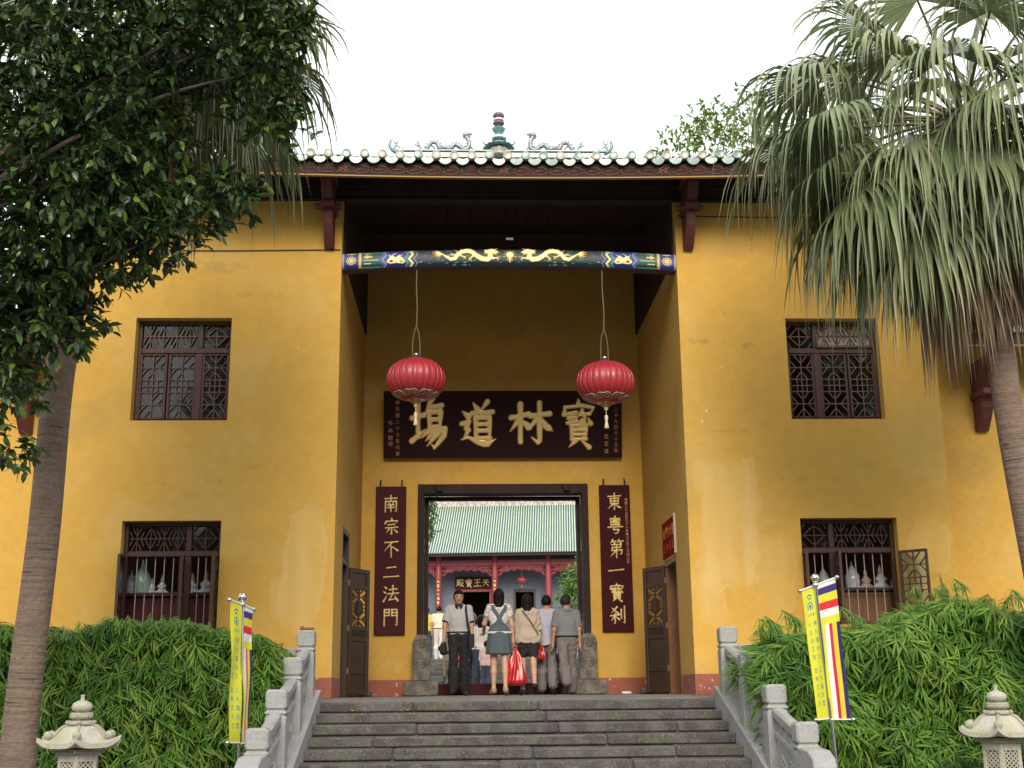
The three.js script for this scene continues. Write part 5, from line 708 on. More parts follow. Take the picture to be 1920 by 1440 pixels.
figurine(266, 1099, 0.5, 'pagoda', M.porcelainGreen, 'tall celadon bell-shaped figurine in the hedge-side window', -0.6);
figurine(285, 1099, 0.28, 'seat', M.porcelain, 'small seated white figurine between the celadon bell and a larger seated one', -0.6);
figurine(304, 1099, 0.33, 'seat', M.porcelain, 'seated white figurine with round front beside the open middle casement', -0.6);
figurine(360, 1099, 0.36, 'seat', M.porcelain, 'slim white figurine just past the open middle casement', -0.6);
figurine(386, 1099, 0.4, 'seat', M.porcelain, 'broad white figurine with a gilt head at the far end of the hedge-side window', -0.6);
figurine(1545, 1100, 0.36, 'pagoda', M.porcelain, 'white bell-shaped figurine behind the leaning banner', -0.6);
figurine(1599, 1100, 0.42, 'pagoda', M.porcelain, 'silvery bell-shaped figurine alone beside the casement edge in the bamboo-side window', -0.6);
figurine(1624, 1100, 0.36, 'seat', M.figPink, 'pink and white seated figurine next to the silvery bell', -0.6);
figurine(1652, 1100, 0.42, 'seat', M.porcelain, 'tall white standing figurine with pink head in the bamboo-side window', -0.6);
figurine(1676, 1100, 0.28, 'seat', M.figPink, 'small pink figurine next to the swung-out casement', -0.6);
// ---------- lower wings either side: wall, eave with fascia, bracket ----------
for (const s of [-1, 1]) {
  const w = thing('side_wing', s < 0 ? 'lower yellow side wing with dark eave behind the leafy tree' : 'lower yellow side wing with dark eave behind the palm trunk', 'building', [0, 0, 0], 0, 'lower side wings'), f = (a, b) => (s < 0 ? [-b, -a] : [a, b]);
  part('wall', box(...f(6.302, 14), 0, 5.3, -0.6, -0.3), M.plaster, w); part('base_band', box(...f(6.302, 14), 0, 0.275, -0.2995, -0.296), M.band, w);
  part('roof_slope', uvm(poly([[0.75, 4.98], [-3.2, 6.3], [-3.2, 6.4], [0.75, 5.08]], 7.6).rotateY(-Math.PI / 2).translate(s < 0 ? -6.42 : 14.02, 0, 0)), M.glaze, w);
  for (let i = 0; i < 14; i++) part('cover_tile_row', bar(V(s * (6.55 + i * 0.253), 5.12, 0.78), V(s * (6.55 + i * 0.253), 6.43, -3.2), 0.06, 8), M.glaze, w);
  part('fascia', box(...f(6.42, 14), 4.8, 4.98, 0.66, 0.7), M.darkWood, w); part('fascia_lip', box(...f(6.42, 14), 4.78, 4.799, 0.65, 0.71), M.goldDull, w);
  for (const x of [7.0, 9.4, 11.8]) { const B = sub('eave_bracket', w, [s * x, 0, -0.3]); part('lower_scroll', uvm(poly([[0, 3.75], [0.06, 3.74], [0.2, 3.9], [0.3, 4.05], [0.34, 4.2], [0, 4.2]], 0.16, 0.01).rotateY(-Math.PI / 2).translate(0.08, 0, 0)), M.redWood, B); part('bearing_block', box(-0.13, 0.13, 4.205, 4.3, 0, 0.5, 0.012), M.redWood, B); part('upper_scroll', uvm(poly([[0, 4.305], [0.45, 4.305], [0.62, 4.45], [0.7, 4.6], [0.7, 4.75], [0, 4.75]], 0.16, 0.01).rotateY(-Math.PI / 2).translate(0.08, 0, 0)), M.redWood, B); }
}
// litter on the steps and the porch floor
{ const leafFallen = (() => { const pos = [], idx = [], n = 6; for (let i = 0; i <= n; i++) { const t = i / n, w = 0.026 * Math.sin(Math.PI * (0.08 + 0.88 * t)), y = 0.02 + 0.045 * (t - 0.5) ** 2; for (const q of [-1, 0, 1]) pos.push(w * q, y + Math.abs(q) * 0.014, (t - 0.5) * 0.09); } for (let i = 0; i < n; i++) for (const o of [0, 1]) { const a = i * 3 + o; idx.push(a, a + 3, a + 1, a + 1, a + 3, a + 4); } const g = new THREE.BufferGeometry(); g.setAttribute('position', new THREE.Float32BufferAttribute(pos, 3)); g.setIndex(idx); g.computeVertexNormals(); return clean(g).translate(0, -0.018, 0); })(), S = [[659, 1332, '#d8c23a'], [763, 1333, '#d2b83c']]; S.forEach(([u, v, c], i) => { const p = atZ(u, v, 1.5), m = solo('fallen_leaf', leafFallen, mat({ color: c, roughness: 0.7 }), i ? 'yellow fallen leaf on the second step in front of the door stone' : 'yellow fallen leaf on the second step close to the rag-topped stair post', 'leaf', 'fallen leaves on the steps'); m.position.set(p.x, EDGE_Y - STEP_H + 0.017, 1.42); });
  const b = thing('foam_box', 'small white foam box lying on the porch floor beside a door stone', 'box', [2.0, 0.002, RZ + 0.75]); part('tray', box(-0.08, 0.08, 0, 0.03, -0.05, 0.05, 0.01), M.white, b); part('lid', box(-0.075, 0.075, 0.03, 0.045, -0.045, 0.045, 0.006), M.white, b);
  solo('ochre_cloth', meshSDF((x, y, z) => { let d = cone3(x, y, z, [-0.07, 0.012, 0], [0.07, 0.016, 0], 0.02, 0.016); return smin(d, cone3(x, y, z, [-0.08, 0.02, 0], [-0.06, 0.05, 0.0], 0.02, 0.008), 0.02); }, [-0.13, -0.02, -0.05], [0.13, 0.08, 0.05], 0.008), mat({ rgb: [0.25, 0.09, 0.03], roughness: 0.9 }), 'small rust-brown rag on top of a stair post by the yellow wall', 'rag').position.set(-2.66, 0.848, 1.42); }

// ---------- through the gateway: inner court, steps, the far hall ----------
{
  const st = structure('court_stairs'); for (let k = 0; k < 8; k++) part('stone_step', box(-6, 6, -0.004, 0.125 * (k + 1), -18.0 - k * 0.34 - 0.36, -18.0 - k * 0.34, 0.012), M.step[k % 3], st);
  structure('upper_court', box(-40, 40, -0.003, 0.998, -64, -20.75), M.paving);
  structure('hall_terrace', box(-30, 30, 0.99, 3.6, -90, -64.01), M.oldStone);
  const hs = structure('hall_steps'); for (let k = 0; k < 14; k++) part('stone_step', box(-6, 5, 1.0, 1.0 + 0.185 * (k + 1), -59.5 - k * 0.33 - 0.34, -59.5 - k * 0.33, 0.01), M.step[k % 3], hs);
  const w = thing('white_parapet', 'white plastered parapet beside the inner court steps', 'wall', [2.55, 0, -17.2]); part('wall', box(0, 3.4, -0.005, 2.0, -0.4, 0), M.white, w); part('coping', box(-0.06, 3.46, 2.0, 2.1, -0.46, 0.06, 0.015), M.lanternStone, w);
}
{
  const Z = -68, o = atZ(875, 1105, Z), H0 = 3.6, F = thing('main_hall', 'grey brick temple hall with green tiled roof and red columns seen through the gateway', 'building', [o.x, H0, Z], -0.084);
  const Lx = (u, v = 1100) => (atZ(u, v, Z).x - o.x), Ly = (v) => atZ(950, v, Z).y - H0;
  M.greyBrick = mat({ map: dataTex(256, (u, v) => { const r = Math.floor(v * 32), c = Math.floor(u * 12 + (r % 2) * 0.5), f = (v * 32) % 1, e = (u * 12 + (r % 2) * 0.5) % 1; const k = 0.8 + 0.35 * hash2(c, r, 3); return (f < 0.12 || e < 0.04) ? [0.30, 0.31, 0.33] : mulc([0.12, 0.14, 0.18], k); }, true, 0.5), roughness: 0.85 });
  M.redPaint = mat({ rgb: [0.27, 0.035, 0.045], roughness: 0.45 });
  const zw = -2.2, eave = Ly(1040), dl = Lx(852), dr = Lx(914), dt = Ly(1106) + 0.05;
  part('wall', uvm(wallWithHoles([[-15, 0], [15, 0], [15, eave + 0.6], [-15, eave + 0.6]], [[dl, dr, 0.001, dt], [Lx(964), Lx(999), 0.9, Ly(1106)], [-Lx(999), -Lx(964), 0.9, Ly(1106)]], 0.4).translate(0, 0, zw - 0.4)), M.greyBrick, F);
  part('inner_wall', box(-14.9, 14.9, 0, eave + 0.5, zw - 6, zw - 5.8), M.darkWood, F); for (const x of [-14.9, 14.7]) part('inner_wall', box(x, x + 0.2, 0, eave + 0.5, zw - 5.8, zw - 0.4), M.darkWood, F); part('inner_ceiling', box(-14.9, 14.9, eave + 0.5, eave + 0.6, zw - 6, zw), M.darkWood, F);
  for (const [a, b] of [[dl - 0.22, dl], [dr, dr + 0.22]]) part('door_jamb', box(a, b, 0, dt + 0.2, zw, zw + 0.12), M.redPaint, F); part('door_head', box(dl, dr, dt, dt + 0.2, zw, zw + 0.12), M.redPaint, F);
  for (const s of [-1, 1]) part('window_frame', [box(s * (Lx(964) + Lx(999)) / 2 - 0.78, s * (Lx(964) + Lx(999)) / 2 - 0.64, 0.85, Ly(1104), zw, zw + 0.08), box(s * (Lx(964) + Lx(999)) / 2 + 0.64, s * (Lx(964) + Lx(999)) / 2 + 0.78, 0.85, Ly(1104), zw, zw + 0.08), box(s * (Lx(964) + Lx(999)) / 2 - 0.78, s * (Lx(964) + Lx(999)) / 2 + 0.78, Ly(1104), Ly(1104) + 0.14, zw, zw + 0.08)], M.doorWood, F);
  const half = (Lx(928) - Lx(822)) / 2, cx = (Lx(928) + Lx(822)) / 2, cols = [-3, -2, -1, 1, 2, 3].map((k) => cx + Math.sign(k) * (half + (Math.abs(k) - 1) * (Lx(1028) - Lx(928))));
  const goldCol = canvasTex(64, 512, (g, w, h) => { g.fillStyle = '#5a1016'; g.fillRect(0, 0, w, h); g.strokeStyle = '#e2c27a'; [...'法雲天大福寶華南王'].slice(0, 8).forEach((c, i) => drawChar(g, c, 32, 40 + i * 62, 44, 0.06)); });
  cols.forEach((x, i) => {
    part('column', lathe([[0, 0], [0.36, 0], [0.36, 0.2], [0.24, 0.28], [0.22, 0.3], [0.215, eave - 0.1], [0, eave - 0.1]], 16).translate(x, 0, 0), M.redPaint, F);
    if (i === 2 || i === 3) part('column_board', new THREE.BoxGeometry(0.27, Ly(1085) - Ly(1150), 0.04).translate(x, (Ly(1085) + Ly(1150)) / 2, 0.225), mat({ map: goldCol, roughness: 0.5 }), F);
  });
  part('eave_beam', box(cols[0], cols[5], Ly(1060), Ly(1051), -0.1, 0.1), M.redPaint, F); part('upper_beam', box(-15, 15, Ly(1049), eave + 0.2, -0.12, 0.12), M.darkWood, F);
  for (let i = 0; i < 5; i++) {                                        // fretwork hanging between the columns
    const a = cols[i] + 0.22, b = cols[i + 1] - 0.22, L = b - a, S = []; reseed(900 + i);
    for (let k = 0; k < 26; k++) { const t = (k + 0.5) / 26, e = Math.abs(t - 0.5) * 2, d = 0.34 + 0.5 * e * e * e + 0.08 * Math.sin(t * 40), x = (t - 0.5) * L; for (let q = 0; q < 3; q++) { const y = -d * (q + 0.35) / 3, r = 0.085; let px, py; for (let j = 0; j <= 6; j++) { const an = j * 1.05 + rnd(), X = x + Math.cos(an) * r, Y = y + Math.sin(an) * r * 0.8; if (j) S.push([px, py, X, Y, 0.026, 0.026]); px = X; py = Y; } } }
    const m = part('fretwork', relief(S, L, 2.0, 0.04, 0.035), M.redPaint, F); m.position.set((a + b) / 2, Ly(1060), 0);
  }
  // roof
  const eY = eave, eZ = 1.35, rZ = -5.2, rY = atZ(950, 947, Z + rZ).y - H0, y = (z) => eY + (rY - eY) * (0.86 * ((eZ - z) / (eZ - rZ)) + 0.14 * ((eZ - z) / (eZ - rZ)) ** 2), SP = 4.87 / 2300 * (17.3 - Z) * 0.97;
  const deck = []; for (let i = 0; i < 6; i++) { const z0 = lerp(eZ, rZ, i / 6), z1 = lerp(eZ, rZ, (i + 1) / 6); const q = new THREE.BufferGeometry(); q.setAttribute('position', new THREE.Float32BufferAttribute([-16, y(z0), z0, 16, y(z0), z0, 16, y(z1), z1, -16, y(z0), z0, 16, y(z1), z1, -16, y(z1), z1], 3)); q.computeVertexNormals(); deck.push(clean(q)); }
  const roof = sub('roof', F); part('pan_tiles', uvm(merge(deck)), mat({ map: dataTex(128, (u, v) => mixc([0.025, 0.05, 0.045], [0.05, 0.095, 0.08], fbm(u, v, 16, 3, 4)), true, 0.6), roughness: 0.5 }), roof, 'stuff');
  const rowC = new THREE.CatmullRomCurve3([0, 1, 2, 3, 4].map((i) => { const z = lerp(eZ + 0.02, rZ, i / 4); return V(0, y(z) + 0.02, z); })), rowG = clean(new THREE.TubeGeometry(rowC, 8, SP * 0.27, 7)), endG = lathe([[0, 0.01], [SP * 0.33, 0.01], [SP * 0.35, 0], [SP * 0.35, -0.04]], 10).rotateX(Math.PI / 2);
  M.farTile = [2, 7, 13].map((s) => pmat({ map: dataTex(128, (u, v) => mixc([0.26, 0.40, 0.30], [0.52, 0.60, 0.46], fbm(u, v, 8, 4, s)), true, 1), roughness: 0.35, clearcoat: 0.5 })); reseed(12);
  for (let i = -72; i <= 72; i++) { const m = part('cover_tile_row', rowG, pick(M.farTile), roof); m.position.x = i * SP + 0.7; const e = part('round_tile_end', endG, M.glaze, roof); e.position.set(i * SP + 0.7, y(eZ) + 0.02, eZ + 0.03); }
  part('fascia', box(-16, 16, eY - 0.22, eY - 0.03, eZ - 0.12, eZ - 0.06), M.darkWood, roof); part('eave_boards', uvm(poly([[eZ - 0.06, eY - 0.1], [zw, eY + 0.7], [zw, eY + 0.76], [eZ - 0.06, eY - 0.04]], 31).rotateY(-Math.PI / 2).translate(15.5, 0, 0)), M.darkWood, roof);
  part('ridge', box(-16, 16, rY - 0.15, rY + 0.62, rZ - 0.2, rZ + 0.15), mat({ map: dataTex(256, (u, v) => { const a = fbm(u, v, 20, 4, 3), b = fbm(u, v, 40, 3, 8); return a > 0.55 ? mixc([0.62, 0.58, 0.55], [0.45, 0.3, 0.26], b) : mixc([0.16, 0.13, 0.12], [0.5, 0.46, 0.42], b); }, true, 0.35), roughness: 0.7 }), roof);
  part('ridge_cap', box(-16, 16, rY + 0.62, rY + 0.72, rZ - 0.28, rZ + 0.23), M.glazePale, roof);
  // rear slope so that the roof is whole
  const rg = deck.map((d) => d.clone().scale(1, 1, -1).translate(0, 0, 2 * rZ)); part('rear_slope', merge(rg.map((q) => { q.computeVertexNormals(); return q; })), M.glaze, roof);
  // name board, gilt characters from right to left
  const nb = sub('name_board', F, [(dl + dr) / 2, Ly(1088), zw + 0.25]); nb.rotation.x = 0.12; part('board', box(-1.28, 1.28, -0.42, 0.42, -0.03, 0.03, 0.01), M.board, nb);
  [...'殿寶王天'].forEach((c, i) => { const m = part('gilt_character', character(c, 0.56, 0.6, 0.062, 0.04, 0.02), M.goldPaint, nb); m.position.set(-0.9 + i * 0.6, 0, 0.032); });
  const L = lantern(978.5, 1088, Z + 0.1, 'small red lantern hanging under the far hall eave'); L.scale.setScalar(0.7); L.position.y += 0.1; L.userData.group = undefined; delete L.userData.group;
}

// ---------- greenery ----------
const M4 = new THREE.Matrix4();
// a leaf along +y, folded on its midrib and curved back; normal towards +z
function leafGeo(L, W, n = 3, curl = 0.15, fold = 0.25) {
  const pos = [], idx = []; for (let i = 0; i <= n; i++) { const t = i / n, w = W * 0.5 * Math.pow(Math.sin(Math.PI * Math.min(0.999, 0.06 + t * 0.93)), 0.8), y = L * t, z = -curl * L * t * t; pos.push(-w, y, z + fold * w, 0, y, z, w, y, z + fold * w); }
  for (let i = 0; i < n; i++) { const a = i * 3; idx.push(a, a + 1, a + 3, a + 3, a + 1, a + 4, a + 1, a + 2, a + 4, a + 4, a + 2, a + 5); }
  const g = new THREE.BufferGeometry(); g.setAttribute('position', new THREE.Float32BufferAttribute(pos, 3)); g.setIndex(idx); g.computeVertexNormals(); return clean(g);
}
// places copies: the 300 nearest in view are parts of their own, the rest one instanced mass
function foliage(parent, partName, massName, geo, m, mats, colours, own = 300) {
  const o = parent.position, P = V(), C = new THREE.Color();
  const scored = mats.map((q, i) => { P.setFromMatrixPosition(q).add(o).sub(EYE); const d = P.dot(FWD), u = P.dot(RT) / d * FOCAL + 960, v = 720 - P.dot(UPV) / d * FOCAL; return [u > 0 && u < 1920 && v > 0 && v < 1440 ? d : 1e3 + d, i]; }).sort((a, b) => a[0] - b[0]);
  const ms = colours.map((c) => { const k = m.clone(); k.color.setRGB(...c); return k; }), mine = scored.slice(0, own), rest = scored.slice(own);
  for (const [, i] of mine) { const h = shade(new THREE.Mesh(geo, ms[i % ms.length])); h.name = partName; h.applyMatrix4(mats[i]); parent.add(h); }
  if (!rest.length) return;
  const base = m.clone(); base.color.setRGB(1, 1, 1); const im = new THREE.InstancedMesh(geo, base, rest.length); im.name = massName; im.userData.kind = 'stuff'; shade(im);
  rest.forEach(([, i], k) => { im.setMatrixAt(k, mats[i]); const c = colours[i % colours.length], f = 0.8 + 0.4 * hash2(i, 3, 9); im.setColorAt(k, C.setRGB(c[0] * f, c[1] * f, c[2] * f)); });
  parent.add(im);
}
const orient = (p, dir, nrm, s) => { const y = dir.clone().normalize(), x = y.clone().cross(nrm).normalize(), z = x.clone().cross(y); return new THREE.Matrix4().makeBasis(x.multiplyScalar(s), y.multiplyScalar(s), z.multiplyScalar(s)).setPosition(p); };
const rdir = () => { const a = rr(0, 6.283), z = rr(-1, 1), r = Math.sqrt(1 - z * z); return V(r * Math.cos(a), z, r * Math.sin(a)); };
M.leafGloss = pmat({ roughness: 0.34, transmission: 0.32, specularIntensity: 0.7 }); M.leafMatt = pmat({ roughness: 0.6, transmission: 0.4, specularIntensity: 0.6 });
M.bark = mat({ map: dataTex(256, (u, v) => mulc(mixc([0.07, 0.055, 0.042], [0.16, 0.135, 0.11], fbm(u, v, 8, 5, 3)), 0.7 + 0.6 * fbm(u, v, 40, 2, 5)), true, 1), roughness: 0.95, bumpMap: M.stepBump, bumpScale: 0.02 });

// leafy tree: twigs of leaves gathered in blobs; blobs are [x, y, z, rx, ry, rz, twigs]
function leafyTree(t, blobs, twig, leaf, m, colours, own) {
  const mats = [], twigs = [];
  for (const [bx, by, bz, rx, ry, rz, n] of blobs) for (let i = 0; i < n; i++) {
    const d = rdir().multiplyScalar(Math.pow(rnd(), 0.4)), c = V(bx + d.x * rx, by + d.y * ry, bz + d.z * rz), out = V(d.x, d.y * 0.5 - 0.15, d.z).add(rdir().multiplyScalar(0.7)).normalize();
    const len = twig.len * rr(0.6, 1.25), tip = c.clone().addScaledVector(out, len); twigs.push(bar(c, tip, twig.r, 3));
    for (let k = 0; k < twig.n; k++) { const s = (k + rnd()) / twig.n, p = c.clone().addScaledVector(out, len * s), ld = out.clone().multiplyScalar(0.55).add(rdir()).add(V(0, -0.25, 0)); mats.push(orient(p, ld, V(rr(-0.8, 0.8), 1, rr(-0.8, 0.8)), rr(0.65, 1.25))); }
  }
  foliage(t, 'leaf', 'crown', leaf, m, mats, colours, own);
  if (twig.show) part('twigs', merge(twigs), M.bark, t, 'stuff');
}
// the glossy tree reaching in from the left
{
  reseed(2001); const base = [-6.6, GROUND, 7.6], t = thing('broadleaf_tree', 'dense dark green broadleaf tree with glossy leaves overhanging the clipped hedge', 'tree', base), B = [], z = 7;
  const px = (u, v, ru, rv, n, dz = 0.8, zz = z) => { const p = atZ(u, v, zz), s = p.distanceTo(atZ(u + 1, v, zz)); B.push([p.x - base[0], p.y - base[1], zz - base[2], ru * s, rv * s, dz, n]); };
  px(110, 110, 230, 190, 330, 1.1); px(300, 50, 170, 130, 240, 1.0); px(70, 330, 200, 170, 300, 1.1); px(215, 280, 135, 150, 210, 1.0); px(430, 40, 120, 110, 95, 0.7); px(480, 120, 65, 100, 55, 0.5); px(165, 430, 150, 95, 170, 0.9); px(318, 395, 95, 62, 75, 0.6); px(405, 358, 52, 24, 20, 0.35); px(262, 470, 62, 36, 30, 0.4); px(105, 520, 100, 40, 60, 0.6); px(150, 605, 42, 46, 30, 0.3); px(30, 590, 80, 90, 100, 0.7); px(-30, 520, 90, 130, 110, 0.7); px(75, 560, 60, 60, 50, 0.5); px(15, 715, 52, 60, 40, 0.4); px(15, 850, 34, 36, 16, 0.3); px(540, 190, 30, 46, 14, 0.3); px(500, 220, 60, 40, 22, 0.4); px(420, 370, 48, 20, 18, 0.3); px(560, 20, 40, 60, 16, 0.4); px(520, 60, 40, 70, 24, 0.4); px(-150, 200, 200, 330, 300, 1.3); px(150, -160, 420, 120, 260, 1.2); px(470, -90, 160, 80, 60, 0.8); px(90, 250, 220, 240, 260, 0.6, 5.9); px(250, 200, 110, 170, 100, 0.5, 6.0);
  leafyTree(t, B, { len: 0.2, n: 10, r: 0.004, show: true }, leafGeo(0.105, 0.05, 3, 0.18, 0.3), M.leafGloss, [[0.038, 0.082, 0.02], [0.03, 0.066, 0.022], [0.055, 0.11, 0.022], [0.026, 0.056, 0.02], [0.10, 0.18, 0.03]], 300);
  part('trunk', taper([V(0, -0.02, 0), V(0.1, 1.5, 0), V(0.0, 3, -0.05), V(0.2, 4.4, -0.1)], (k) => 0.2 - 0.07 * k, 10, 18), M.bark, t);
  for (const b of B) if (b[6] > 50) { const end = V(b[0] + b[3] * 0.5, b[1] - b[4] * 0.1, b[2]); part('limb', taper([V(0.1, 3.2 + rnd(), -0.05), V(lerp(0.1, end.x, 0.4), lerp(4, end.y, 0.45) + rr(-0.25, 0.25), lerp(0, end.z, 0.4) + rr(-0.4, 0.4)), V(lerp(0.1, end.x, 0.75), lerp(4, end.y, 0.8) + rr(-0.25, 0.25), lerp(0, end.z, 0.75)), end], (k) => 0.042 * (1 - 0.85 * k), 6, 20), M.bark, t); }
}
// unseen trees added across the forecourt, behind the viewer: they shade the front from low sky and show in the panes
{
  reseed(777); const g = leafGeo(0.55, 0.36, 2, 0.15, 0.2);
  [[-22, 27, 9], [-15, 26, 10], [-8, 27.5, 9.5], [-1, 28.5, 10], [6.5, 27, 9.5], [13.5, 26.5, 10], [21, 27, 9]].forEach(([x, z, h], i) => {
    const t = thing('added_shade_tree', 'unseen evergreen tree added across the forecourt to shade the gate', 'tree', [x, GROUND, z], 0, 'added trees across the forecourt'), B = [];
    for (let k = 0; k < 12; k++) B.push([rr(-3, 3), lerp(h * 0.16, h * 0.88, (k + rnd()) / 12), rr(-1.6, 1.6), rr(2.0, 2.9), rr(1.8, 2.6), rr(1.4, 2.1), 70]);
    leafyTree(t, B, { len: 0.7, n: 7, r: 0.01 }, g, M.leafMatt, [[0.035, 0.065, 0.02], [0.045, 0.08, 0.025]], 0);
    part('trunk', taper([V(0, -0.02, 0), V(0.15, h * 0.25, 0.1), V(0, h * 0.55, 0)], (k) => 0.32 - 0.18 * k, 9, 12), M.bark, t);
  });
}
// pale tree behind the roof and trees of the inner court
function courtTree(x, y, z, blobs, label, cols, leafL, trunkH) { const t = thing('court_tree', label, 'tree', [x, y, z]); leafyTree(t, blobs, { len: leafL * 2.2, n: 8, r: 0.006 }, leafGeo(leafL, leafL * 0.42, 2, 0.15, 0.25), M.leafMatt, cols, 120); part('trunk', taper([V(0, -0.02, 0), V(0.1, trunkH * 0.5, 0), V(-0.05, trunkH, 0.05)], (k) => 0.2 - 0.1 * k, 8, 12), M.bark, t); return t; }
{
  reseed(41); const q = (u, v, z, b) => { const p = atZ(u, v, z); return [p.x - b[0], p.y - b[1], z - b[2]]; }, b1 = [7.2, 0, -14], L = (u, v, ru, rv, n, z = -14) => { const s = (17.3 - z) / 2300 * 1.1; return [...q(u, v, z, b1), ru * s, rv * s, 0.9, n]; };
  courtTree(...b1, [L(1340, 240, 45, 42, 75), L(1275, 272, 38, 24, 44), L(1300, 235, 24, 22, 16), L(1395, 200, 22, 34, 22), L(1420, 250, 60, 60, 90), L(1500, 250, 80, 90, 90), L(1340, 320, 120, 60, 80), L(1500, 380, 150, 90, 100), L(1418, 170, 14, 20, 5)], 'pale green airy tree showing above the roof beside the fan palm', [[0.16, 0.25, 0.045], [0.20, 0.30, 0.055], [0.12, 0.20, 0.035]], 0.16, 9);
  const b2 = [5.0, 0.998, -24], R = (u, v, ru, rv, n) => { const z = -24, s = 41.3 / 2300 * 1.02; return [...q(u, v, z, b2), ru * s, rv * s, 0.8, n]; };
  courtTree(...b2, [R(1082, 1100, 22, 42, 70), R(1092, 1062, 12, 26, 26), R(1065, 1110, 14, 22, 22), R(1074, 1085, 8, 12, 10), R(1110, 1090, 26, 50, 90), R(1080, 1138, 24, 14, 26)], 'bright green leafy tree in the inner court in front of the far hall', [[0.13, 0.24, 0.03], [0.10, 0.19, 0.025], [0.17, 0.29, 0.045]], 0.17, 3.4);
  const b3 = [-4.2, 0.998, -36], S = (u, v, ru, rv, n) => { const z = -36, s = 53.3 / 2300 * 1.02; return [...q(u, v, z, b3), ru * s, rv * s, 1, n]; };
  courtTree(...b3, [S(798, 955, 9, 34, 60), S(794, 1000, 7, 26, 40), S(780, 970, 22, 50, 90)], 'dark leafy tree at the end of the far hall roof, beside the door frame', [[0.07, 0.13, 0.03], [0.10, 0.17, 0.04]], 0.22, 7);
}
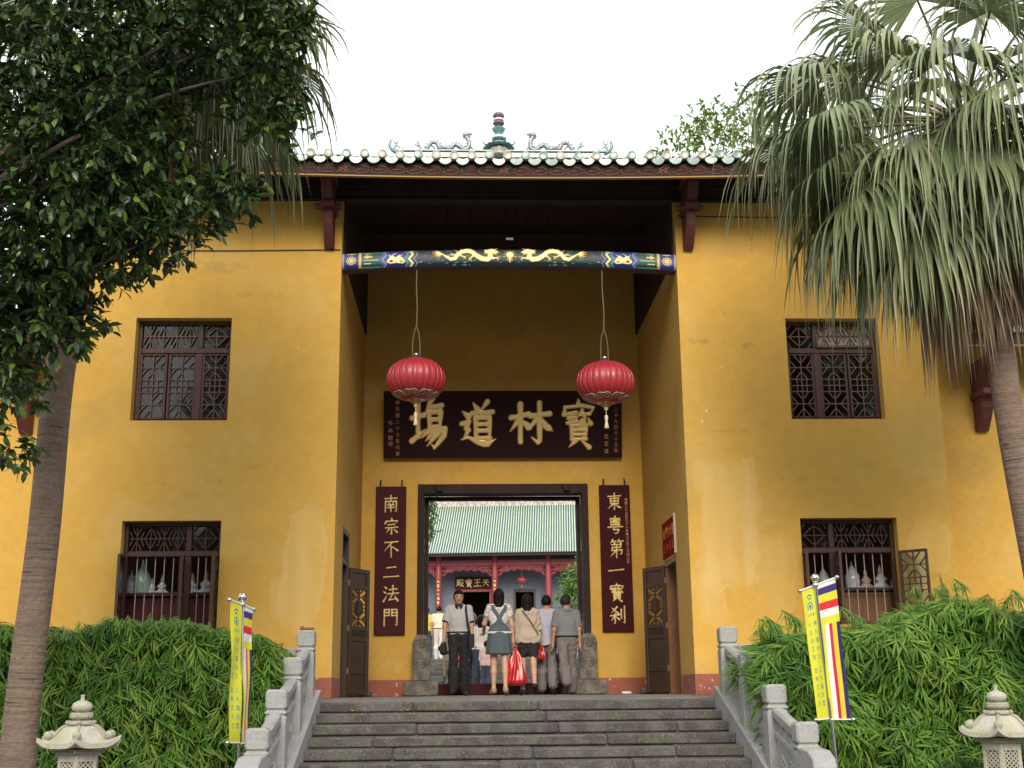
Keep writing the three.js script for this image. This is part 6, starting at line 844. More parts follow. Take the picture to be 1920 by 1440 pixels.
// ---------- bamboo ----------
function spray(L, W, n, sd) { reseed(sd); const g = []; for (let i = 0; i < n; i++) { const a = rr(0, 6.283), dn = rr(0.25, 1.1), d = V(Math.cos(a), -dn, Math.sin(a)), q = leafGeo(L * rr(0.7, 1.15), W, 3, 0.22, 0.2); q.applyMatrix4(orient(V(0, rr(-0.02, 0.05), 0), d, V(Math.cos(a) * 0.6, 1, Math.sin(a) * 0.6), 1)); g.push(q); } return merge(g); }
const stemsOf = (list, r) => list.map(([a, b, c]) => tube([a, b, c], r, 8, 4));
{
  const cols = [[0.12, 0.27, 0.025], [0.085, 0.21, 0.022], [0.15, 0.31, 0.03], [0.065, 0.165, 0.02], [0.20, 0.31, 0.04]];
  // clipped hedge
  { const base = [-4.9, GROUND, 2.2], t = thing('bamboo_hedge', 'clipped box-shaped bamboo hedge behind the bare palm trunk', 'hedge', base), mats = [], s1 = spray(0.17, 0.0155, 10, 5); reseed(303);
    const X0 = -3.6, X1 = 2.06, Z0 = -0.6, Z1 = 1.0, top = (x) => 2.28 + 0.05 * Math.sin(x * 3.1) + 0.04 * Math.sin(x * 7.7) - 0.28 * sstep(1.55, 2.06, x);
    for (let i = 0; i < 9000; i++) { const face = rnd(); let x = rr(X0, X1), y, z; if (face < 0.62) { y = rr(0.05, top(x)); z = Z1 - Math.pow(rnd(), 2.2) * 0.75 + 0.06 * Math.sin(x * 5 + y * 4); } else if (face < 0.86) { y = top(x) - Math.pow(rnd(), 2) * 0.3; z = rr(Z0, Z1); } else { x = X1 - Math.pow(rnd(), 2) * 0.4; y = rr(0.1, top(x)); z = rr(Z0, Z1); } const up = y > top(x) - 0.12; const d = V(rr(-0.5, 0.5), up ? rr(0.4, 1) : rr(0.3, 1), up ? rr(-0.3, 0.5) : rr(0.1, 0.8)); mats.push(orient(V(x, y, z), d, V(rr(-1, 1), 0.2, 1), rr(0.7, 1.2))); }
    for (let i = 0; i < 46; i++) { const x = rr(X0, X1 - 0.3); mats.push(orient(V(x, top(x) + rr(0.02, 0.1), rr(0, Z1)), V(rr(-0.3, 0.3), 1, 0.1), V(0, 0, 1), rr(0.6, 0.9))); }
    foliage(t, 'leaf_spray', 'foliage', s1, M.leafMatt, mats, cols, 300);
    const st = []; for (let i = 0; i < 150; i++) { const x = rr(X0, X1), z = rr(Z0 + 0.1, Z1 - 0.1); st.push([V(x, 0, z), V(x + rr(-0.05, 0.05), 1.1, z), V(x + rr(-0.12, 0.12), rr(1.8, 2.15), z + rr(-0.1, 0.1))]); } part('stems', merge(stemsOf(st, 0.011)), mat({ rgb: [0.13, 0.15, 0.05], roughness: 0.6 }), t, 'stuff'); }
  // loose bamboo
  { const base = [5.0, GROUND, 2.3], t = thing('bamboo_clump', 'loose arching bamboo below the open shop window', 'bamboo', base), mats = [], s1 = spray(0.25, 0.021, 9, 15); reseed(505);
    const prof = [[1405, 1235], [1440, 1205], [1500, 1188], [1560, 1190], [1620, 1182], [1680, 1168], [1730, 1140], [1770, 1125], [1810, 1142], [1860, 1160], [1905, 1150], [1960, 1150], [2200, 1150]].map(([u, v]) => { const p = atZ(u, v, 2.6); return [p.x - base[0], p.y - base[1]]; }), top = (x) => { for (let i = 0; i + 1 < prof.length; i++) if (x < prof[i + 1][0]) return lerp(prof[i][1], prof[i + 1][1], clamp((x - prof[i][0]) / (prof[i + 1][0] - prof[i][0]), 0, 1)); return prof[prof.length - 1][1]; };
    const X0 = prof[0][0], X1 = 3.2, Z0 = -0.5, Z1 = 1.0;
    for (let i = 0; i < 8200; i++) { const f = rnd(); let x = rr(X0, X1), T = top(x), y, z, bulge = 0.14 * Math.sin(x * 4.2) * Math.sin(x * 1.7 + 1); if (f < 0.66) { y = rr(0.1, T); z = Z1 - Math.pow(rnd(), 2.2) * 0.8 + bulge + 0.12 * Math.sin(y * 5 + x * 3); } else { y = T - Math.pow(rnd(), 2) * 0.35; z = rr(Z0, Z1); } const d = V(rr(-0.6, 0.6), y > T - 0.2 ? rr(0.3, 1) : rr(0.1, 0.9), rr(0.1, 0.9)); mats.push(orient(V(x, y, z), d, V(rr(-1, 1), 0.2, 1), rr(0.65, 1.2))); }
    const arch = []; for (let i = 0; i < 46; i++) { const x = rr(X0 + 0.1, X1), T = top(x), h = rr(0.02, 0.3), lean = rr(-0.35, 0.35), a = V(x, T - 0.5, rr(0, 0.8)), c = V(x + lean, T + h, a.z + rr(0, 0.3)), m2 = V(x + lean * 0.3, T + h * 0.7, a.z); arch.push([a, m2, c]); for (let k = 0; k < 5; k++) mats.push(orient(m2.clone().lerp(c, k / 4), V(lean, 0.5, 0.3), V(rr(-0.5, 0.5), 0.3, 1), rr(0.45, 0.8))); }
    for (const [u, v, n] of [[1762, 1078, 4], [1790, 1098, 4], [1745, 1110, 4], [1700, 1132, 3]]) { const p = atZ(u, v, 2.9).sub(V(...base)); arch.push([V(p.x + 0.1, p.y - 0.9, p.z), V(p.x + 0.05, p.y - 0.4, p.z), p]); for (let k = 0; k < n; k++) mats.push(orient(V(p.x + k * 0.02, p.y - k * 0.09, p.z), V(rr(-0.4, 0.4), 0.8, 0.2), V(0, 0.2, 1), 0.5)); }
    foliage(t, 'leaf_spray', 'foliage', s1, M.leafMatt, mats, [[0.13, 0.29, 0.03], [0.095, 0.235, 0.026], [0.16, 0.33, 0.035], [0.075, 0.18, 0.022], [0.21, 0.33, 0.045]], 300);
    const st = []; for (let i = 0; i < 120; i++) { const x = rr(X0 + 0.2, X1), z = rr(-0.3, 0.6); st.push([V(x, 0, z), V(x + rr(-0.05, 0.05), 1.0, z), V(x + rr(-0.2, 0.2), top(x) * 0.9, z + rr(0, 0.2))]); } part('stems', merge(stemsOf([...st, ...arch], 0.008)), mat({ rgb: [0.14, 0.17, 0.05], roughness: 0.6 }), t, 'stuff'); }
  // low clipped shrub by the right stone lantern
  { const p = atZ(1800, 1430, 5.3), t = thing('low_shrub', 'low clipped green shrub at the foot of the stone lantern by the bamboo', 'shrub', [p.x, GROUND, 5.3]), mats = [], g = leafGeo(0.05, 0.022, 2, 0.1, 0.3), H = p.y - GROUND; reseed(9); for (let i = 0; i < 2600; i++) { const a = rr(0, 6.283), e = Math.acos(rr(0, 1)), d = V(Math.sin(e) * Math.cos(a), Math.cos(e), Math.sin(e) * Math.sin(a)), k = 1 - 0.2 * rnd() * rnd(); mats.push(orient(V(d.x * 0.5 * k, d.y * H * k + 0.02, d.z * 0.36 * k), d.clone().add(rdir().multiplyScalar(0.8)), rdir(), rr(0.8, 1.3))); } foliage(t, 'leaf', 'foliage', g, M.leafMatt, mats, [[0.07, 0.15, 0.02], [0.09, 0.18, 0.03]], 0); part('stems', merge([0, 1, 2, 3, 4, 5].map((i) => bar(V(0, 0, 0), V(0.3 * Math.cos(i), H * 0.7, 0.2 * Math.sin(i)), 0.01, 5))), M.bark, t); }
  structure('planting_bed', [box(-13.8, -2.95, GROUND + 0.005, GROUND + 0.06, 1.55, 4.9), box(2.95, 13.8, GROUND + 0.005, GROUND + 0.06, 1.55, 4.9)], M.soil);
}
// ---------- fan palms ----------
M.palmLeaf = pmat({ vertexColors: true, roughness: 0.42, transmission: 0.18 }); M.palmStalk = mat({ rgb: [0.12, 0.12, 0.05], roughness: 0.5 }); M.fibre = mat({ map: dataTex(128, (u, v) => mulc(mixc([0.055, 0.035, 0.022], [0.15, 0.10, 0.065], fbm(u, v * 0.3, 24, 3, 4)), 1), true, 2), roughness: 1 });
{ const band = (u, v) => 0.55 * vn(u * 3 + 2 * fbm(u, v, 4, 2, 8), v * 38, 999, 2) + 0.45 * vn(u * 7, v * 90 + 3 * fbm(u, v, 6, 2, 1), 9999, 12), scar = (u, v) => sstep(0.86, 0.93, vn(u * 4, v * 22, 999, 33));
  M.palmTrunk = mat({ map: dataTex(256, (u, v) => { const a = fbm(u, v, 9, 4, 6), g = fbm(u, v, 48, 2, 26); let k = mixc([0.14, 0.095, 0.07], [0.26, 0.195, 0.15], 0.5 * a + 0.5 * band(u, v)); k = mulc(k, 0.85 + 0.35 * (g - 0.4) - 0.35 * scar(u, v)); return k; }, true, 0.8, 512), bumpMap: dataTex(256, (u, v) => 0.6 * band(u, v) + 0.4 * fbm(u, v, 30, 3, 8) - 0.4 * scar(u, v), false, 0.8, 512), bumpScale: 0.02, roughness: 0.95 }); }
const G3 = (c, f) => [c[0] * f, c[1] * f, c[2] * f];
// one fan leaf: pleated blade, its segments free beyond the middle and hanging at the tips
function frond(C, az, el, pet, R, o = {}) {
  const spread = o.spread ?? 2.15, n = o.n ?? 52, dead = o.dead ?? 0, hang = o.hang ?? 1, d = V(Math.cos(az) * Math.cos(el), Math.sin(el), Math.sin(az) * Math.cos(el)), p = C.clone(), path = [p.clone()];
  for (let i = 0; i < 8; i++) { d.y -= (0.16 + 0.35 * dead) * pet / 8 * 1.6; d.normalize(); p.addScaledVector(d, pet / 8); path.push(p.clone()); }
  const s = d.clone().cross(V(0, 1, 0)).normalize(), nn = s.clone().cross(d).normalize(), roll = rr(-0.35, 0.35) + (o.roll ?? 0); s.applyAxisAngle(d, roll); nn.applyAxisAngle(d, roll);
  const pos = [], col = [], idx = [], m = 10, da = 2 * spread / n, g0 = dead ? mixc([0.22, 0.15, 0.085], [0.30, 0.23, 0.14], rnd()) : mixc([0.15, 0.20, 0.085], [0.22, 0.26, 0.13], rnd()), tipc = dead ? [0.14, 0.09, 0.06] : [0.32, 0.27, 0.16];
  for (let k = 0; k < n; k++) {
    const a = -spread + (k + 0.5) * da, L = R * (0.72 + 0.28 * Math.cos(a * 0.62)) * rr(0.78, 1.15), q = p.clone(), e = d.clone().multiplyScalar(Math.cos(a)).addScaledVector(s, Math.sin(a)).addScaledVector(nn, -0.22 * Math.abs(Math.sin(a))).normalize(), free = rr(0.36, 0.5), lim = (rnd() < 0.3 ? rr(5, 10) : rr(2.0, 4.4)) * hang, tw = rr(-0.5, 0.5), thin = rr(1.1, 1.9), yb = pos.length / 3, tone = rr(0.8, 1.2), tb = rr(0.55, 0.95);
    for (let i = 0; i <= m; i++) {
      const t = i / m, r = t * L; if (i) { const g = t < free ? 0.25 + 0.5 * dead : lim; e.y -= g * L / m; if (t >= free) { e.x += 0.16 * (rnd() - 0.5); e.z += 0.16 * (rnd() - 0.5); } e.normalize(); q.addScaledVector(e, L / m); }
      const wFull = 2 * Math.tan(da / 2) * Math.min(r, free * L) * 1.02, w = t < free ? wFull : wFull * 0.92 * Math.pow(1 - (t - free) / (1 - free), thin) + 0.0045 * (1 - t), sd = nn.clone().cross(e).normalize().applyAxisAngle(e, t > free ? tw * (t - free) * 3 : 0), up = e.clone().cross(sd).normalize(), cc = mixc(G3(g0, tone), tipc, sstep(tb, 1, t)), ce = G3(cc, 1.12);
      for (const [f, h, c] of [[-0.5, 0, ce], [0, 0.3, cc], [0.5, 0, ce]]) { const v = q.clone().addScaledVector(sd, f * w).addScaledVector(up, -h * w); pos.push(v.x, v.y, v.z); col.push(...c); }
    }
    for (let i = 0; i < m; i++) { const b = yb + i * 3; idx.push(b, b + 1, b + 3, b + 3, b + 1, b + 4, b + 1, b + 2, b + 4, b + 4, b + 2, b + 5); }
  }
  const g = new THREE.BufferGeometry(); g.setAttribute('position', new THREE.Float32BufferAttribute(pos, 3)); g.setAttribute('color', new THREE.Float32BufferAttribute(col, 3)); g.setIndex(idx); g.computeVertexNormals();
  return [g, taper(path, (t) => 0.026 - 0.012 * t, 5, 10)];
}
function addFrond(P, ...a) { const [g, s] = frond(...a), f = part('frond', g, M.palmLeaf, P); part('stalk', s, M.palmStalk, f); return f; }
function trunkGeo(pts, r0, r1) { const g = taper(pts, (t) => lerp(r0, r1, t) + 0.06 * Math.pow(1 - t, 8), 20, 90), p = g.attributes.position; for (let i = 0; i < p.count; i++) { const y = p.getY(i), k = 1 + 0.02 * Math.sin(y * 55) + 0.02 * (vn(y * 8, p.getX(i) * 6, 999, 2) - 0.5); p.setX(i, p.getX(i)); p.setZ(i, p.getZ(i) * 1); } return g; }
function crownOf(P, C, reach, list, count, deadN, sd) {
  reseed(sd); for (const [az, el, pet, R, o] of list) addFrond(P, C, az, el, pet, R, o);
  for (let i = 0; i < count; i++) { const t = i / count, az = i * 2.39996 + rr(-0.25, 0.25), el = lerp(1.25, -0.9, Math.pow(t, 0.8)) + rr(-0.12, 0.12); addFrond(P, C.clone().add(V(0, -0.25 * t, 0)), az, el, reach * rr(0.8, 1.1), rr(1.25, 1.55)); }
  for (let i = 0; i < deadN; i++) addFrond(P, C.clone().add(V(0, -0.45 - rr(0, 0.3), 0)), i * 2.39996 + 1, rr(-1.2, -0.6), reach * rr(0.55, 0.85), rr(1.2, 1.55), { dead: 1, n: 40, hang: 1.5, spread: 1.6 });
  for (let i = 0; i < 30; i++) { const az = i * 2.39996, e = rr(0.3, 1.1), y = -rr(-0.1, 0.9); part('leaf_base', taper([C.clone().add(V(Math.cos(az) * 0.12, y - 0.25, Math.sin(az) * 0.12)), C.clone().add(V(Math.cos(az) * 0.24, y, Math.sin(az) * 0.24)), C.clone().add(V(Math.cos(az) * 0.42, y + 0.28 * e, Math.sin(az) * 0.42))], (t) => 0.06 - 0.035 * t, 5, 6), M.fibre, P); }
  const fib = []; for (let i = 0; i < 260; i++) { const az = rr(0, 6.283), y = -rr(0, 1.1), r = rr(0.1, 0.45); fib.push(tube([C.clone().add(V(Math.cos(az) * 0.14, y, Math.sin(az) * 0.14)), C.clone().add(V(Math.cos(az + 0.3) * r * 0.8, y + 0.06, Math.sin(az + 0.3) * r * 0.8)), C.clone().add(V(Math.cos(az + 0.5) * r, y - rr(0.1, 0.4), Math.sin(az + 0.5) * r))], 0.004, 5, 3)); } part('fibre_mat', merge(fib), M.fibre, P, 'stuff');
}
{
  // right palm
  const b = [5.62, GROUND, 4.0], P = thing('fan_palm', 'tall fan palm with a full drooping crown hanging over an upper window', 'palm tree', b, 0, 'fan palms'), c0 = atZ(1806, 225, 4), C = c0.clone().sub(V(...b));
  const m1 = atZ(1890, 760, 4).sub(V(...b)); part('trunk', trunkGeo([V(0.05, -0.02, 0), V(0.04, 1.7, 0), m1, C.clone().add(V(0.12, -1.6, 0)), C.clone()], 0.165, 0.15), M.palmTrunk, P);
  const left = Math.PI, front = Math.PI / 2;
  crownOf(P, C, 1.55, [[left, 0.55, 1.85, 1.75], [left + 0.25, 0.28, 1.9, 1.75], [left - 0.3, 0.15, 1.9, 1.7], [left - 0.15, -0.12, 1.9, 1.75], [left + 0.35, -0.25, 1.6, 1.75], [left - 0.45, -0.4, 1.85, 1.75], [left - 0.1, -0.55, 1.85, 1.75], [left - 0.8, -0.3, 1.3, 1.75], [front, -0.15, 1.2, 1.75], [front + 0.5, 0.1, 1.2, 1.7], [front + 0.35, -0.6, 1.2, 1.75], [front - 0.4, -0.45, 1.25, 1.75], [left + 0.5, 0.8, 1.5, 1.7], [left - 0.6, -0.75, 1.85, 1.7], [front + 0.9, -0.8, 1.4, 1.7], [left - 0.25, -0.35, 1.9, 1.8], [left + 0.1, -0.75, 1.6, 1.8], [left - 0.5, -0.95, 1.5, 1.8], [front + 1.2, -0.55, 1.5, 1.8], [front + 0.7, -0.95, 1.3, 1.7], [front + 0.2, -0.9, 1.1, 1.7]], 40, 26, 42);
  // left palm
  const b2 = [-4.9, GROUND, 4.8], Q = thing('fan_palm', 'fan palm with a bare ringed trunk in front of the clipped hedge', 'palm tree', b2, 0, 'fan palms'), C2 = atZ(300, 40, 4.8).sub(V(...b2)), pp = (u, v) => atZ(u, v, 4.8).sub(V(...b2));
  part('trunk', trunkGeo([V(-0.02, -0.02, 0), pp(35, 1400), pp(82, 1000), pp(112, 700), pp(150, 500), C2], 0.165, 0.14), M.palmTrunk, Q);
  crownOf(Q, C2, 1.15, [[0.25, 0.5, 1.2, 1.1], [0.1, -0.35, 0.75, 1.5, { hang: 1.2 }], [0.05, -0.15, 1.5, 1.4], [0.3, -0.7, 0.9, 1.5], [0, -0.05, 1.15, 1.15], [0.5, -0.25, 1.0, 1.15], [-0.3, -0.45, 1.1, 1.15], [0.15, -0.6, 1.1, 1.1], [0.9, -0.6, 0.9, 1.1], [-0.2, 0.35, 1.4, 1.1]], 24, 12, 52);
}

// ---------- people ----------
const cloth3 = (rgb, rough = 0.85, map) => map ? mat({ map, roughness: rough }) : mat({ rgb, roughness: rough });
const SKIN = mat({ rgb: [0.46, 0.255, 0.165], roughness: 0.55 }), SKIN_PALE = mat({ rgb: [0.55, 0.33, 0.23], roughness: 0.55 }), HAIR = pmat({ rgb: [0.007, 0.006, 0.006], roughness: 0.6, specularIntensity: 0.35 }), LIP = mat({ rgb: [0.30, 0.10, 0.08], roughness: 0.5 }), DARK = mat({ rgb: [0.014, 0.014, 0.016], roughness: 0.8 });
const rotX = (v, a) => [v[0], v[1] * Math.cos(a) - v[2] * Math.sin(a), v[1] * Math.sin(a) + v[2] * Math.cos(a)], addv = (a, b, k = 1) => [a[0] + b[0] * k, a[1] + b[1] * k, a[2] + b[2] * k];
// Local frame: faces +z, +x is the person's left. Angles in radians; swing is forward.
function person(label, u, z, ground, turn, H, o) {
  const p0 = atZ(u, 1250, z), P = thing('person', label, 'person', [p0.x, ground, z], turn, o.group), k = H / 1.72, f = o.female ? 1 : 0, fine = o.fine ? 1 : 0, cell = (fine ? 0.0135 : 0.019), skin = o.pale ? SKIN_PALE : SKIN, bulk = o.bulk ?? 1;
  // skeleton
  const hips = [[0.085, 0.91, 0], [-0.085, 0.91, 0]], legs = hips.map((h, i) => { const [sw, bend, out = 0] = o.legs?.[i] ?? [0, 0.04], s = i ? -1 : 1, a = rotX([s * (0.012 + out), -1, 0], -sw), b = rotX([s * (0.005 + out), -1, 0], -(sw - bend)), kn = addv(h, a, 0.425), an = addv(kn, b, 0.405), ft = o.feet?.[i] ?? (sw - bend), dir = rotX([s * 0.18, -0.25, 1], -Math.min(0.25, ft) * 0.9); return { hip: h, knee: kn, ankle: an, heel: addv(addv(an, [0, -0.045, -0.035]), dir, 0.0), toe: addv(addv(an, [0, -0.03, 0]), dir, 0.165) }; });
  const low = Math.min(...legs.flatMap((l) => [l.toe[1] - 0.032, l.ankle[1] - 0.082])), sh = f ? 0.155 : 0.178, lean = o.lean ?? 0;
  const arms = [0, 1].map((i) => { const s = i ? -1 : 1, [sw, out, el, inn = 0] = o.arms?.[i] ?? [0.05, 0.12, 0.25], S = [s * sh, 1.395, -0.008], d = rotX([s * Math.sin(out), -Math.cos(out), 0], -sw), e = addv(S, d, 0.285), d2 = rotX([s * Math.sin(out * 0.4) - s * inn, -Math.cos(out), 0], -(sw + el)), n = Math.hypot(...d2), w = addv(e, d2, 0.245 / n); return { S, e, w, d: d2.map((q) => q / n) }; });
  for (const l of legs) for (const q of ['hip', 'knee', 'ankle', 'heel', 'toe']) { l[q] = [l[q][0], l[q][1] - low, l[q][2]]; } for (const a of arms) for (const q of ['S', 'e', 'w']) a[q] = [a[q][0], a[q][1] - low, a[q][2]];
  const Y = (y) => y - low, leanAt = (y) => lean * Math.max(0, y - Y(0.95));
  // distance fields
  const T = (x, y, q) => { const zz = (q - leanAt(y)) / 0.74; let d = cone3(x, y, zz, [-0.055, Y(0.94), -0.01], [0.055, Y(0.94), -0.01], (f ? 0.118 : 0.112) * bulk, (f ? 0.118 : 0.112) * bulk); d = smin(d, cone3(x, y, zz, [0, Y(1.04), 0], [0, Y(1.14), 0], (f ? 0.108 : 0.13) * bulk, (f ? 0.105 : 0.135) * bulk), 0.08); d = smin(d, cone3(x, y, zz, [-0.05, Y(1.24), 0], [0.05, Y(1.24), 0], (f ? 0.115 : 0.125) * bulk, (f ? 0.115 : 0.125) * bulk), 0.08); d = smin(d, cone3(x, y, zz, [-sh + 0.035, Y(1.385), -0.01], [sh - 0.035, Y(1.385), -0.01], 0.062, 0.062), 0.07); return smin(d, cone3(x, y, zz, [0, Y(1.40), -0.015], [0, Y(1.47), 0.0], 0.07, 0.054), 0.05); };
  const hc = [0, Y(1.592), 0.012 + leanAt(Y(1.59))], ht = o.headTurn ?? 0;
  const inHead = (x, y, q) => { const X = x - hc[0], Z = q - hc[2]; return [X * Math.cos(ht) - Z * Math.sin(ht), y - hc[1], X * Math.sin(ht) + Z * Math.cos(ht)]; };
  const headD = (x, y, q, face) => { const [X, yy, Z] = inHead(x, y, q); const e = Math.sqrt((X / 0.077) ** 2 + (yy / 0.112) ** 2 + (Z / 0.096) ** 2); let d = (e - 1) * 0.082; d = smin(d, cone3(X, yy, Z, [0, -0.075, 0.045], [0, -0.092, 0.052], 0.04, 0.026), 0.03); if (face) { d = smin(d, cone3(X, yy, Z, [0, 0.012, 0.094], [0, -0.03, 0.112], 0.009, 0.015), 0.014); d = smin(d, cone3(X, yy, Z, [-0.022, 0.022, 0.087], [0.022, 0.022, 0.087], 0.01, 0.01), 0.015); for (const s of [-1, 1]) { d = Math.max(d, -(cone3(X, yy, Z, [s * 0.031, 0.004, 0.1], [s * 0.034, 0.004, 0.1], 0.013, 0.012)) - 0.0); } } for (const s of [-1, 1]) d = smin(d, cone3(X, yy, Z, [s * 0.078, 0.016, -0.008], [s * 0.078, -0.026, 0.0], 0.013, 0.01), 0.01); return d; };
  const neckD = (x, y, q) => cone3(x, y, q, [0, Y(1.42), -0.008 + leanAt(Y(1.42))], [hc[0], hc[1] - 0.04, hc[2] - 0.012], 0.052, 0.05);
  const arm = (i, x, y, q, g = 0) => { const a = arms[i]; return smin(cone3(x, y, q, a.S, a.e, 0.05 + g, 0.039 + g), cone3(x, y, q, a.e, a.w, 0.039 + g, 0.027 + g), 0.03); };
  const leg = (i, x, y, q, g = 0, gl = g) => { const l = legs[i]; return smin(cone3(x, y, q, l.hip, l.knee, (f ? 0.08 : 0.078) * bulk + g, 0.052 + g), smin(cone3(x, y, q, l.knee, [lerp(l.knee[0], l.ankle[0], 0.35), lerp(l.knee[1], l.ankle[1], 0.35), lerp(l.knee[2], l.ankle[2], 0.35) - 0.012], 0.05 + g, 0.052 + gl), cone3(x, y, q, [lerp(l.knee[0], l.ankle[0], 0.35), lerp(l.knee[1], l.ankle[1], 0.35), lerp(l.knee[2], l.ankle[2], 0.35) - 0.012], l.ankle, 0.052 + gl, 0.033 + gl), 0.02), 0.03); };
  const foot = (i, x, y, q, g = 0) => smin(cone3(x, y, q, legs[i].heel, legs[i].toe, 0.036 + g, 0.03 + g), cone3(x, y, q, legs[i].ankle, legs[i].heel, 0.034 + g, 0.036 + g), 0.02);
  const bodyD = (x, y, q) => { let d = T(x, y, q); d = smin(d, neckD(x, y, q), 0.03); d = smin(d, headD(x, y, q, false) , 0.02); for (const i of [0, 1]) { d = smin(d, arm(i, x, y, q), 0.025); d = smin(d, leg(i, x, y, q), 0.03); d = smin(d, foot(i, x, y, q), 0.02); } return d; };
  const xs = [...arms.flatMap((a) => [a.S[0], a.e[0], a.w[0]]), ...legs.flatMap((l) => [l.ankle[0], l.toe[0]])], zs = [...arms.flatMap((a) => [a.e[2], a.w[2]]), ...legs.flatMap((l) => [l.knee[2], l.ankle[2], l.toe[2], l.heel[2]]), leanAt(Y(1.6))], lo = [Math.min(...xs, -0.2) - 0.1, -0.03, Math.min(...zs, -0.1) - 0.13], hi = [Math.max(...xs, 0.2) + 0.1, Y(1.76), Math.max(...zs, 0.1) + 0.15];
  const G = (fn, a = lo, b = hi, c = cell) => meshSDF(fn, a, b, c);
  // hand: palm, four fingers of unequal length slightly curled, thumb from the side of the palm
  const hand = (i) => { const a = arms[i], D = a.d, s = i ? -1 : 1, up = [0, 0, 1], sd = [D[1] * up[2] - D[2] * up[1], D[2] * up[0] - D[0] * up[2], D[0] * up[1] - D[1] * up[0]], n = Math.hypot(...sd), A = sd.map((q) => q / n), N = [A[1] * D[2] - A[2] * D[1], A[2] * D[0] - A[0] * D[2], A[0] * D[1] - A[1] * D[0]], at = (l, w, h) => addv(addv(addv(a.w, D, l), N, w), A, h * s), C = []; C.push([at(0, 0, 0), at(0.05, 0, 0), 0.026, 0.027], [at(0.03, -0.016, 0), at(0.078, -0.026, 0), 0.02, 0.013], [at(0.03, 0.016, 0), at(0.078, 0.026, 0), 0.02, 0.013]); const cu = o.grip ? 0.045 : 0.018; [[-0.028, 0.058], [-0.01, 0.074], [0.009, 0.08], [0.027, 0.07]].forEach(([w, L]) => { C.push([at(0.075, w, 0), at(0.075 + L * 0.55, w, -cu * 0.5), 0.0095, 0.0085], [at(0.075 + L * 0.55, w, -cu * 0.5), at(0.075 + L * (o.grip ? 0.7 : 1), w, -cu * 1.6), 0.0085, 0.007]); }); C.push([at(0.02, 0.026, -0.004), at(0.052, 0.05, -0.016), 0.012, 0.01], [at(0.052, 0.05, -0.016), at(0.078, 0.05, -0.028), 0.01, 0.008]); const m = at(0.07, 0, 0); return G((x, y, q) => { let d = 9; C.forEach((c, j) => { const e = cone3(x, y, q, c[0], c[1], c[2], c[3]); d = j < 3 ? smin(d, e, 0.02) : Math.min(d, e); }); return d; }, m.map((q) => q - 0.13), m.map((q) => q + 0.13), fine ? 0.0052 : 0.009); };
  const bd = [G(bodyD), G((x, y, q) => smin(headD(x, y, q, true), neckD(x, y, q), 0.02), [hc[0] - 0.12, hc[1] - 0.15, hc[2] - 0.13], [hc[0] + 0.12, hc[1] + 0.14, hc[2] + 0.15], fine ? 0.0065 : 0.011), hand(0), hand(1)];
  const put = (name, geo, m) => { const q = part(name, geo, m, P); q.scale.setScalar(k); return q; };
  put('body', merge(bd), skin);
  // clothing
  const wr = (x, y, q) => 0.0035 * Math.sin(y * 46 + x * 30 + 5 * Math.sin(q * 25 + x * 9)) + 0.002 * Math.sin(x * 70 + y * 20), hemLow = (t) => Y(t);
  const c = o.top; if (c) {
    const sl = c.sleeve ?? 0.75, off = c.off ?? 0.018, hem = Y(c.hem ?? 0.88), nk = Y(c.neck ?? 1.455);
    const sleeve = (i, x, y, q, g) => { const a = arms[i]; if (sl <= 1) return cone3(x, y, q, a.S, addv(a.S, [a.e[0] - a.S[0], a.e[1] - a.S[1], a.e[2] - a.S[2]], sl), 0.057 + g, 0.055 + g); const t = sl - 1; return smin(cone3(x, y, q, a.S, a.e, 0.055 + g, 0.047 + g), cone3(x, y, q, a.e, addv(a.e, [a.w[0] - a.e[0], a.w[1] - a.e[1], a.w[2] - a.e[2]], t), 0.047 + g, 0.042 + g), 0.02); };
    const cut = (i, x, y, q) => { const a = arms[i], A = sl <= 1 ? a.S : a.e, B = sl <= 1 ? a.e : a.w, t = sl <= 1 ? sl : sl - 1, d = [B[0] - A[0], B[1] - A[1], B[2] - A[2]], n = Math.hypot(...d); return ((x - A[0]) * d[0] + (y - A[1]) * d[1] + (q - A[2]) * d[2]) / n - n * t; };
    const loose = c.loose ?? 0.02, fld = (x, y, q) => { let d = T(x, y, q) - off - loose * sstep(Y(1.25), Y(0.95), y); if (c.hem < 0.86) d = smin(d, cone3(x, y, q / 0.8, [0, hem, 0], [0, Y(1.05), 0], 0.165 + (c.flare ?? 0), 0.14), 0.04); d = Math.max(d, hem - y - 0.008 * Math.sin(x * 40), y - nk - 0.03 * Math.abs(x) / 0.1); for (const i of [0, 1]) d = smin(d, Math.max(sleeve(i, x, y, q, 0.008), cut(i, x, y, q)), 0.02); return d + wr(x, y, q) * (c.wrinkle ?? 1); };
    put('shirt', G(fld), c.m);
    if (c.cuff) for (const i of [0, 1]) put('sleeve_trim', G((x, y, q) => { const e = cut(i, x, y, q); return Math.max(sleeve(i, x, y, q, 0.013), e - 0.006, -e - 0.022); }), c.cuff);
    if (c.collar) put('collar', G((x, y, q) => { const zz = q - leanAt(y); const d = Math.abs(cone3(x, y, zz, [0, Y(1.43), -0.01], [0, Y(1.485), 0.004], 0.084, 0.068)) - 0.008; const v = Math.max(d, Y(1.425) - (zz > 0 ? 0.75 * zz : 0) - y, y - Y(1.475)); return Math.max(v, zz > 0.02 ? 0.013 - Math.abs(x) - (y - Y(1.40)) * 0.2 : -1); }, [-0.14, Y(1.3), -0.14], [0.14, Y(1.52), 0.16], 0.008), c.collar);
  }
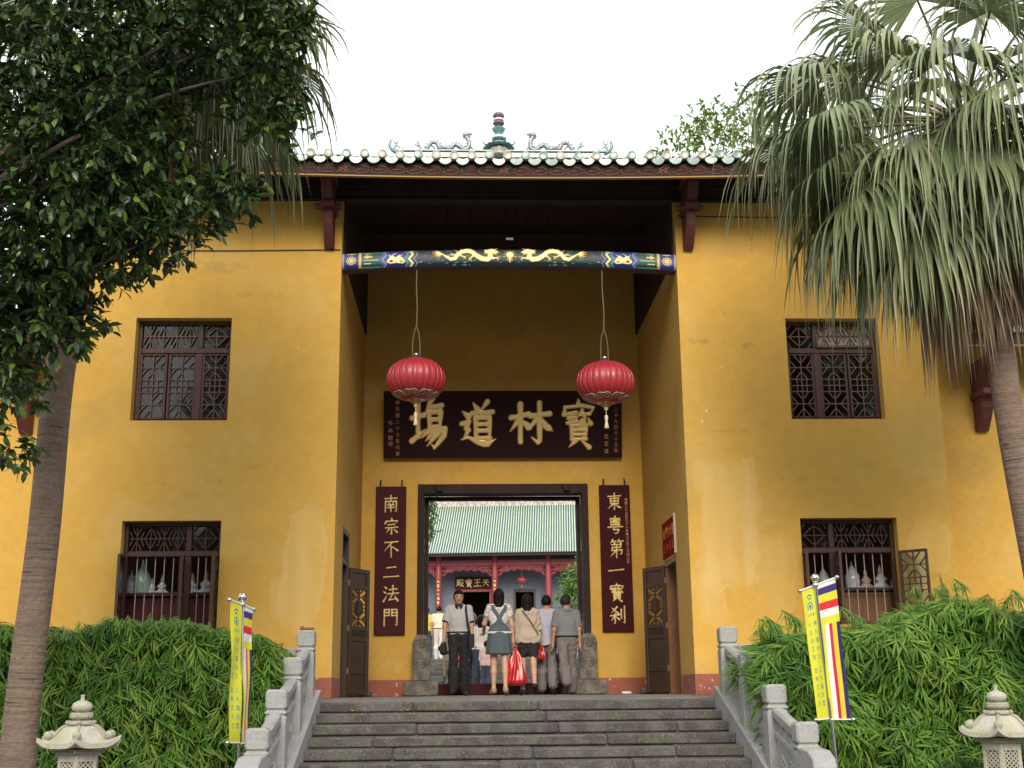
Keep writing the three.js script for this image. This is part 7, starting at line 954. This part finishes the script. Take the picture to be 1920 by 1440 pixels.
  const b = o.legwear; if (b) {
    const hem = Y(b.hem ?? 0.06) , waist = Y(b.waist ?? 1.0), g = b.off ?? 0.016;
    if (b.skirt) put('skirt', G((x, y, q) => { const t = clamp((waist - y) / (waist - hem), 0, 1), r = lerp(0.155, b.skirt, Math.pow(t, 0.7)), d = Math.hypot(x / 1.12, (q + 0.005) / 0.86) - r; return Math.max(d * 0.9 + 0.006 * Math.sin(Math.atan2(q, x) * 11) * t, hem - y, y - waist); }), b.m);
    else put('trousers', G((x, y, q) => { let d = T(x, y, q) - g; d = Math.max(d, Y(0.80) - y); for (const i of [0, 1]) d = smin(d, leg(i, x, y, q, g + 0.004, g + (b.wide ?? 0.018)), 0.025); const lh = b.hem ? hem : Math.min(legs[0].ankle[1], legs[1].ankle[1]) - 0.02; d = Math.max(d, y - waist, b.hem ? lh - y : -1); if (!b.hem) for (const i of [0, 1]) { } return d + 1.4 * wr(x, y, q); }), b.m);
    if (b.belt) put('belt', G((x, y, q) => Math.max(T(x, y, q) - g - 0.026 - (b.skirt ? 0.012 : 0), Math.abs(y - waist + 0.015) - 0.018)), b.belt);
  }
  for (const i of [0, 1]) put('shoe', G((x, y, q) => Math.max(foot(i, x, y, q, 0.009), y - legs[i].ankle[1] - (o.shoeTop ?? -0.01)), [legs[i].ankle[0] - 0.12, -0.03, legs[i].ankle[2] - 0.16], [legs[i].ankle[0] + 0.14, legs[i].ankle[1] + 0.08, legs[i].ankle[2] + 0.28], fine ? 0.009 : 0.014), o.shoe ?? DARK);
  const hs = o.hair ?? 'short', hm = o.hairMat ?? HAIR;
  put('hair', G((x, y, q) => { const [X, yy, Z] = inHead(x, y, q); let d = (Math.sqrt((X / 0.092) ** 2 + ((yy - 0.014) / 0.121) ** 2 + ((Z + 0.008) / 0.111) ** 2) - 1) * 0.09; const line = hs === 'short' ? Math.max(-(yy - 0.035) - (Z < 0.03 ? 0.095 : 0) - (Math.abs(X) > 0.07 && Z > -0.02 ? -0.02 : 0), Z > 0.02 ? 0.048 - yy : -1) : (Z > 0.045 ? 0.06 - yy : -1); d = Math.max(d, line); if (hs === 'bob' || hs === 'long') { const L = hs === 'bob' ? -0.15 : -0.24; let e = cone3(X, yy, (Z + 0.035) / 0.75, [0, 0.0, 0], [0, L, 0], 0.095, hs === 'bob' ? 0.09 : 0.062); e = Math.max(e, Z - 0.035); d = smin(d, e, 0.02) + 0.003 * Math.sin(X * 190 + Math.sin(yy * 30)); } if (hs === 'tail') { d = smin(d, cone3(X, yy, Z, [0, 0.04, -0.1], [0.01, -0.02, -0.13], 0.03, 0.03), 0.02); d = smin(d, cone3(X, yy, Z, [0.01, -0.02, -0.13], [0.02, -0.16, -0.11], 0.03, 0.014), 0.02); } return d; }, [hc[0] - 0.15, hc[1] - 0.3, hc[2] - 0.2], [hc[0] + 0.15, hc[1] + 0.15, hc[2] + 0.16], fine ? 0.0085 : 0.013), hm);
  if (o.face) { const F = (x, y, zz) => { const c2 = Math.cos(-ht), s2 = Math.sin(-ht); return [hc[0] + x * c2 - zz * s2, hc[1] + y, hc[2] + x * s2 + zz * c2]; }; for (const s of [-1, 1]) { const e = F(s * 0.032, 0.004, 0.087); put('eye', clean(new THREE.SphereGeometry(0.011, 10, 8).scale(1.2, 0.55, 0.6).translate(...e)), DARK); const w = F(s * 0.033, 0.026, 0.092); put('eyebrow', clean(new THREE.SphereGeometry(0.016, 8, 6).scale(1.3, 0.28, 0.45).translate(...w)), HAIR); } put('mouth', clean(new THREE.SphereGeometry(0.022, 10, 6).scale(1.05, 0.26, 0.5).translate(...F(0, -0.058, 0.092))), LIP); }
  return { P, k, arms, legs, Y, hc, put, T, G, leanAt, at: (v) => V(v[0] * k, v[1] * k, v[2] * k).applyAxisAngle(V(0, 1, 0), turn).add(P.position) };
}
reseed(808);
const denim = cloth3([0.075, 0.105, 0.13]), greyTex = dataTex(64, (u, v) => mulc([0.40, 0.40, 0.42], 0.9 + 0.2 * fbm(u, v, 32, 2, 3)), true, 8), printTex = dataTex(128, (u, v) => { const r = v * 9 + 0.25 * Math.sin(u * 25), a = fbm(u, v, 18, 2, 5); return Math.abs(r % 1 - 0.5) < 0.12 && a > 0.4 ? [0.28, 0.22, 0.26] : a > 0.66 ? [0.4, 0.36, 0.4] : [0.66, 0.64, 0.64]; }, true, 3.2);
const back = Math.PI;
// coming out: man in a grey polo shirt
const man = person('man in grey polo with black collar and black trousers walking out of the gate', 860, -3.55, 0, 0.05, 1.69, { fine: true, face: true, bulk: 1.03, legs: [[-0.12, 0.1], [0.14, 0.06]], arms: [[-0.05, 0.14, 0.2], [0.05, 0.2, 0.18]], top: { m: cloth3(null, 0.85, greyTex), sleeve: 0.78, hem: 0.97, cuff: DARK, collar: DARK, loose: 0.012 }, legwear: { m: cloth3([0.012, 0.012, 0.016]), waist: 1.015, wide: 0.03, belt: DARK }, hair: 'short', shoe: DARK, grip: true });
man.put('belt_buckle', box(-0.025, 0.025, man.Y(0.985), man.Y(1.012), 0.128, 0.142, 0.004), M.steel);
man.put('bag_strap', taper([[0.11, 1.43, -0.07], [0.125, 1.445, 0.0], [0.12, 1.38, 0.095], [0.135, 1.22, 0.135], [0.165, 1.05, 0.115], [0.19, 0.92, 0.06]].map(([x, y, z]) => V(x, man.Y(y), z)), () => 0.018, 6, 24), DARK);
man.put('shoulder_bag', meshSDF((x, y, z) => Math.max(Math.abs(x - 0.215) - 0.035, Math.abs(y - man.Y(0.86)) - 0.1, Math.abs(z - 0.0) - 0.11) - 0.012, [0.14, man.Y(0.7), -0.16], [0.3, man.Y(1.0), 0.16], 0.012), DARK);
{ const h = man.at(addv(man.arms[1].w, man.arms[1].d, 0.09)), t = thing('folded_umbrella', 'folded dark umbrella with a yellow shaft in the hand of the man in grey polo', 'umbrella', [h.x, h.y, h.z]); part('canopy', meshSDF((x, y, z) => { let d = cone3(x, y, z, [0, 0.01, 0], [0, -0.1, 0.02], 0.05, 0.062); d = smin(d, cone3(x, y, z, [-0.04, -0.05, 0], [0.06, -0.12, 0.02], 0.045, 0.03), 0.03); return d + 0.006 * Math.sin(x * 90 + z * 70); }, [-0.14, -0.2, -0.12], [0.14, 0.1, 0.12], 0.009), DARK, t); part('shaft', bar(V(0, -0.14, 0.02), V(0.02, -0.5, 0.02), 0.014, 8), mat({ rgb: [0.30, 0.22, 0.03], roughness: 0.5 }), t); part('handle', tube([V(0.02, -0.5, 0.02), V(0.024, -0.58, 0.02), V(0.0, -0.61, 0.02), V(-0.02, -0.58, 0.02)], 0.013, 12, 6), DARK, t); }
// going in: woman in denim pinafore, seen from behind
const w2 = person('woman with black bob in white patterned top and denim pinafore seen from behind', 936, -3.25, 0, back + 0.05, 1.68, { fine: true, female: true, pale: true, legs: [[0.1, 0.12], [-0.12, 0.1]], arms: [[0.35, 0.3, 0.75, 0.15], [0.05, 0.22, 0.15]], top: { m: cloth3(null, 0.85, printTex), sleeve: 0.55, hem: 0.98, neck: 1.45, loose: 0.0 }, legwear: { m: denim, skirt: 0.205, hem: 0.63, waist: 1.0, belt: cloth3([0.6, 0.6, 0.58]) }, hair: 'bob', shoe: mat({ rgb: [0.34, 0.24, 0.17], roughness: 0.5 }), shoeTop: -0.005, grip: true });
w2.put('pinafore_back', w2.G((x, y, q) => { const Y = w2.Y, d = w2.T(x, y, q) - 0.029, t = (y - Y(1.2)) / 0.21, wide = y < Y(1.06) ? 0.2 : y < Y(1.2) ? lerp(0.16, 0.042, sstep(Y(1.06), Y(1.2), y)) : lerp(0.042, 0.15, sstep(0, 1, t)), inner = y > Y(1.27) ? lerp(0.0, 0.075, sstep(Y(1.27), Y(1.42), y)) : -1; return Math.max(d, Math.abs(x) - wide, inner - Math.abs(x), Y(0.99) - y, y - Y(1.44), y > Y(1.08) ? q + 0.02 : -1); }), denim);
// woman in a beige blouse and black shorts
const w3 = person('woman in loose beige blouse and black shorts with a strap across her back', 990, -3.5, 0, back, 1.62, { fine: true, female: true, pale: true, legs: [[0.05, 0.08], [-0.3, 0.35]], arms: [[0.1, 0.12, 0.3], [0.15, 0.2, 0.55]], top: { m: cloth3([0.42, 0.36, 0.29]), sleeve: 1.45, hem: 0.86, neck: 1.45, loose: 0.05, off: 0.026, wrinkle: 1.8 }, legwear: { m: cloth3([0.014, 0.013, 0.013]), hem: 0.63, waist: 1.0, off: 0.03, wide: 0.03 }, hair: 'bob', shoe: DARK, grip: true });
w3.put('waist_tie', w3.G((x, y, q) => Math.max(w3.T(x, y, q) - 0.06, Math.abs(y - w3.Y(0.985)) - 0.016)), cloth3([0.36, 0.30, 0.24]));
w3.put('bag_strap', taper([[0.10, 1.44, -0.05], [0.07, 1.40, -0.125], [-0.04, 1.25, -0.155], [-0.13, 1.1, -0.15], [-0.19, 0.99, -0.09]].map(([x, y, z]) => V(x, w3.Y(y), z)), () => 0.0085, 6, 24), mat({ rgb: [0.10, 0.05, 0.04], roughness: 0.6 }));
const w4 = person('man in long pale lavender shirt stepping over the threshold behind the beige blouse', 1026, -3.95, 0, back - 0.05, 1.63, { fine: true, legs: [[0.12, 0.1], [-0.2, 0.25]], arms: [[0.1, 0.12, 0.2], [0.0, 0.14, 0.2]], top: { m: cloth3([0.40, 0.39, 0.50]), sleeve: 0.8, hem: 0.82, loose: 0.02, flare: 0.01 }, legwear: { m: cloth3([0.17, 0.155, 0.16]), waist: 1.0, wide: 0.03 }, hair: 'short', shoe: mat({ rgb: [0.06, 0.03, 0.025], roughness: 0.5 }) });
const w5 = person('man in plain grey shirt and grey-brown trousers with one heel lifted', 1064, -3.6, 0, back + 0.12, 1.65, { fine: true, headTurn: -0.9, face: true, bulk: 1.04, legs: [[-0.34, 0.42], [0.2, 0.08]], arms: [[0.12, 0.14, 0.18], [-0.1, 0.12, 0.2]], top: { m: cloth3([0.175, 0.18, 0.20]), sleeve: 0.85, hem: 0.985, loose: 0.022, collar: cloth3([0.175, 0.18, 0.20]) }, legwear: { m: cloth3([0.165, 0.15, 0.15]), waist: 1.01, wide: 0.038, belt: DARK }, hair: 'short', hairMat: pmat({ rgb: [0.02, 0.018, 0.017], roughness: 0.6, specularIntensity: 0.4 }), shoe: mat({ rgb: [0.045, 0.028, 0.024], roughness: 0.45 }) });
// farther visitors
const jeans = cloth3([0.035, 0.05, 0.085]), white = cloth3([0.66, 0.66, 0.66]);
person('visitor in yellow shirt and jeans on the inner court beside the door frame', 800, -22, 0.998, back, 1.62, { legs: [[0.1, 0.1], [-0.1, 0.1]], top: { m: cloth3([0.55, 0.45, 0.08]), sleeve: 0.7, hem: 0.92 }, legwear: { m: jeans, wide: 0.025 } });
person('visitor in cream shirt and white trousers on the inner court', 823, -21.7, 0.998, back - 0.1, 1.64, { legs: [[0.15, 0.12], [-0.15, 0.12]], arms: [[0.05, 0.16, 0.2], [0.05, 0.2, 0.4]], top: { m: cloth3([0.62, 0.58, 0.44]), sleeve: 0.75, hem: 0.97 }, legwear: { m: cloth3([0.60, 0.58, 0.54]), wide: 0.03, belt: mat({ rgb: [0.16, 0.08, 0.04] }) }, shoe: white });
const p8 = person('visitor with brown ponytail in purple shirt and dark jeans behind the man in grey polo', 886, -9.4, 0, back - 0.2, 1.66, { female: true, hair: 'tail', hairMat: mat({ rgb: [0.16, 0.075, 0.03], roughness: 0.5 }), legs: [[0.1, 0.1], [-0.12, 0.12]], top: { m: cloth3([0.21, 0.19, 0.36]), sleeve: 0.6, hem: 0.95 }, legwear: { m: jeans, wide: 0.012 }, shoe: mat({ rgb: [0.3, 0.36, 0.45], roughness: 0.7 }) });
person('visitor in white tee with arm out walking in ahead of the denim pinafore', 902, -8.4, 0, back - 0.15, 1.56, { female: true, hair: 'long', legs: [[0.12, 0.1], [-0.1, 0.1]], arms: [[-0.15, 0.55, 0.2], [0.1, 0.2, 0.3]], top: { m: white, sleeve: 0.5, hem: 0.95 }, legwear: { m: jeans, wide: 0.01 } });
person('child in pink and white checked shirt and dark jeans on the court floor', 912, -7.6, 0, back - 0.3, 1.02, { hair: 'short', legs: [[0.1, 0.1], [-0.1, 0.1]], top: { m: cloth3([0.56, 0.42, 0.42]), sleeve: 1.2, hem: 0.9, loose: 0.03 }, legwear: { m: jeans, wide: 0.02 }, shoe: white });
person('visitor in white shirt half hidden beyond the lavender shirt', 1016, -12, 0, back, 1.66, { legs: [[0.1, 0.1], [-0.1, 0.1]], top: { m: white, sleeve: 0.7, hem: 0.9 }, legwear: { m: cloth3([0.04, 0.04, 0.05]) } });
person('visitor in white shirt half hidden between the lavender shirt and the grey shirt', 1044.5, -12.4, 0, back + 0.1, 1.68, { legs: [[0.1, 0.1], [-0.1, 0.1]], top: { m: white, sleeve: 0.7, hem: 0.9 }, legwear: { m: cloth3([0.04, 0.04, 0.05]) } });
// red bags
M.redPlastic = pmat({ rgb: [0.62, 0.022, 0.022], roughness: 0.3, transmission: 0.22, clearcoat: 0.5, clearcoatRoughness: 0.25 });
function sack(x, y, z, h, w, sd, label) {                               // hangs from the point given
  const t = thing('red_bag', label, 'bag', [x, y, z], 0, 'red carrier bags'); const body = meshSDF((px, py, pz) => { const v = -py / h, a = Math.atan2(pz, px), r = w * 0.5 * Math.pow(clamp((v - 0.1) / 0.9, 0, 1), 0.62) * (v > 0.86 ? Math.sqrt(Math.max(0, 1 - ((v - 0.86) / 0.15) ** 2)) : 1); const fold = (0.010 + 0.022 * (1 - v)) * Math.sin(a * 6 + sd + 1.2 * Math.sin(v * 4 + sd)) + 0.007 * Math.sin(a * 11 - v * 5 + sd) + 0.004 * Math.sin(v * 13 + a * 2); return Math.max((Math.hypot(px, pz * 1.35) - r + fold * clamp(v * 3, 0, 1)) * 0.7, -v + 0.1, v - 1); }, [-w * 0.62, -h - 0.03, -w * 0.5], [w * 0.62, 0.0, w * 0.5], w / 42);
  part('sack', body, M.redPlastic, t); for (const s of [-1, 1]) part('handle', tube([V(0, 0.01, s * 0.008), V(s * 0.022, -h * 0.05, s * 0.01), V(s * 0.03, -h * 0.14, s * 0.012), V(s * 0.02, -h * 0.22, s * 0.01)], 0.008, 12, 5), M.redPlastic, t);
  return t;
}
{ const h = w2.at(addv(w2.arms[1].w, w2.arms[1].d, 0.1)); sack(h.x + 0.03, h.y + 0.01, h.z + 0.03, 0.66, 0.42, 1.0, 'large full red plastic bag held by the woman in the denim pinafore');
  const g = w3.at(addv(w3.arms[1].w, w3.arms[1].d, 0.1)); sack(g.x, g.y + 0.01, g.z, 0.26, 0.17, 2.2, 'small red bag held by the woman in the beige blouse');
  const q = p8.at([0.12, p8.Y(1.0), -0.2]); sack(q.x - 0.05, q.y, q.z + 0.02, 0.34, 0.26, 4.0, 'red bag at the back of the visitor in purple'); }

renderer.render(scene, camera);
